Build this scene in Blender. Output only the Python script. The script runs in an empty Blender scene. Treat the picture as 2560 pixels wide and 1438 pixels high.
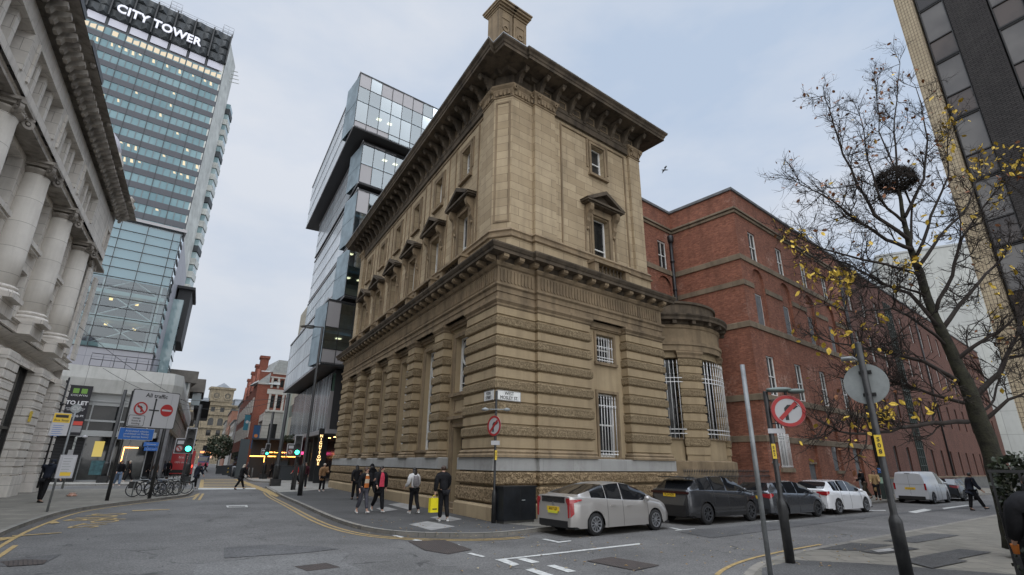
import bpy, bmesh, math, random
from mathutils import Vector, Matrix
rad = math.radians
random.seed(7)
S = bpy.context.scene
COL = S.collection
PI = math.pi

# ---------------------------------------------------------------- camera
FPX, CX, CY, CH = 1280.0, 1280.0, 719.0, 1.75
_sl, _hz0 = 0.0128, 1150 - 0.0128 * 495
_n = math.sqrt(1 + _sl * _sl)
_d = (_hz0 + _sl * CX - CY) / _n
_D = FPX * FPX / _d
UP = Vector((_sl / _n * _D, _D / _n, -FPX)).normalized()
_fw = Vector((0, 0, -1))
YV = (_fw - UP * _fw.dot(UP)).normalized()
XV = YV.cross(UP)
RM = Matrix((XV, YV, UP))
cam = bpy.data.cameras.new('camera')
cam.sensor_width = 36
cam.lens = 18.0
cam.clip_end = 3000
cam.clip_start = 0.05
camo = bpy.data.objects.new('camera', cam)
COL.objects.link(camo)
camo.matrix_world = Matrix.Translation((0, 0, CH)) @ RM.to_4x4()
S.camera = camo

def ray(px, py):
 return (RM @ Vector((px - CX, -(py - CY), -FPX))).normalized()
def G(px, py, z=0.0):
 """point of the level z seen at a pixel of the photograph (survey helper)"""
 r = ray(px, py)
 t = (z - CH) / r.z
 return Vector((r.x * t, r.y * t, z))
def bear(px, py=1165):
 r = ray(px, py)
 return Vector((r.x, r.y)).normalized()

# ---------------------------------------------------------------- world
SUN_EL, SUN_ROT = rad(42), rad(162)
w = bpy.data.worlds.new("World")
S.world = w
w.use_nodes = True
nt = w.node_tree
for n_ in list(nt.nodes):
 nt.nodes.remove(n_)
N = nt.nodes.new
out = N('ShaderNodeOutputWorld'); bg = N('ShaderNodeBackground')
sky = N('ShaderNodeTexSky'); sky.sky_type = 'NISHITA'; sky.sun_disc = False
sky.sun_elevation = SUN_EL; sky.sun_rotation = SUN_ROT
tc = N('ShaderNodeTexCoord'); mp = N('ShaderNodeMapping')
mp.inputs['Scale'].default_value = (1.0, 1.0, 2.4)
nz = N('ShaderNodeTexNoise'); nz.inputs['Scale'].default_value = 1.7; nz.inputs['Detail'].default_value = 6
nz.inputs['Roughness'].default_value = 0.55
cr = N('ShaderNodeValToRGB')
cr.color_ramp.elements[0].position = 0.36; cr.color_ramp.elements[0].color = (4.3, 5.15, 6.45, 1)
cr.color_ramp.elements[1].position = 0.66; cr.color_ramp.elements[1].color = (6.3, 6.6, 7.15, 1)
sep = N('ShaderNodeSeparateXYZ')
zr = N('ShaderNodeMapRange'); zr.inputs[1].default_value = 0.80; zr.inputs[2].default_value = 1.0
zr.inputs[3].default_value = 1.0; zr.inputs[4].default_value = 5.5
hr = N('ShaderNodeMapRange'); hr.inputs[1].default_value = 0.0; hr.inputs[2].default_value = 0.5
hr.inputs[3].default_value = 0.84; hr.inputs[4].default_value = 1.0
mu = N('ShaderNodeMath'); mu.operation = 'MULTIPLY'
mix = N('ShaderNodeMix'); mix.data_type = 'RGBA'; mix.inputs[0].default_value = 0.9
sc = N('ShaderNodeVectorMath'); sc.operation = 'SCALE'
L = nt.links.new
gx_ = N('ShaderNodeMath'); gx_.operation = 'MULTIPLY_ADD'; gx_.inputs[1].default_value = -0.16
L(tc.outputs['Generated'], mp.inputs[0]); L(mp.outputs[0], nz.inputs['Vector']); L(sep.outputs[0], gx_.inputs[0]); L(nz.outputs[0], gx_.inputs[2]); L(gx_.outputs[0], cr.inputs[0])
L(tc.outputs['Generated'], sep.inputs[0]); L(sep.outputs[2], zr.inputs[0]); L(sep.outputs[2], hr.inputs[0])
L(zr.outputs[0], mu.inputs[0]); L(hr.outputs[0], mu.inputs[1])
L(sky.outputs[0], mix.inputs[6]); L(cr.outputs[0], mix.inputs[7])
L(mix.outputs[2], sc.inputs[0]); L(mu.outputs[0], sc.inputs['Scale'])
L(sc.outputs[0], bg.inputs[0]); bg.inputs[1].default_value = 0.1
L(bg.outputs[0], out.inputs[0])

sl_ = bpy.data.lights.new('sun', 'SUN'); sl_.energy = 2.1; sl_.angle = rad(115); sl_.color = (1.0, 0.97, 0.92)
so = bpy.data.objects.new('sun', sl_); COL.objects.link(so)
_az = rad(162)   # light comes from behind the camera
_sd = Vector((math.sin(_az) * math.cos(SUN_EL), math.cos(_az) * math.cos(SUN_EL), math.sin(SUN_EL)))
so.rotation_euler = _sd.to_track_quat('Z', 'Y').to_euler()
sky.sun_rotation = _az
S.view_settings.view_transform = 'Standard'
S.view_settings.look = 'None'
S.view_settings.exposure = 0.30
S.view_settings.gamma = 1.0

# ---------------------------------------------------------------- materials
MC = {}
def _base(name):
 m = bpy.data.materials.new(name); m.use_nodes = True
 nt = m.node_tree
 return m, nt, nt.nodes['Principled BSDF']
def flat(name, col, rough=0.6, metal=0.0, var=0.0, scale=3.0, bump=0.0, bscale=30, coat=0.0, spec=0.5, emit=None, es=1.0, noisecol=None):
 if name in MC: return MC[name]
 m, nt, b = _base(name)
 b.inputs['Base Color'].default_value = (*col, 1)
 b.inputs['Roughness'].default_value = rough
 b.inputs['Metallic'].default_value = metal
 b.inputs['Specular IOR Level'].default_value = spec
 if coat: b.inputs['Coat Weight'].default_value = coat; b.inputs['Coat Roughness'].default_value = 0.05
 if emit: b.inputs['Emission Color'].default_value = (*emit, 1); b.inputs['Emission Strength'].default_value = es
 if var or bump:
  g = nt.nodes.new('ShaderNodeNewGeometry')
 if var:
  nz = nt.nodes.new('ShaderNodeTexNoise'); nz.inputs['Scale'].default_value = scale; nz.inputs['Detail'].default_value = 8
  nz.inputs['Roughness'].default_value = 0.65
  nt.links.new(g.outputs['Position'], nz.inputs['Vector'])
  cr = nt.nodes.new('ShaderNodeValToRGB')
  c2 = noisecol or tuple(min(1, c * (1 + var)) for c in col)
  c1 = tuple(c * (1 - var) for c in col)
  cr.color_ramp.elements[0].position = 0.32; cr.color_ramp.elements[0].color = (*c1, 1)
  cr.color_ramp.elements[1].position = 0.68; cr.color_ramp.elements[1].color = (*c2, 1)
  nt.links.new(nz.outputs[0], cr.inputs[0]); nt.links.new(cr.outputs[0], b.inputs['Base Color'])
 if bump:
  nb = nt.nodes.new('ShaderNodeTexNoise'); nb.inputs['Scale'].default_value = bscale; nb.inputs['Detail'].default_value = 5
  nt.links.new(g.outputs['Position'], nb.inputs['Vector'])
  bp = nt.nodes.new('ShaderNodeBump'); bp.inputs['Strength'].default_value = bump; bp.inputs['Distance'].default_value = 0.02
  nt.links.new(nb.outputs[0], bp.inputs['Height']); nt.links.new(bp.outputs[0], b.inputs['Normal'])
 MC[name] = m
 return m

def masonry(name, c1, c2, mortar, bw, bh, ms=0.01, rough=0.85, grime=0.35, gcol=(0.05, 0.045, 0.04), bump=0.4,
   off=0.5, patch=0.0, pcol=(0.5, 0.4, 0.35), brickvar=0.0, streak=0.5, carve=0.0):
 """block or brick courses laid out along UV (metres), with weather stains"""
 if name in MC: return MC[name]
 m, nt, b = _base(name)
 Nn = nt.nodes.new; Lk = nt.links.new
 uv = Nn('ShaderNodeUVMap'); uv.uv_map = 'UVMap'
 g = Nn('ShaderNodeNewGeometry')
 br = Nn('ShaderNodeTexBrick')
 br.offset = off
 br.inputs['Scale'].default_value = 1.0
 br.inputs['Brick Width'].default_value = bw; br.inputs['Row Height'].default_value = bh
 br.inputs['Mortar Size'].default_value = ms; br.inputs['Mortar Smooth'].default_value = 0.3
 br.inputs['Bias'].default_value = 0.0
 br.inputs['Color1'].default_value = (*c1, 1); br.inputs['Color2'].default_value = (*c2, 1)
 br.inputs['Mortar'].default_value = (*mortar, 1)
 Lk(uv.outputs[0], br.inputs['Vector'])
 nz = Nn('ShaderNodeTexNoise'); nz.inputs['Scale'].default_value = 0.9; nz.inputs['Detail'].default_value = 9
 nz.inputs['Roughness'].default_value = 0.7
 Lk(g.outputs['Position'], nz.inputs['Vector'])
 mp = Nn('ShaderNodeMapping'); mp.inputs['Scale'].default_value = (2.2, 2.2, 0.22)
 Lk(g.outputs['Position'], mp.inputs[0])
 ns = Nn('ShaderNodeTexNoise'); ns.inputs['Scale'].default_value = 1.3; ns.inputs['Detail'].default_value = 7
 Lk(mp.outputs[0], ns.inputs['Vector'])
 def ramp(src, a, bb, lo=0.0, hi=1.0):
  r = Nn('ShaderNodeMapRange'); r.inputs[1].default_value = a; r.inputs[2].default_value = bb
  r.inputs[3].default_value = lo; r.inputs[4].default_value = hi
  Lk(src, r.inputs[0]); return r.outputs[0]
 def mixc(f, a, bcol):
  x = Nn('ShaderNodeMix'); x.data_type = 'RGBA'; Lk(f, x.inputs[0]); Lk(a, x.inputs[6])
  if isinstance(bcol, tuple): x.inputs[7].default_value = (*bcol, 1)
  else: Lk(bcol, x.inputs[7])
  return x.outputs[2]
 col = br.outputs['Color']
 if brickvar:
  n3 = Nn('ShaderNodeTexNoise'); n3.inputs['Scale'].default_value = 5.0; n3.inputs['Detail'].default_value = 4
  mp3 = Nn('ShaderNodeMapping'); mp3.inputs['Scale'].default_value = (1.0, 1.0, 3.0)
  Lk(g.outputs['Position'], mp3.inputs[0]); Lk(mp3.outputs[0], n3.inputs['Vector'])
  col = mixc(ramp(n3.outputs[0], 0.5, 0.7, 0, brickvar), col, tuple(c * 0.45 for c in c1))
 if patch:
  n4 = Nn('ShaderNodeTexNoise'); n4.inputs['Scale'].default_value = 0.55; n4.inputs['Detail'].default_value = 7
  Lk(g.outputs['Position'], n4.inputs['Vector'])
  n5 = Nn('ShaderNodeTexNoise'); n5.inputs['Scale'].default_value = 7.0; n5.inputs['Detail'].default_value = 3
  Lk(g.outputs['Position'], n5.inputs['Vector'])
  mm = Nn('ShaderNodeMath'); mm.operation = 'MULTIPLY'
  Lk(ramp(n4.outputs[0], 0.55, 0.7, 0, patch), mm.inputs[0]); Lk(ramp(n5.outputs[0], 0.45, 0.6), mm.inputs[1])
  col = mixc(mm.outputs[0], col, pcol)
 col = mixc(ramp(nz.outputs[0], 0.42, 0.75, 0, grime), col, gcol)
 col = mixc(ramp(ns.outputs[0], 0.5, 0.78, 0, grime * streak * 2), col, gcol)
 Lk(col, b.inputs['Base Color'])
 b.inputs['Roughness'].default_value = rough
 b.inputs['Specular IOR Level'].default_value = 0.25
 bp = Nn('ShaderNodeBump'); bp.inputs['Strength'].default_value = bump; bp.inputs['Distance'].default_value = 0.02; bp.invert = True
 Lk(br.outputs['Fac'], bp.inputs['Height'])
 nf = Nn('ShaderNodeTexNoise'); nf.inputs['Scale'].default_value = 25; nf.inputs['Detail'].default_value = 6
 Lk(g.outputs['Position'], nf.inputs['Vector'])
 bp2 = Nn('ShaderNodeBump'); bp2.inputs['Strength'].default_value = 0.25 + carve; bp2.inputs['Distance'].default_value = 0.015
 Lk(nf.outputs[0], bp2.inputs['Height']); Lk(bp.outputs[0], bp2.inputs['Normal'])
 Lk(bp2.outputs[0], b.inputs['Normal'])
 MC[name] = m
 return m

def vermic(name, c1, c2, scale=11.0, dist=0.06, hollow=.62):
 """worm-track or rock-faced stone: deep irregular relief"""
 if name in MC: return MC[name]
 m, nt, b = _base(name)
 Nn = nt.nodes.new; Lk = nt.links.new
 g = Nn('ShaderNodeNewGeometry')
 n1 = Nn('ShaderNodeTexNoise'); n1.inputs['Scale'].default_value = scale; n1.inputs['Detail'].default_value = 2.5
 n1.inputs['Distortion'].default_value = 1.4
 Lk(g.outputs['Position'], n1.inputs['Vector'])
 mr = Nn('ShaderNodeMapRange'); mr.inputs[1].default_value = 0.40; mr.inputs[2].default_value = 0.56
 Lk(n1.outputs[0], mr.inputs[0])
 n2 = Nn('ShaderNodeTexNoise'); n2.inputs['Scale'].default_value = 0.8; n2.inputs['Detail'].default_value = 8
 Lk(g.outputs['Position'], n2.inputs['Vector'])
 cr = Nn('ShaderNodeValToRGB')
 cr.color_ramp.elements[0].position = 0.3; cr.color_ramp.elements[0].color = (*c1, 1)
 cr.color_ramp.elements[1].position = 0.7; cr.color_ramp.elements[1].color = (*c2, 1)
 Lk(n2.outputs[0], cr.inputs[0])
 mx = Nn('ShaderNodeMix'); mx.data_type = 'RGBA'
 mx.inputs[6].default_value = (c1[0] * hollow, c1[1] * hollow * .97, c1[2] * hollow * .93, 1)     # hollows coloured darker than the raised stone
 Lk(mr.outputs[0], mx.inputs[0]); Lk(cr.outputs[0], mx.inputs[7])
 Lk(mx.outputs[2], b.inputs['Base Color'])
 b.inputs['Roughness'].default_value = 0.9; b.inputs['Specular IOR Level'].default_value = 0.2
 bp = Nn('ShaderNodeBump'); bp.inputs['Strength'].default_value = 0.9; bp.inputs['Distance'].default_value = dist
 Lk(mr.outputs[0], bp.inputs['Height']); Lk(bp.outputs[0], b.inputs['Normal'])
 MC[name] = m
 return m

def glass(name, col=(0.02, 0.025, 0.03), rough=0.04, var=0.0, vcol=None, scale=1.0, spec=0.8, metal=0.0, wav=0.0):
 if name in MC: return MC[name]
 m, nt, b = _base(name)
 b.inputs['Base Color'].default_value = (*col, 1); b.inputs['Roughness'].default_value = rough
 b.inputs['Specular IOR Level'].default_value = spec; b.inputs['Metallic'].default_value = metal
 Nn = nt.nodes.new; Lk = nt.links.new
 g = Nn('ShaderNodeNewGeometry')
 if var:
  nz = Nn('ShaderNodeTexNoise'); nz.inputs['Scale'].default_value = scale; nz.inputs['Detail'].default_value = 3
  Lk(g.outputs['Position'], nz.inputs['Vector'])
  cr = Nn('ShaderNodeValToRGB'); cr.color_ramp.elements[0].position = 0.38; cr.color_ramp.elements[1].position = 0.62
  cr.color_ramp.elements[0].color = (*col, 1); cr.color_ramp.elements[1].color = (*(vcol or (0.1, 0.12, 0.13)), 1)
  Lk(nz.outputs[0], cr.inputs[0]); Lk(cr.outputs[0], b.inputs['Base Color'])
 n2 = Nn('ShaderNodeTexNoise'); n2.inputs['Scale'].default_value = 0.7
 Lk(g.outputs['Position'], n2.inputs['Vector'])
 bp = Nn('ShaderNodeBump'); bp.inputs['Strength'].default_value = 0.06 + wav; bp.inputs['Distance'].default_value = 0.05
 Lk(n2.outputs[0], bp.inputs['Height']); Lk(bp.outputs[0], b.inputs['Normal'])
 MC[name] = m
 return m

def clearglass(name, tint=(0.5, 0.6, 0.62), refl=0.35):
 """see-through curtain-wall glass: tinted transparency plus a mirror part that grows at grazing angles"""
 if name in MC: return MC[name]
 m = bpy.data.materials.new(name); m.use_nodes = True; nt = m.node_tree
 for n_ in list(nt.nodes): nt.nodes.remove(n_)
 Nn = nt.nodes.new; Lk = nt.links.new
 o = Nn('ShaderNodeOutputMaterial'); tr = Nn('ShaderNodeBsdfTransparent'); tr.inputs[0].default_value = (*tint, 1)
 gl = Nn('ShaderNodeBsdfGlossy'); gl.inputs['Roughness'].default_value = 0.03; gl.inputs[0].default_value = (0.85, 0.93, 0.97, 1)
 lw = Nn('ShaderNodeLayerWeight'); lw.inputs[0].default_value = 0.3
 mr = Nn('ShaderNodeMapRange'); mr.inputs[3].default_value = refl; mr.inputs[4].default_value = 1.0
 mx = Nn('ShaderNodeMixShader')
 Lk(lw.outputs['Fresnel'], mr.inputs[0]); Lk(mr.outputs[0], mx.inputs[0]); Lk(tr.outputs[0], mx.inputs[1]); Lk(gl.outputs[0], mx.inputs[2])
 Lk(mx.outputs[0], o.inputs[0])
 MC[name] = m
 return m
def glow(name, col, st):
 if name in MC: return MC[name]
 return flat(name, (0.1, 0.1, 0.1), emit=col, es=st)

# ---------------------------------------------------------------- mesh kit
class Fr:
 """upright working frame: a along, b outward, c up"""
 def __init__(s, o, d, side=1):
  s.o = Vector((o[0], o[1], o[2] if len(o) > 2 else 0.0)); d = Vector(d[:2]).normalized()
  s.d = Vector((d.x, d.y, 0)); s.n = Vector((-d.y, d.x, 0)) * side; s.side = side
 def __call__(s, a, b, c=0.0):
  return s.o + s.d * a + s.n * b + Vector((0, 0, c))
 def xy(s, a, b):
  p = s(a, b); return (p.x, p.y)
 def M(s, a=0, b=0, c=0):
  """matrix: local x along, local -y outward, z up (right-handed)"""
  x = s.d * s.side
  y = -s.n
  if x.cross(y).z < 0: x = -x
  m = Matrix.Identity(4)
  m.col[0][:3] = x; m.col[1][:3] = y; m.col[2][:3] = (0, 0, 1); m.col[3][:3] = s(a, b, c)
  return m
ID = Fr((0, 0, 0), (1, 0))
class IDN(Fr): pass
class MB:
 def __init__(s): s.v = []; s.f = []; s.m = []; s.s = []
 def add(s, vs, fs, mi=0, sm=False):
  k = len(s.v); s.v += [Vector(v) for v in vs]
  for f in fs:
   s.f.append(tuple(i + k for i in f)); s.m.append(mi); s.s.append(sm)
  return s
 def quad(s, a, b, c, d, mi=0): return s.add([a, b, c, d], [(0, 1, 2, 3)], mi)
 def box(s, F, a0, a1, b0, b1, c0, c1, mi=0):
  P = [F(a, b, c) for c in (c0, c1) for b in (b0, b1) for a in (a0, a1)]
  return s.add(P, [(0, 1, 3, 2), (4, 6, 7, 5), (0, 4, 5, 1), (1, 5, 7, 3), (3, 7, 6, 2), (2, 6, 4, 0)], mi)
 def bevbox(s, F, a0, a1, b0, b1, c0, c1, e=0.03, mi=0):
  """box whose upright outline corners are cut by e"""
  pts = [(a0 + e, b0), (a1 - e, b0), (a1, b0 + e), (a1, b1 - e), (a1 - e, b1), (a0 + e, b1), (a0, b1 - e), (a0, b0 + e)]
  return s.prism([F(a, b, 0) for a, b in pts], c0 + F.o.z * 0, c1, mi, z0add=F.o.z)
 def prism(s, pts, z0, z1, mi=0, z0add=0.0):
  n = len(pts)
  V = [(p[0], p[1], z0 + z0add) for p in pts] + [(p[0], p[1], z1 + z0add) for p in pts]
  F_ = [tuple(range(n - 1, -1, -1)), tuple(range(n, 2 * n))] + [(i, (i + 1) % n, (i + 1) % n + n, i + n) for i in range(n)]
  return s.add(V, F_, mi)
 def extr(s, F, pts, b0, b1, mi=0):
  """outline (a,c) in a facade plane given thickness b0..b1"""
  n = len(pts)
  V = [F(a, b0, c) for a, c in pts] + [F(a, b1, c) for a, c in pts]
  F_ = [tuple(range(n - 1, -1, -1)), tuple(range(n, 2 * n))] + [(i, (i + 1) % n, (i + 1) % n + n, i + n) for i in range(n)]
  return s.add(V, F_, mi)
 def sweep(s, path, prof, closed=False, mi=0, caps=True, sm=False):
  """profile (out, z) along a plan path; outward is on the right-hand side"""
  P = [Vector((p[0], p[1])) for p in path]; n = len(P)
  offs = []
  for i in range(n):
   if closed or 0 < i < n - 1:
    d0 = (P[i] - P[i - 1]).normalized(); d1_ = (P[(i + 1) % n] - P[i]).normalized()
    n0 = Vector((d0.y, -d0.x)); n1_ = Vector((d1_.y, -d1_.x))
    h = n0 + n1_
    offs.append(h / max(0.3, h.length_squared / 2))
   else:
    d0 = (P[1] - P[0] if i == 0 else P[-1] - P[-2]).normalized()
    offs.append(Vector((d0.y, -d0.x)))
  k = len(prof); V = []
  for i in range(n):
   for o, z in prof:
    q = P[i] + offs[i] * o; V.append((q.x, q.y, z))
  F_ = []
  for i in range(n if closed else n - 1):
   j = (i + 1) % n
   for t in range(k - 1):
    F_.append((i * k + t, j * k + t, j * k + t + 1, i * k + t + 1))
  if caps and not closed:
   F_.append(tuple(range(k))); F_.append(tuple((n - 1) * k + t for t in range(k - 1, -1, -1)))
  return s.add(V, F_, mi, sm)
 def tube(s, pts, r, n=8, mi=0, sm=True, caps=True):
  P = [Vector(p) for p in pts]; rr = r if isinstance(r, (list, tuple)) else [r] * len(P)
  V = []; up = Vector((0, 0, 1)); prev = None
  for i, p in enumerate(P):
   t = (P[min(i + 1, len(P) - 1)] - P[max(i - 1, 0)])
   t = t.normalized() if t.length > 1e-9 else Vector((0, 0, 1))
   if prev is None:
    a = Vector((1, 0, 0)) if abs(t.z) > 0.9 else up.cross(t).normalized()
   else: a = prev
   a = (a - t * a.dot(t)).normalized(); prev = a; b = t.cross(a)
   for k in range(n):
    an = 2 * PI * k / n; V.append(p + (a * math.cos(an) + b * math.sin(an)) * rr[i])
  F_ = [(i * n + k, i * n + (k + 1) % n, (i + 1) * n + (k + 1) % n, (i + 1) * n + k) for i in range(len(P) - 1) for k in range(n)]
  if caps: F_ += [tuple(range(n - 1, -1, -1)), tuple((len(P) - 1) * n + k for k in range(n))]
  return s.add(V, F_, mi, sm)
 def lathe(s, c, prof, n=16, mi=0, sm=True, a0=0.0, a1=2 * PI, sx=1.0, sy=1.0):
  full = abs(a1 - a0 - 2 * PI) < 1e-6; m_ = n if full else n + 1
  c = Vector(c); V = []
  for r_, z in prof:
   for k in range(m_):
    an = a0 + (a1 - a0) * k / n; V.append((c.x + r_ * sx * math.cos(an), c.y + r_ * sy * math.sin(an), c.z + z))
  F_ = [(t * m_ + k, t * m_ + (k + 1) % m_, (t + 1) * m_ + (k + 1) % m_, (t + 1) * m_ + k) for t in range(len(prof) - 1) for k in range(n)]
  if full: F_ += [tuple(range(m_ - 1, -1, -1)), tuple((len(prof) - 1) * m_ + k for k in range(m_))]
  return s.add(V, F_, mi, sm)
 def disc(s, F, a, c, r, b0, b1, n=24, mi=0):
  return s.extr(F, [(a + r * math.cos(2 * PI * k / n), c + r * math.sin(2 * PI * k / n)) for k in range(n)], b0, b1, mi)
 def ring(s, F, a, c, r0, r1, b0, b1, n=28, mi=0, sa=1.0, t0=0.0, t1=2 * PI):
  full = abs(t1 - t0 - 2 * PI) < 1e-6; m_ = n if full else n + 1
  V = []
  for k in range(m_):
   t = t0 + (t1 - t0) * k / n; ca, sn = math.cos(t) * sa, math.sin(t)
   V += [F(a + r0 * ca, b0, c + r0 * sn), F(a + r1 * ca, b0, c + r1 * sn), F(a + r1 * ca, b1, c + r1 * sn), F(a + r0 * ca, b1, c + r0 * sn)]
  F_ = []
  for k in range(n):
   j = (k + 1) % m_
   for q in range(4): F_.append((k * 4 + q, k * 4 + (q + 1) % 4, j * 4 + (q + 1) % 4, j * 4 + q))
  if not full: F_ += [(0, 1, 2, 3), tuple(n * 4 + q for q in (3, 2, 1, 0))]
  return s.add(V, F_, mi)
 def loft(s, rings, mi=0, sm=True, caps=True):
  n = len(rings[0]); V = [v for r in rings for v in r]
  F_ = [(i * n + k, i * n + (k + 1) % n, (i + 1) * n + (k + 1) % n, (i + 1) * n + k) for i in range(len(rings) - 1) for k in range(n)]
  if caps: F_ += [tuple(range(n - 1, -1, -1)), tuple((len(rings) - 1) * n + k for k in range(n))]
  return s.add(V, F_, mi, sm)
 def wall(s, F, a0, a1, b, c0, c1, holes, depth, mi=0, rmi=None):
  """wall skin with rectangular openings and their reveals going in by depth"""
  xs = sorted({a0, a1} | {h[0] for h in holes} | {h[1] for h in holes}); zs = sorted({c0, c1} | {h[2] for h in holes} | {h[3] for h in holes})
  xs = [x for x in xs if a0 - 1e-6 <= x <= a1 + 1e-6]; zs = [z for z in zs if c0 - 1e-6 <= z <= c1 + 1e-6]
  for i in range(len(xs) - 1):
   run = None
   for j in range(len(zs) - 1):
    xm, zm = (xs[i] + xs[i + 1]) / 2, (zs[j] + zs[j + 1]) / 2
    if any(h[0] < xm < h[1] and h[2] < zm < h[3] for h in holes): continue
    s.quad(F(xs[i], b, zs[j]), F(xs[i + 1], b, zs[j]), F(xs[i + 1], b, zs[j + 1]), F(xs[i], b, zs[j + 1]), mi)
  r = mi if rmi is None else rmi
  for h in holes:
   h0, h1, z0, z1 = h[:4]
   for p, q in (((h0, z0), (h1, z0)), ((h1, z0), (h1, z1)), ((h1, z1), (h0, z1)), ((h0, z1), (h0, z0))):
    s.quad(F(p[0], b, p[1]), F(q[0], b, q[1]), F(q[0], b - depth, q[1]), F(p[0], b - depth, p[1]), r)
  return s
 def build(s, name, mats, parent=None, M=None, recalc=True, smooth_all=None):
  me = bpy.data.meshes.new(name)
  me.from_pydata([tuple(v) for v in s.v], [], s.f)
  if not isinstance(mats, (list, tuple)): mats = [mats]
  for m_ in mats: me.materials.append(m_)
  if recalc:
   bm = bmesh.new(); bm.from_mesh(me)
   # indices kept per face before recalculation
   bm.faces.ensure_lookup_table()
   for f, mi, sm in zip(bm.faces, s.m, s.s): f.material_index = min(mi, len(mats) - 1); f.smooth = sm
   bmesh.ops.recalc_face_normals(bm, faces=bm.faces)
   bm.to_mesh(me); bm.free()
  else:
   me.polygons.foreach_set('material_index', [min(mi, len(mats) - 1) for mi in s.m]); me.polygons.foreach_set('use_smooth', s.s)
  autouv(me)
  o = bpy.data.objects.new(name, me); COL.objects.link(o)
  place(o, parent, M)
  return o
def autouv(me):
 uvl = me.uv_layers.new(name='UVMap'); data = [0.0] * (2 * len(me.loops)); V = me.vertices
 for p in me.polygons:
  n = p.normal
  if abs(n.z) < 0.75:
   t = Vector((-n.y, n.x, 0)).normalized()
   if abs(t.x) > abs(t.y):
    if t.x < 0: t = -t
   elif t.y < 0: t = -t
   for li in p.loop_indices:
    co = V[me.loops[li].vertex_index].co; data[2 * li] = co.x * t.x + co.y * t.y; data[2 * li + 1] = co.z
  else:
   for li in p.loop_indices:
    co = V[me.loops[li].vertex_index].co; data[2 * li] = co.x; data[2 * li + 1] = co.y
 uvl.data.foreach_set('uv', data)
def place(o, parent=None, M=None):
 if parent is not None:
  o.parent = parent
  # parts are drawn in world or in the thing's own space; own-space things stand at the origin while built
  o.matrix_parent_inverse = parent['_inv_m'] if False else Matrix.Translation(-Vector(WLOC.get(parent.name, (0, 0, 0))))
 if M is not None: o.matrix_basis = M
WLOC = {}
def thing(name, label, cat, loc=(0, 0, 0), group=None, kind=None):
 o = bpy.data.objects.new(name, None); COL.objects.link(o); o.location = loc; o.empty_display_size = 0.3
 WLOC[o.name] = tuple(loc)
 tag(o, label, cat, group, kind)
 return o
def tag(o, label=None, cat=None, group=None, kind=None):
 if label: o['label'] = label
 if cat: o['category'] = cat
 if group: o['group'] = group
 if kind: o['kind'] = kind
 return o
def kids(o): return [c for c in KID.get(o.name, [])]
KID = {}
def dup(o, parent=None):
 """copy of a thing with copies of its parts and sub-parts"""
 c = o.copy(); COL.objects.link(c)
 if parent is not None: c.parent = parent
 for ch in o.children: dup(ch, c)
 return c
def linked(me_obj, parent, M, name=None):
 c = me_obj.copy(); COL.objects.link(c)
 if name: c.name = name
 place(c, parent, M)
 for ch in me_obj.children:
  k = ch.copy(); COL.objects.link(k); k.parent = c; k.matrix_parent_inverse = Matrix.Identity(4); k.matrix_basis = ch.matrix_basis
 return c
def text(body, size, m, parent, M, name='lettering', align='CENTER', ext=0.004, bold=0.0, sx=1.0, sp=1.0, ls=1.0):
 cu = bpy.data.curves.new(name, 'FONT'); cu.body = body; cu.size = size; cu.align_x = align; cu.align_y = 'CENTER'
 cu.extrude = ext; cu.offset = bold; cu.space_character = sp; cu.space_line = ls; cu.resolution_u = 3
 o = bpy.data.objects.new(name, cu); COL.objects.link(o)
 dg = bpy.context.evaluated_depsgraph_get(); dg.update()
 me = bpy.data.meshes.new_from_object(o.evaluated_get(dg)); bpy.data.objects.remove(o); bpy.data.curves.remove(cu)
 me.materials.clear(); me.materials.append(m)
 o = bpy.data.objects.new(name, me); COL.objects.link(o)
 T = M @ Matrix.Rotation(PI / 2, 4, 'X') @ Matrix.Diagonal((sx, 1, 1, 1))
 place(o, parent, T)
 return o

# survey: the corner of the old bank and the two street directions
c0 = G(1231, 1303)
D1 = bear(495, 1150); D2 = bear(3000, 1185)
FL = Fr(c0, D1, 1)        # bank front on the long street, runs away from the corner
FR = Fr(c0, D2, -1)       # bank front on the side street
ZR = -0.10                # level of the carriageway; pavements are at 0

# common materials
M_stone = masonry('ashlar sandstone', (0.47, 0.375, 0.25), (0.36, 0.28, 0.18), (0.17, 0.125, 0.08), 1.15, 0.385, 0.009, grime=0.34, gcol=(0.12, 0.092, 0.065), bump=0.5)
M_smooth = masonry('smooth sandstone', (0.42, 0.33, 0.21), (0.35, 0.27, 0.17), (0.22, 0.15, 0.08), 1.7, 50.0, 0.005, grime=0.30, gcol=(0.10, 0.072, 0.045), bump=0.3)
M_trim = masonry('weathered sandstone trim', (0.31, 0.235, 0.15), (0.26, 0.195, 0.125), (0.17, 0.125, 0.08), 2.2, 50.0, 0.004, grime=0.6, gcol=(0.055, 0.043, 0.032), bump=0.2)
M_soot_shade = masonry('soot and shade dark sandstone', (0.135, 0.105, 0.075), (0.10, 0.08, 0.058), (0.06, 0.045, 0.035), 2.2, 50.0, 0.004, grime=0.85, gcol=(0.022, 0.018, 0.015), bump=0.2)  # soot plus the shade on the cornice, both put into one dark stone colour
M_verm = vermic('vermiculated sandstone', (0.31, 0.24, 0.15), (0.40, 0.31, 0.195), 17, 0.03, .66)
M_rock = vermic('rock-faced sandstone', (0.34, 0.25, 0.15), (0.43, 0.32, 0.20), 10, 0.05, .5)
M_grey = masonry('grey granite band', (0.42, 0.42, 0.41), (0.35, 0.35, 0.34), (0.2, 0.2, 0.19), 1.5, 50.0, 0.006, grime=0.35, gcol=(0.2, 0.19, 0.18), bump=0.1, patch=.6, pcol=(.3, .29, .27))
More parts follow.
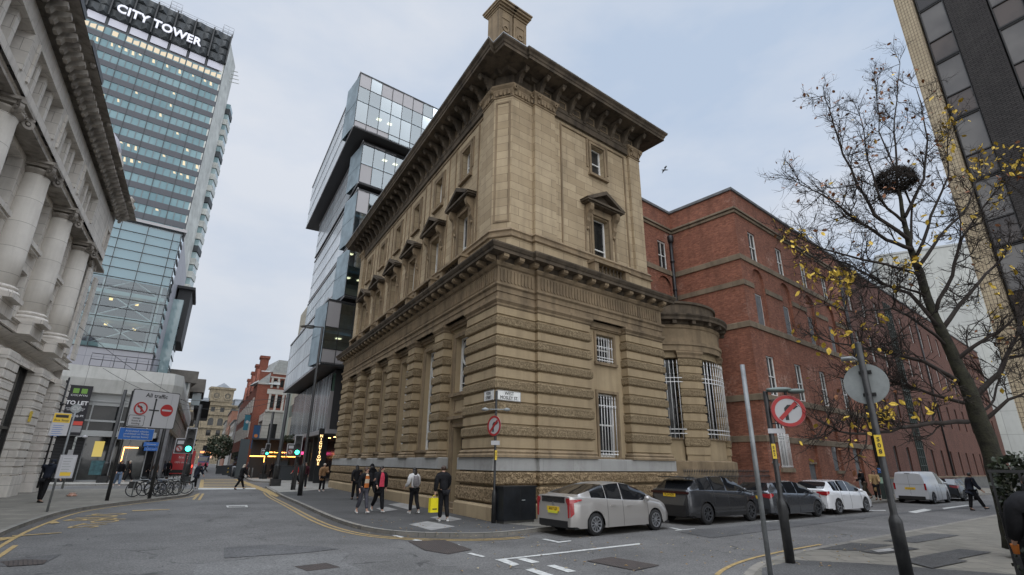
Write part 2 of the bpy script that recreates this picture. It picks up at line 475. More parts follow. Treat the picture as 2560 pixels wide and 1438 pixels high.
M_white = flat('white painted wood', (0.72, 0.72, 0.70), 0.5, var=0.12, scale=4)
M_iron = flat('white painted iron', (0.66, 0.66, 0.66), 0.5, var=0.15, scale=9)
M_pane = glass('dark window glass', (0.012, 0.014, 0.016), 0.05, 0.5, (0.035, 0.035, 0.035), 0.8, spec=0.35)
M_black = flat('black painted steel', (0.016, 0.017, 0.020), 0.42, var=0.4, scale=6, noisecol=(0.035, 0.035, 0.035))
M_dark = flat('dark interior', (0.012, 0.012, 0.014), 0.9)
M_room = flat('dim room', (0.05, 0.05, 0.05), 0.9)
# ================================================================ the sandstone bank
bank = thing('bank_building', 'ornate honey-coloured sandstone corner building with banded rusticated piers and a huge dark cornice', 'building', tuple(c0))
def path(*pts): return [p.F.xy(p.a, p.b) for p in pts]
class Pt:
 def __init__(s, F, a, b): s.F, s.a, s.b = F, a, b
l = lambda a, b: Pt(FL, a, b)
r = lambda a, b: Pt(FR, a, b)
NB = 6
PIERS = [(4.99, 6.04), (8.67, 9.72), (12.2, 13.2), (15.7, 16.7), (19.2, 20.2), (22.7, 24.7)]
RD = 0.42    # depth of bay recess on the left front
corner = path(l(2.58, -RD), l(2.58, 0), l(0, 0), r(1.84, 0), r(1.84, 0.16), r(4.74, 0.16), r(4.74, -0.2))
rightp = path(r(7.05, -0.2), r(7.05, 0.16), r(9.7, 0.16), r(9.7, -2.2))
lp = [path(l(b_, -RD), l(b_, 0), l(a_, 0), l(a_, -RD)) for a_, b_ in PIERS[:-1]] + [path(l(24.7, -3), l(24.7, 0), l(22.7, 0), l(22.7, -RD))]
paths = [corner, rightp] + lp
full = path(l(24.7, -3.0), l(24.7, 0), l(0, 0), r(1.84, 0), r(1.84, 0.16), r(9.7, 0.16), r(9.7, -3.2))
# plinth, two rock-faced courses and the grey band run the whole way, opened at the door
plinth_paths = [path(l(24.85, -3), l(24.85, 0.06), l(4.72, 0.06), l(4.72, -RD)), path(l(2.82, -RD), l(2.82, 0.06), l(-0.04, 0.06), r(1.84, 0.06), r(1.84, 0.22), r(9.9, 0.22), r(9.9, -2.0))]
for p in plinth_paths:
 mb = MB(); mr_ = MB(); mg = MB()
 mb.sweep(p, [(0.06, 0), (0.06, 0.40), (0.0, 0.48), (-0.1, 0.48)])
 for z0, z1 in ((0.50, 1.02), (1.06, 1.50)):
  mr_.sweep(p, [(-0.12, z0), (-0.02, z0 + .02), (0.03, z0 + 0.07), (0.03, z1 - .07), (-0.02, z1 - .02), (-0.12, z1)])
 mb.sweep(p, [(-0.14, 0.4), (-0.14, 1.95)])
 mg.sweep(p, [(-0.1, 1.53), (0.0, 1.53), (0.0, 1.95), (-0.1, 1.97)])
 mb.build('plinth', M_smooth, bank); mr_.build('rock_faced_course', M_rock, bank); mg.build('granite_band', M_grey, bank)
# moulded pier bases, then alternating smooth and worm-track courses
edges = [2.23, 2.64, 3.04, 3.42, 3.82, 4.22, 4.62, 5.02, 5.40, 5.80, 6.18, 6.56, 6.95]
vset = {1, 3, 5, 7, 9, 11}
for p in paths:
 mb = MB()
 mb.sweep(p, [(0.12, 1.96), (0.12, 2.04), (0.06, 2.09), (0.08, 2.15), (0.02, 2.22), (-0.1, 2.23)])
 mb.sweep(p, [(-0.06, 2.2), (-0.06, 7.6)], mi=1)
 for i in range(len(edges) - 1):
  z0, z1 = edges[i], edges[i + 1]
  if i in vset:
   mb.sweep(p, [(-.07, z0 + .01), (0.01, z0 + .03), (.045, z0 + .07), (.045, z1 - .07), (.01, z1 - .03), (-.07, z1 - .01)], mi=2)
  else:
   mb.sweep(p, [(-.07, z0 + .015), (0.0, z0 + .05), (0.0, z1 - .05), (-.07, z1 - .015)], mi=1)
 mb.sweep(p, [(-.07, 6.965), (0, 7.0), (0, 7.28), (-.07, 7.3)], mi=1)
 mb.sweep(p, [(0.0, 7.3), (0.03, 7.34), (0.03, 7.40), (0.11, 7.50), (0.11, 7.60), (-0.1, 7.60)])
 mb.build('pier', [M_trim, M_smooth, M_verm], bank)
# bay walls
bays = [(2.58, 4.99)] + [(PIERS[i][1], PIERS[i + 1][0]) for i in range(5)]
sash = []
for i, (a0, a1) in enumerate(bays):
 mw = MB(); cc = (a0 + a1) / 2
 if i == 0:
  holes = [(cc - .66, cc + .66, 4.55, 6.95), (cc - .55, cc + .55, 0.32, 3.15)]
  mw.wall(FL, a0 - .05, a1 + .05, -RD, 0.0, 7.6, holes, 0.45)
 else:
  holes = [(cc - .72, cc + .72, 2.32, 6.95)]
  mw.wall(FL, a0 - .05, a1 + .05, -RD, 1.95, 7.6, holes, 0.38)
 mw.build('bay_wall', M_smooth, bank)
mw = MB(); mw.wall(FR, 4.7, 7.1, -0.2, 1.95, 7.6, [(5.45, 6.55, 5.9, 7.1), (5.42, 6.58, 2.05, 4.6)], 0.35)
mw.build('bay_wall', M_smooth, bank)
for i, (a0, a1) in enumerate(bays):
 mt = MB(); cc = (a0 + a1) / 2; wd = .66 if i == 0 else .72
 zb = 4.55 if i == 0 else 2.32
 # architrave round the opening, panel line above, sill
 for s_ in (-1, 1):
  x0, x1 = sorted((cc + s_ * wd, cc + s_ * (wd + .14))); mt.box(FL, x0, x1, -RD, -RD + .07, zb, 7.08)
  x0, x1 = sorted((cc + s_ * (wd + .22), cc + s_ * (wd + .34))); mt.box(FL, x0, x1, -RD, -RD + .04, zb, 7.25)
 mt.box(FL, cc - wd - .14, cc + wd + .14, -RD, -RD + .08, 6.95, 7.10)
 mt.box(FL, a0, a1, -RD, -RD + .14, 7.34, 7.45)
 mt.box(FL, a0, a1, -RD, -RD + .22, 7.45, 7.6)
 if i == 0:
  mt.box(FL, cc - .95, cc + .95, -RD, -RD + .16, 4.40, 4.53)
  mt.box(FL, cc - .6, cc + .6, -RD, -RD + .04, 4.24, 4.30); mt.box(FL, cc - .6, cc + .6, -RD, -RD + .04, 3.72, 3.78)
  mt.box(FL, cc - .6, cc - .54, -RD, -RD + .04, 3.78, 4.24); mt.box(FL, cc + .54, cc + .6, -RD, -RD + .04, 3.78, 4.24)
  mt.box(FL, cc - .92, cc + .92, -RD, -RD + .2, 3.46, 3.58)
  for s_ in (-1, 1):
   for q, (o0, o1, bb) in enumerate(((.55, .68, .05), (.68, .80, .09), (.80, .88, .05))):
    x0, x1 = sorted((cc + s_ * o0, cc + s_ * o1)); mt.box(FL, x0, x1, -RD, -RD + bb, 0.32, 3.28 + q * .07)
  mt.box(FL, cc - .75, cc + .75, -RD, -RD + .06, 3.16, 3.30)
  mt.box(FL, cc - .8, cc + .8, -RD - .45, 0.12, 0.0, 0.15); mt.box(FL, cc - .8, cc + .8, -RD - .45, -0.05, 0.152, 0.32)
 else:
  mt.box(FL, a0, a1, -RD, -RD + .12, 2.2, 2.31); mt.box(FL, a0, a1, -RD, -RD + .06, 1.97, 2.198)
 mt.build('window_surround', M_trim, bank)
mt = MB()
for (a0, a1, z0, z1) in ((5.42, 6.58, 2.05, 4.6), (5.45, 6.55, 5.9, 7.1)):
 mt.box(FR, a0 - .12, a0 - .003, -.2, -.14, z0, z1 + .12); mt.box(FR, a1 + .003, a1 + .12, -.2, -.14, z0, z1 + .12)
 mt.box(FR, a0 - .003, a1 + .003, -.2, -.142, z1 + .003, z1 + .12); mt.box(FR, a0 - .16, a1 + .16, -.2, -.08, z0 - .12, z0 - .002)
mt.box(FR, 5.0, 7.0, -.2, -.1, 7.3, 7.36); mt.box(FR, 5.0, 7.0, -.2, -.04, 7.36, 7.6)
mt.build('window_surround', M_trim, bank)
# tall ground-floor windows: roundel over an arched light in white timber
def tall_window(zb, wd):
 w_ = MB(); H = 6.95 - zb; F0 = Fr((0, 0, 0), (1, 0), -1)
 for a0, a1, z0, z1 in ((-wd, -wd + .07, 0, H), (wd - .07, wd, 0, H), (-wd + .07, wd - .07, H - .07, H), (-wd + .07, wd - .07, 0, .09)):
  w_.box(F0, a0, a1, 0, .07, z0, z1)
 R_ = wd - .08
 w_.ring(F0, 0, H - .09 - R_, R_ - .05, R_ + .01, .004, .064, 32)
 w_.ring(F0, 0, H - .13 - 3 * R_, R_ - .05, R_ + .01, .004, .064, 24, t0=0, t1=PI)
 w_.box(F0, -R_, -R_ + .05, .004, .062, .09, H - .13 - 3 * R_); w_.box(F0, R_ - .05, R_, .004, .062, .09, H - .13 - 3 * R_)
 w_.box(F0, -.02, .02, .006, .05, .09, H - .13 - 2 * R_)
 for z in (0.3, 0.62):
  w_.box(F0, -R_ + .05, R_ - .05, .008, .045, (H - 3 * R_) * z, (H - 3 * R_) * z + .035)
 f = w_.build('window', M_white)
 p = MB(); p.quad(F0(-wd, -.01, 0), F0(wd, -.01, 0), F0(wd, -.01, H), F0(-wd, -.01, H))
 po = p.build('pane', M_pane); po.parent = f
 return f
first = {}
for i, (a0, a1) in enumerate(bays):
 cc = (a0 + a1) / 2; zb = 4.55 if i == 0 else 2.32; wd = .66 if i == 0 else .72
 if zb not in first:
  f = tall_window(zb, wd); first[zb] = f; place(f, bank, FL.M(cc, -RD - .3, zb))
 else: linked(first[zb], bank, FL.M(cc, -RD - .3, zb))
dcc = (bays[0][0] + bays[0][1]) / 2
d = MB(); d.box(FL, dcc - .55, dcc + .55, -RD - .44, -RD - .36, 0.32, 3.15)
for z0, z1 in ((.5, 1.3), (1.4, 2.3), (2.4, 3.0)):
 for a in (-.27, .27): d.box(FL, dcc + a - .2, dcc + a + .2, -RD - .36, -RD - .33, z0, z1)
d.build('door', flat('dark stained door', (0.035, 0.025, 0.018), 0.45, var=.3), bank)
# barred windows on the side street
def barred(F, a0, a1, b, z0, z1, par, n=7, knobs=True, finials=False):
 fr = MB()
 for x0, x1, y0, y1 in ((a0, a0 + .06, z0, z1), (a1 - .06, a1, z0, z1), (a0 + .06, a1 - .06, z1 - .07, z1), (a0 + .06, a1 - .06, z0, z0 + .08), (a0 + .06, a1 - .06, (z0 + z1) / 2 - .03, (z0 + z1) / 2 + .03)):
  fr.box(F, x0, x1, b, b + .06, y0, y1)
 f = fr.build('window', M_white, par)
 p = MB(); p.quad(F(a0, b - .01, z0), F(a1, b - .01, z0), F(a1, b - .01, z1), F(a0, b - .01, z1)); p = p.build('pane', M_pane, f)
 g = MB(); bb = b + .26
 for k in range(n):
  x = a0 + .06 + (a1 - a0 - .12) * k / (n - 1)
  g.tube([F(x, bb, z0 - .1), F(x, bb, z1 - .25)], .016, 6)
  g.lathe(F(x, bb, z1 - .62), [(0.016, 0), (.034, .05), (.016, .1)], 6)
  g.lathe(F(x, bb, z1 - .25), [(0.016, 0), (.03, .06), (.0, .2)], 6)
  g.lathe(F(x, bb, z0 + .06), [(0.016, 0), (.032, .05), (.016, .1)], 6)
 for z in ((z0 + .12, z0 + .24, z1 - .5) if z1 - z0 < 3 else (z0 + .15, z0 + .32, z1 - .95, z1 - 1.12)):
  g.box(F, a0 - .04, a1 + .08, bb - .012, bb + .012, z - .018, z + .018)
 if knobs:
  for z in (z0 + .18, z1 - .5): g.lathe(F(a1 + .06, bb, z - .05), [(.0, 0), (.05, .03), (.05, .07), (.0, .1)], 8)
 g.build('window_bars', M_iron, f)
 return f
barred(FR, 5.42, 6.58, -.48, 2.05, 4.6, bank); barred(FR, 5.45, 6.55, -.48, 5.9, 7.1, bank)
# street entablature
me_ = MB()
me_.sweep(full, [(0.0, 7.6), (0.02, 7.62), (0.02, 7.82), (.06, 7.84), (.06, 8.02), (.14, 8.08), (.14, 8.16), (0.03, 8.17), (0.03, 8.82), (.10, 8.86), (.16, 8.95), (.16, 9.0)])
me_.build('architrave', M_trim, bank)
def flutes(F, a0, a1, b):
 mf = MB()
 n = int((a1 - a0) / .17)
 for k in range(n):
  x = a0 + .085 + k * .17
  mf.extr(F, [(x - .055, 8.74), (x - .055, 8.30), (x - .03, 8.25), (x + .03, 8.25), (x + .055, 8.30), (x + .055, 8.74)], b + .028, b + .065)
 mf.build('fluted_frieze', M_trim, bank)
flutes(FL, 0.05, 24.6, 0); flutes(FR, .05, 1.8, 0); flutes(FR, 1.95, 9.6, .16)
mc = MB()
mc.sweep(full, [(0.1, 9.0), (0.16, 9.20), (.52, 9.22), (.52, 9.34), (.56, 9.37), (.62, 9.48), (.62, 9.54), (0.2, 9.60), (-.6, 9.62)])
mc.build('street_cornice', M_soot_shade, bank)
mk = MB()
def blk(F, x, b, z0, z1, o0, o1, w_):
 """bracket block: front face and curved soffit"""
 P = [(o0, z0), (o0, z1), (o1, z1), (o1, z1 - (z1 - z0) * .45), (o1 - .08, z1 - (z1 - z0) * .7), (o0 + .1, z1 - (z1 - z0) * .75), (o0 + .05, z0)]
 n = len(P); V = [F(x - w_ / 2, b + o, z) for o, z in P] + [F(x + w_ / 2, b + o, z) for o, z in P]
 MB().add(V, [tuple(range(n)), tuple(range(2 * n - 1, n - 1, -1))] + [(i, (i + 1) % n, (i + 1) % n + n, i + n) for i in range(n)]).build('cornice_bracket', M_trim, bank)
for k in range(32): blk(FL, .05 + k * .785, 0, 8.96, 9.215, .1, .47, .24)
for k in range(3): blk(FR, .05 + k * .75, 0, 8.96, 9.215, .1, .47, .24)
for k in range(10): blk(FR, 2.15 + k * .82, .16, 8.96, 9.215, .1, .47, .24)

# ---------------- upper storeys
WB = -.45     # wall plane
PB = -.30     # pilaster plane
up = path(l(24.55, -3.2), l(24.55, PB), l(1.25, PB), r(.95, -.47), r(2.12, -.47), r(2.12, -.28), r(9.6, -.28), r(9.6, -3.2))
mu_ = MB()
mu_.sweep(up, [(0.08, 9.56), (0.08, 10.45), (-.3, 10.45)])
mu_.build('blocking_course', M_stone, bank)
mm_ = MB()
mm_.sweep(up, [(.08, 10.452), (.16, 10.5), (.16, 10.58), (.09, 10.62), (.09, 10.72), (.14, 10.78), (.06, 10.9), (-.1, 10.92)])
mm_.build('upper_base_moulding', M_trim, bank)
mw = MB()
WCl = [4.33 + 3.52 * k for k in range(6)]
holes = []
for x in WCl: holes += [(x - .56, x + .56, 9.95, 13.05), (x - .48, x + .48, 14.95, 16.65)]
mw.wall(FL, 2.3, 23.6, WB, 9.6, 17.7, holes, .38)
mw.wall(FR, 3.3, 8.8, -.43, 9.6, 17.7, [(5.8, 6.92, 9.95, 13.0), (5.88, 6.84, 15.35, 17.0)], .38)
# pilasters (corner pair, the canted panel and the far ends)
pil = path(l(2.35, -.6), l(2.35, PB), l(1.25, PB), r(.95, -.47), r(2.12, -.47), r(2.12, -.28), r(3.35, -.28), r(3.35, -.6))
mw.sweep(pil, [(0, 10.9), (0, 17.6)], caps=False)
mw.sweep(path(l(24.55, -4), l(24.55, PB), l(23.6, PB), l(23.6, -.6)), [(0, 10.9), (0, 17.6)], caps=False)
mw.sweep(path(r(8.75, -.6), r(8.75, -.28), r(9.6, -.28), r(9.6, -4)), [(0, 10.9), (0, 17.6)], caps=False)
mw.build('upper_wall', M_stone, bank)
# canted panel frame
mt = MB()
pa, pb = FL(1.25, PB), FR(.95, -.47)
FC = Fr(pa, (pb - pa).xy, -1); LC = (pb - pa).length
for a0, a1, z0, z1 in ((.08, .16, 11.2, 17.2), (LC - .16, LC - .08, 11.2, 17.2), (.16, LC - .16, 11.2, 11.28), (.16, LC - .16, 17.12, 17.2)):
 mt.box(FC, a0, a1, 0, .03, z0, z1)
# wall panels, surrounds, pediments
def ladder(mt, F, x, b, zlo, zhi, wd, t, out):
 for s_ in (-1, 1):
  x0, x1 = sorted((x + s_ * wd, x + s_ * (wd + t))); mt.box(F, x0, x1, b, b + out, zlo, zhi)
def upper_window(F, x, b, dz=0.0):
 mt = MB(); mp_ = MB()
 # first-floor surround
 ladder(mt, F, x, b, 9.95, 13.05, .56, .14, .10); ladder(mt, F, x, b, 9.95, 13.2, .70, .10, .05); ladder(mt, F, x, b, 9.95, 13.3, .98, .1, .04)
 mt.box(F, x - .70, x + .70, b, b + .11, 13.05, 13.2); mt.box(F, x - .8, x + .8, b, b + .07, 13.2, 13.42)
 # pediment: bed, raking cornices, tympanum
 z = 13.42
 mp_.box(F, x - 1.22, x + 1.22, b, b + .40, z, z + .06); mp_.box(F, x - 1.30, x + 1.30, b, b + .50, z + .062, z + .16)
 zt = z + .16
 mp_.extr(F, [(x - 1.0, zt), (x + 1.0, zt), (x, zt + .52)], b, b + .22)
 for s_ in (-1, 1):
  P = [(x + s_ * 1.36, zt + .003), (x + s_ * 1.0, zt + .003), (x, zt + .52), (x, zt + .72)]
  if s_ < 0: P = P[::-1]
  mp_.extr(F, P, b, b + .52)
 for s_ in (-1, 1):      # scrolled consoles
  xx = x + s_ * .92; mcb = MB()
  P = [(.0, 13.41), (.40, 13.41), (.42, 13.25), (.36, 13.08), (.22, 12.95), (.14, 12.75), (.16, 12.55), (.10, 12.45), (.04, 12.3), (0, 12.25)]
  n = len(P); V = [F(xx - .11, b + o, zz) for o, zz in P] + [F(xx + .11, b + o, zz) for o, zz in P]
  mcb.add(V, [tuple(range(n)), tuple(range(2 * n - 1, n - 1, -1))] + [(i, (i + 1) % n, (i + 1) % n + n, i + n) for i in range(n)])
  mcb.lathe(F(xx, b + .07, 12.12), [(0, 0), (.07, .04), (.08, .1), (.05, .16)], 8)
  mcb.build('console', M_trim, bank)
 mp_.build('window_pediment', M_soot_shade, bank); mt.build('window_surround', M_trim, bank); mt = MB()
 # balconette
 bb = b + .02
 for s_ in (-1, 1):
  x0, x1 = sorted((x + s_ * .92, x + s_ * 1.18)); mt.box(F, x0, x1, b - .02, b + .62, 9.61, 10.30)
 mt.box(F, x - .915, x + .915, b + .28, b + .6, 9.61, 9.72)
 mt.box(F, x - 1.24, x + 1.24, b, b + .68, 10.302, 10.42)
 bal = mt.build('balcony', M_trim, bank)
 for k in range(7):
  a = x - .75 + k * .25
  mbal = MB().lathe(F(a, b + .45, 9.72), [(.05, 0), (.035, .06), (.075, .2), (.04, .34), (.03, .4), (.055, .5), (.055, .58)], 8).build('baluster', M_soot_shade, bal)
def attic_window(F, x, b, z0, z1, w2=.48):
 mt = MB()
 ladder(mt, F, x, b, z0 - .1, z1, w2, .13, .08); ladder(mt, F, x, b, z0 + .3, z1 + .25, w2 + .2, .1, .06)
 mt.box(F, x - w2 - .13, x + w2 + .13, b, b + .085, z1, z1 + .13); mt.box(F, x - w2 - .3, x + w2 + .3, b, b + .07, z1 + .18, z1 + .28)
 mt.box(F, x - w2 - .2, x + w2 + .2, b, b + .16, z0 - .14, z0 - .002)
 mt.build('window_surround', M_trim, bank)
def sashw(w2, H):
 F0 = Fr((0, 0, 0), (1, 0), -1); m = MB()
 for a0, a1, z0, z1 in ((-w2, -w2 + .08, 0, H), (w2 - .08, w2, 0, H), (-w2 + .08, w2 - .08, H - .09, H), (-w2 + .08, w2 - .08, 0, .09), (-w2 + .08, w2 - .08, H * .47, H * .47 + .06)):
  m.box(F0, a0, a1, 0, .06, z0, z1)
 f = m.build('window', M_white); p = MB(); p.quad(F0(-w2, -.01, 0), F0(w2, -.01, 0), F0(w2, -.01, H), F0(-w2, -.01, H))
 p = p.build('pane', M_pane); p.parent = f
 return f
w1 = sashw(.56, 3.1); w2_ = sashw(.48, 1.7); fw1 = fw2 = True
spots1 = [(FL, x, WB) for x in WCl] + [(FR, 6.36, -.43)]
spots2 = [(FL, x, WB, 14.95) for x in WCl] + [(FR, 6.36, -.43, 15.33)]
for q, (F, x, b) in enumerate(spots1):
 upper_window(F, x, b)
 if q == 0: place(w1, bank, F.M(x, b - .3, 9.95))
 else: linked(w1, bank, F.M(x, b - .3, 9.95))
for q, (F, x, b, z0) in enumerate(spots2):
 attic_window(F, x, b, z0, z0 + 1.7)
 if q == 0: place(w2_, bank, F.M(x, b - .3, z0))
 else: linked(w2_, bank, F.M(x, b - .3, z0))
# recessed panel outlines between windows
for k in range(7):
 xm = WCl[0] - 1.76 + 3.52 * k
 for s_ in (-1, 1):
  a = xm + s_ * .42
  if 2.4 < a < 23.5: mt.box(FL, a - .04, a + .04, WB, WB + .045, 10.95, 17.3)
mt.box(FL, 2.4, 23.5, WB, WB + .05, 17.35, 17.5)
mt.box(FR, 3.8, 8.45, -.43, -.37, 17.25, 17.33); mt.box(FR, 3.8, 3.88, -.43, -.37, 10.95, 17.25); mt.box(FR, 8.37, 8.45, -.43, -.37, 10.95, 17.25)
mt.build('wall_moulding', M_trim, bank)
# capitals
mcap = MB()
def capital(pth):
 MB().sweep(pth, [(0.0, 17.42), (.05, 17.45), (.05, 17.5), (.02, 17.52), (.03, 17.62), (.10, 17.8), (.08, 17.86), (.17, 17.98), (.17, 18.06), (-.1, 18.06)]).build('capital', M_trim, bank)
capital(pil); capital(path(l(24.55, -1.5), l(24.55, PB), l(23.6, PB), l(23.6, -.6))); capital(path(r(8.75, -.6), r(8.75, -.28), r(9.6, -.28), r(9.6, -1.5)))
def volute(F, a, b, z=17.86):
 mcap.ring(F, a, z, .05, .12, b, b + .2, 12); mcap.lathe(F(a, b + .1, z - .03), [(0, -.03), (.05, 0), (.05, .06), (0, .09)], 8)
for a in (1.35, 2.3, 23.7, 24.5): volute(FL, a, PB)
for F, a, b in ((FR, 1.0, -.47), (FR, 2.0, -.47), (FR, 2.25, -.28), (FR, 3.28, -.28), (FR, 8.82, -.28), (FR, 9.55, -.28)): volute(F, a, b)
def acanthus(F, a0, a1, b):
 n = max(3, int((a1 - a0) / .16))
 for k in range(n):
  a = a0 + (k + .5) * (a1 - a0) / n
  mcap.extr(F, [(a - .06, 17.53), (a + .06, 17.53), (a + .07, 17.7), (a, 17.8), (a - .07, 17.7)], b, b + .09 + .03 * (k % 2))
acanthus(FL, 1.3, 2.3, PB); acanthus(FR, 1, 2.1, -.47); acanthus(FR, 2.2, 3.3, -.28); acanthus(FR, 8.8, 9.55, -.28); acanthus(FC, .05, LC - .05, 0)
mcap.build('capital_carving', M_trim, bank)
# main cornice, notched at the street corner
me_ = MB()
wallp = path(l(24.6, -3.3), l(24.6, WB + .1), l(1.2, WB + .1), r(.95, -.5), r(2.1, -.5), r(2.1, -.33), r(9.6, -.33), r(9.6, -3.3))
me_.sweep(wallp, [(0, 17.5), (.04, 17.52), (.04, 17.8), (.08, 17.84), (.08, 18.02), (0.0, 18.04), (0.0, 18.66)])
me_.build('frieze', M_soot_shade, bank)
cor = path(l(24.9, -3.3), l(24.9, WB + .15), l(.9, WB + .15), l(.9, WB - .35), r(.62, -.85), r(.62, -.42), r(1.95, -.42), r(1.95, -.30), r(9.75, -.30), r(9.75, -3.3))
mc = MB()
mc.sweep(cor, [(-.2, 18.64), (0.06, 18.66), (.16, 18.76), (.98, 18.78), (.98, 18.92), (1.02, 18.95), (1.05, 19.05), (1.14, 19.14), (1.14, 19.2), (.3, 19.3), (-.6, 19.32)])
mc.build('main_cornice', M_soot_shade, bank)
ml = MB(); ml.sweep(cor, [(1.09, 19.21), (1.16, 19.215), (1.16, 19.245), (1.09, 19.24)])
ml.build('lead_edge', flat('lead flashing', (.45, .47, .5), .5, var=.2), bank)
mk = MB()
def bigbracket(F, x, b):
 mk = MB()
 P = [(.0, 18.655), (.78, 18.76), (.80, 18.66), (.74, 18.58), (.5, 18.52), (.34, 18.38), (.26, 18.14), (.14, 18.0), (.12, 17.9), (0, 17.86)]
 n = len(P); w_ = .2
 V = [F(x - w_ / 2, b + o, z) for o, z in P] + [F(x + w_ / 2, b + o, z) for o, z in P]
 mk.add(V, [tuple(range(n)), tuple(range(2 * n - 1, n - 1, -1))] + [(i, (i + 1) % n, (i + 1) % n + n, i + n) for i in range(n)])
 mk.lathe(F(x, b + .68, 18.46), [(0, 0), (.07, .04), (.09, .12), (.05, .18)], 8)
 mk.build('eaves_bracket', M_soot_shade, bank)
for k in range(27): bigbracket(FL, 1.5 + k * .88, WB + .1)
for k in range(8): bigbracket(FR, 2.35 + k * 1.0, -.33)
bigbracket(FR, 1.2, -.5)
mk = MB()
for k in range(26):
 x = 1.94 + k * .88
 for q in ((x - .24, x + .24, 18.10, 18.14), (x - .24, x + .24, 18.46, 18.5), (x - .24, x - .2, 18.14, 18.46), (x + .2, x + .24, 18.14, 18.46)): mk.box(FL, q[0], q[1], WB + .1, WB + .14, q[2], q[3])
for k in range(7):
 x = 2.85 + k * 1.0
 for q in ((x - .28, x + .28, 18.10, 18.14), (x - .28, x + .28, 18.46, 18.5), (x - .28, x - .24, 18.14, 18.46), (x + .24, x + .28, 18.14, 18.46)): mk.box(FR, q[0], q[1], -.33, -.29, q[2], q[3])
mk.build('frieze_panel', M_trim, bank)
# parapet: solid dies and pierced balustrade
ptop = path(l(24.6, -3), l(24.6, WB - .1), l(.9, WB - .1))
for F, a0, a1, b in ((FR, 1.0, 3.6, -.6), (FR, 7.9, 9.5, -.6), (FL, 22.6, 24.4, -.6)):
 MB().box(F, a0, a1, b - .5, b, 19.31, 20.05).box(F, a0 - .08, a1 + .08, b - .58, b + .08, 20.052, 20.22).build('parapet', M_soot_shade, bank)
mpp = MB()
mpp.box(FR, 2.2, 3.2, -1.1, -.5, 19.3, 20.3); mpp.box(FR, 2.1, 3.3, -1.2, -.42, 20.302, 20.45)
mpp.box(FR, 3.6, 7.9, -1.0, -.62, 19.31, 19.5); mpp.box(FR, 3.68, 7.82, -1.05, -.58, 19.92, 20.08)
mpp.build('parapet', M_soot_shade, bank)
for k in range(20): MB().lathe(FR(3.8 + k * .21, -.8, 19.5), [(.05, 0), (.07, .1), (.035, .25), (.05, .42)], 6).build('parapet_baluster', M_soot_shade, bank)
for a in (5.6, 9.6, 13.2, 16.6): MB().lathe(FL(a, -.35, 19.3), [(.22, 0), (.22, .25), (.12, .3), (.1, .42), (.28, .62), (.3, .8), (.14, .95), (.16, 1.0), (.05, 1.2), (0, 1.28)], 10).build('parapet_urn', M_soot_shade, bank)
# chimney on the corner and one at the far end
def chimney(F, a0, a1, b0, b1, z0, z1):
 m = MB()
 m.box(F, a0 - .14, a1 + .14, b0 - .14, b1 + .14, z0, z0 + .75); m.box(F, a0 - .22, a1 + .22, b0 - .22, b1 + .22, z0 + .752, z0 + .95)
 m.box(F, a0 - .06, a1 + .06, b0 - .06, b1 + .06, z0 + .952, z0 + 1.12)
 half = (a0 + a1) / 2
 for x0, x1 in ((a0, half - .05), (half + .05, a1)):
  m.box(F, x0, x1, b0, b1, z0 + 1.122, z1)
  for q in ((x0 + .12, x1 - .12),):
   m.box(F, q[0], q[1], b1, b1 + .03, z0 + 1.5, z0 + 1.56); m.box(F, q[0], q[1], b1, b1 + .03, z1 - .5, z1 - .44)
   m.box(F, q[0], q[0] + .05, b1, b1 + .03, z0 + 1.56, z1 - .5); m.box(F, q[1] - .05, q[1], b1, b1 + .03, z0 + 1.56, z1 - .5)
   m.ring(F, (x0 + x1) / 2, (z0 + 1.1 + z1) / 2, .12, .18, b1, b1 + .05, 16)
  zz = z1
  for o, h in ((.05, .12), (.14, .1), (.24, .14), (.3, .08)):
   m.box(F, x0 - o * .55, x1 + o * .55, b0 - o, b1 + o, zz, zz + h - .002); zz += h
 m.box(F, half - .06, half + .06, b0 + .1, b1 - .1, z0 + 1.1, z1 + .2)
 return m.build('chimney', M_trim, bank)
chimney(FR, .35, 2.05, -1.75, -.85, 19.3, 22.55)
m = MB(); m.box(FL, 20.6, 21.7, -1.6, -.8, 19.3, 21.6); m.box(FL, 20.45, 21.85, -1.75, -.65, 21.602, 21.8); m.box(FL, 20.35, 21.95, -1.85, -.55, 21.802, 21.95)
m.build('chimney', M_trim, bank)
# body, roof slab and back walls (seen only from the side)
mbk = MB()
pts = [FL.xy(24.5, -.9), FL.xy(1.5, -.9), FR.xy(1.4, -.95), FR.xy(9.5, -.9), FR.xy(9.5, -14), FL.xy(24.5, -10)]
mbk.prism(pts, 0.0, 19.25)
mbk.build('back_wall', M_stone, bank)
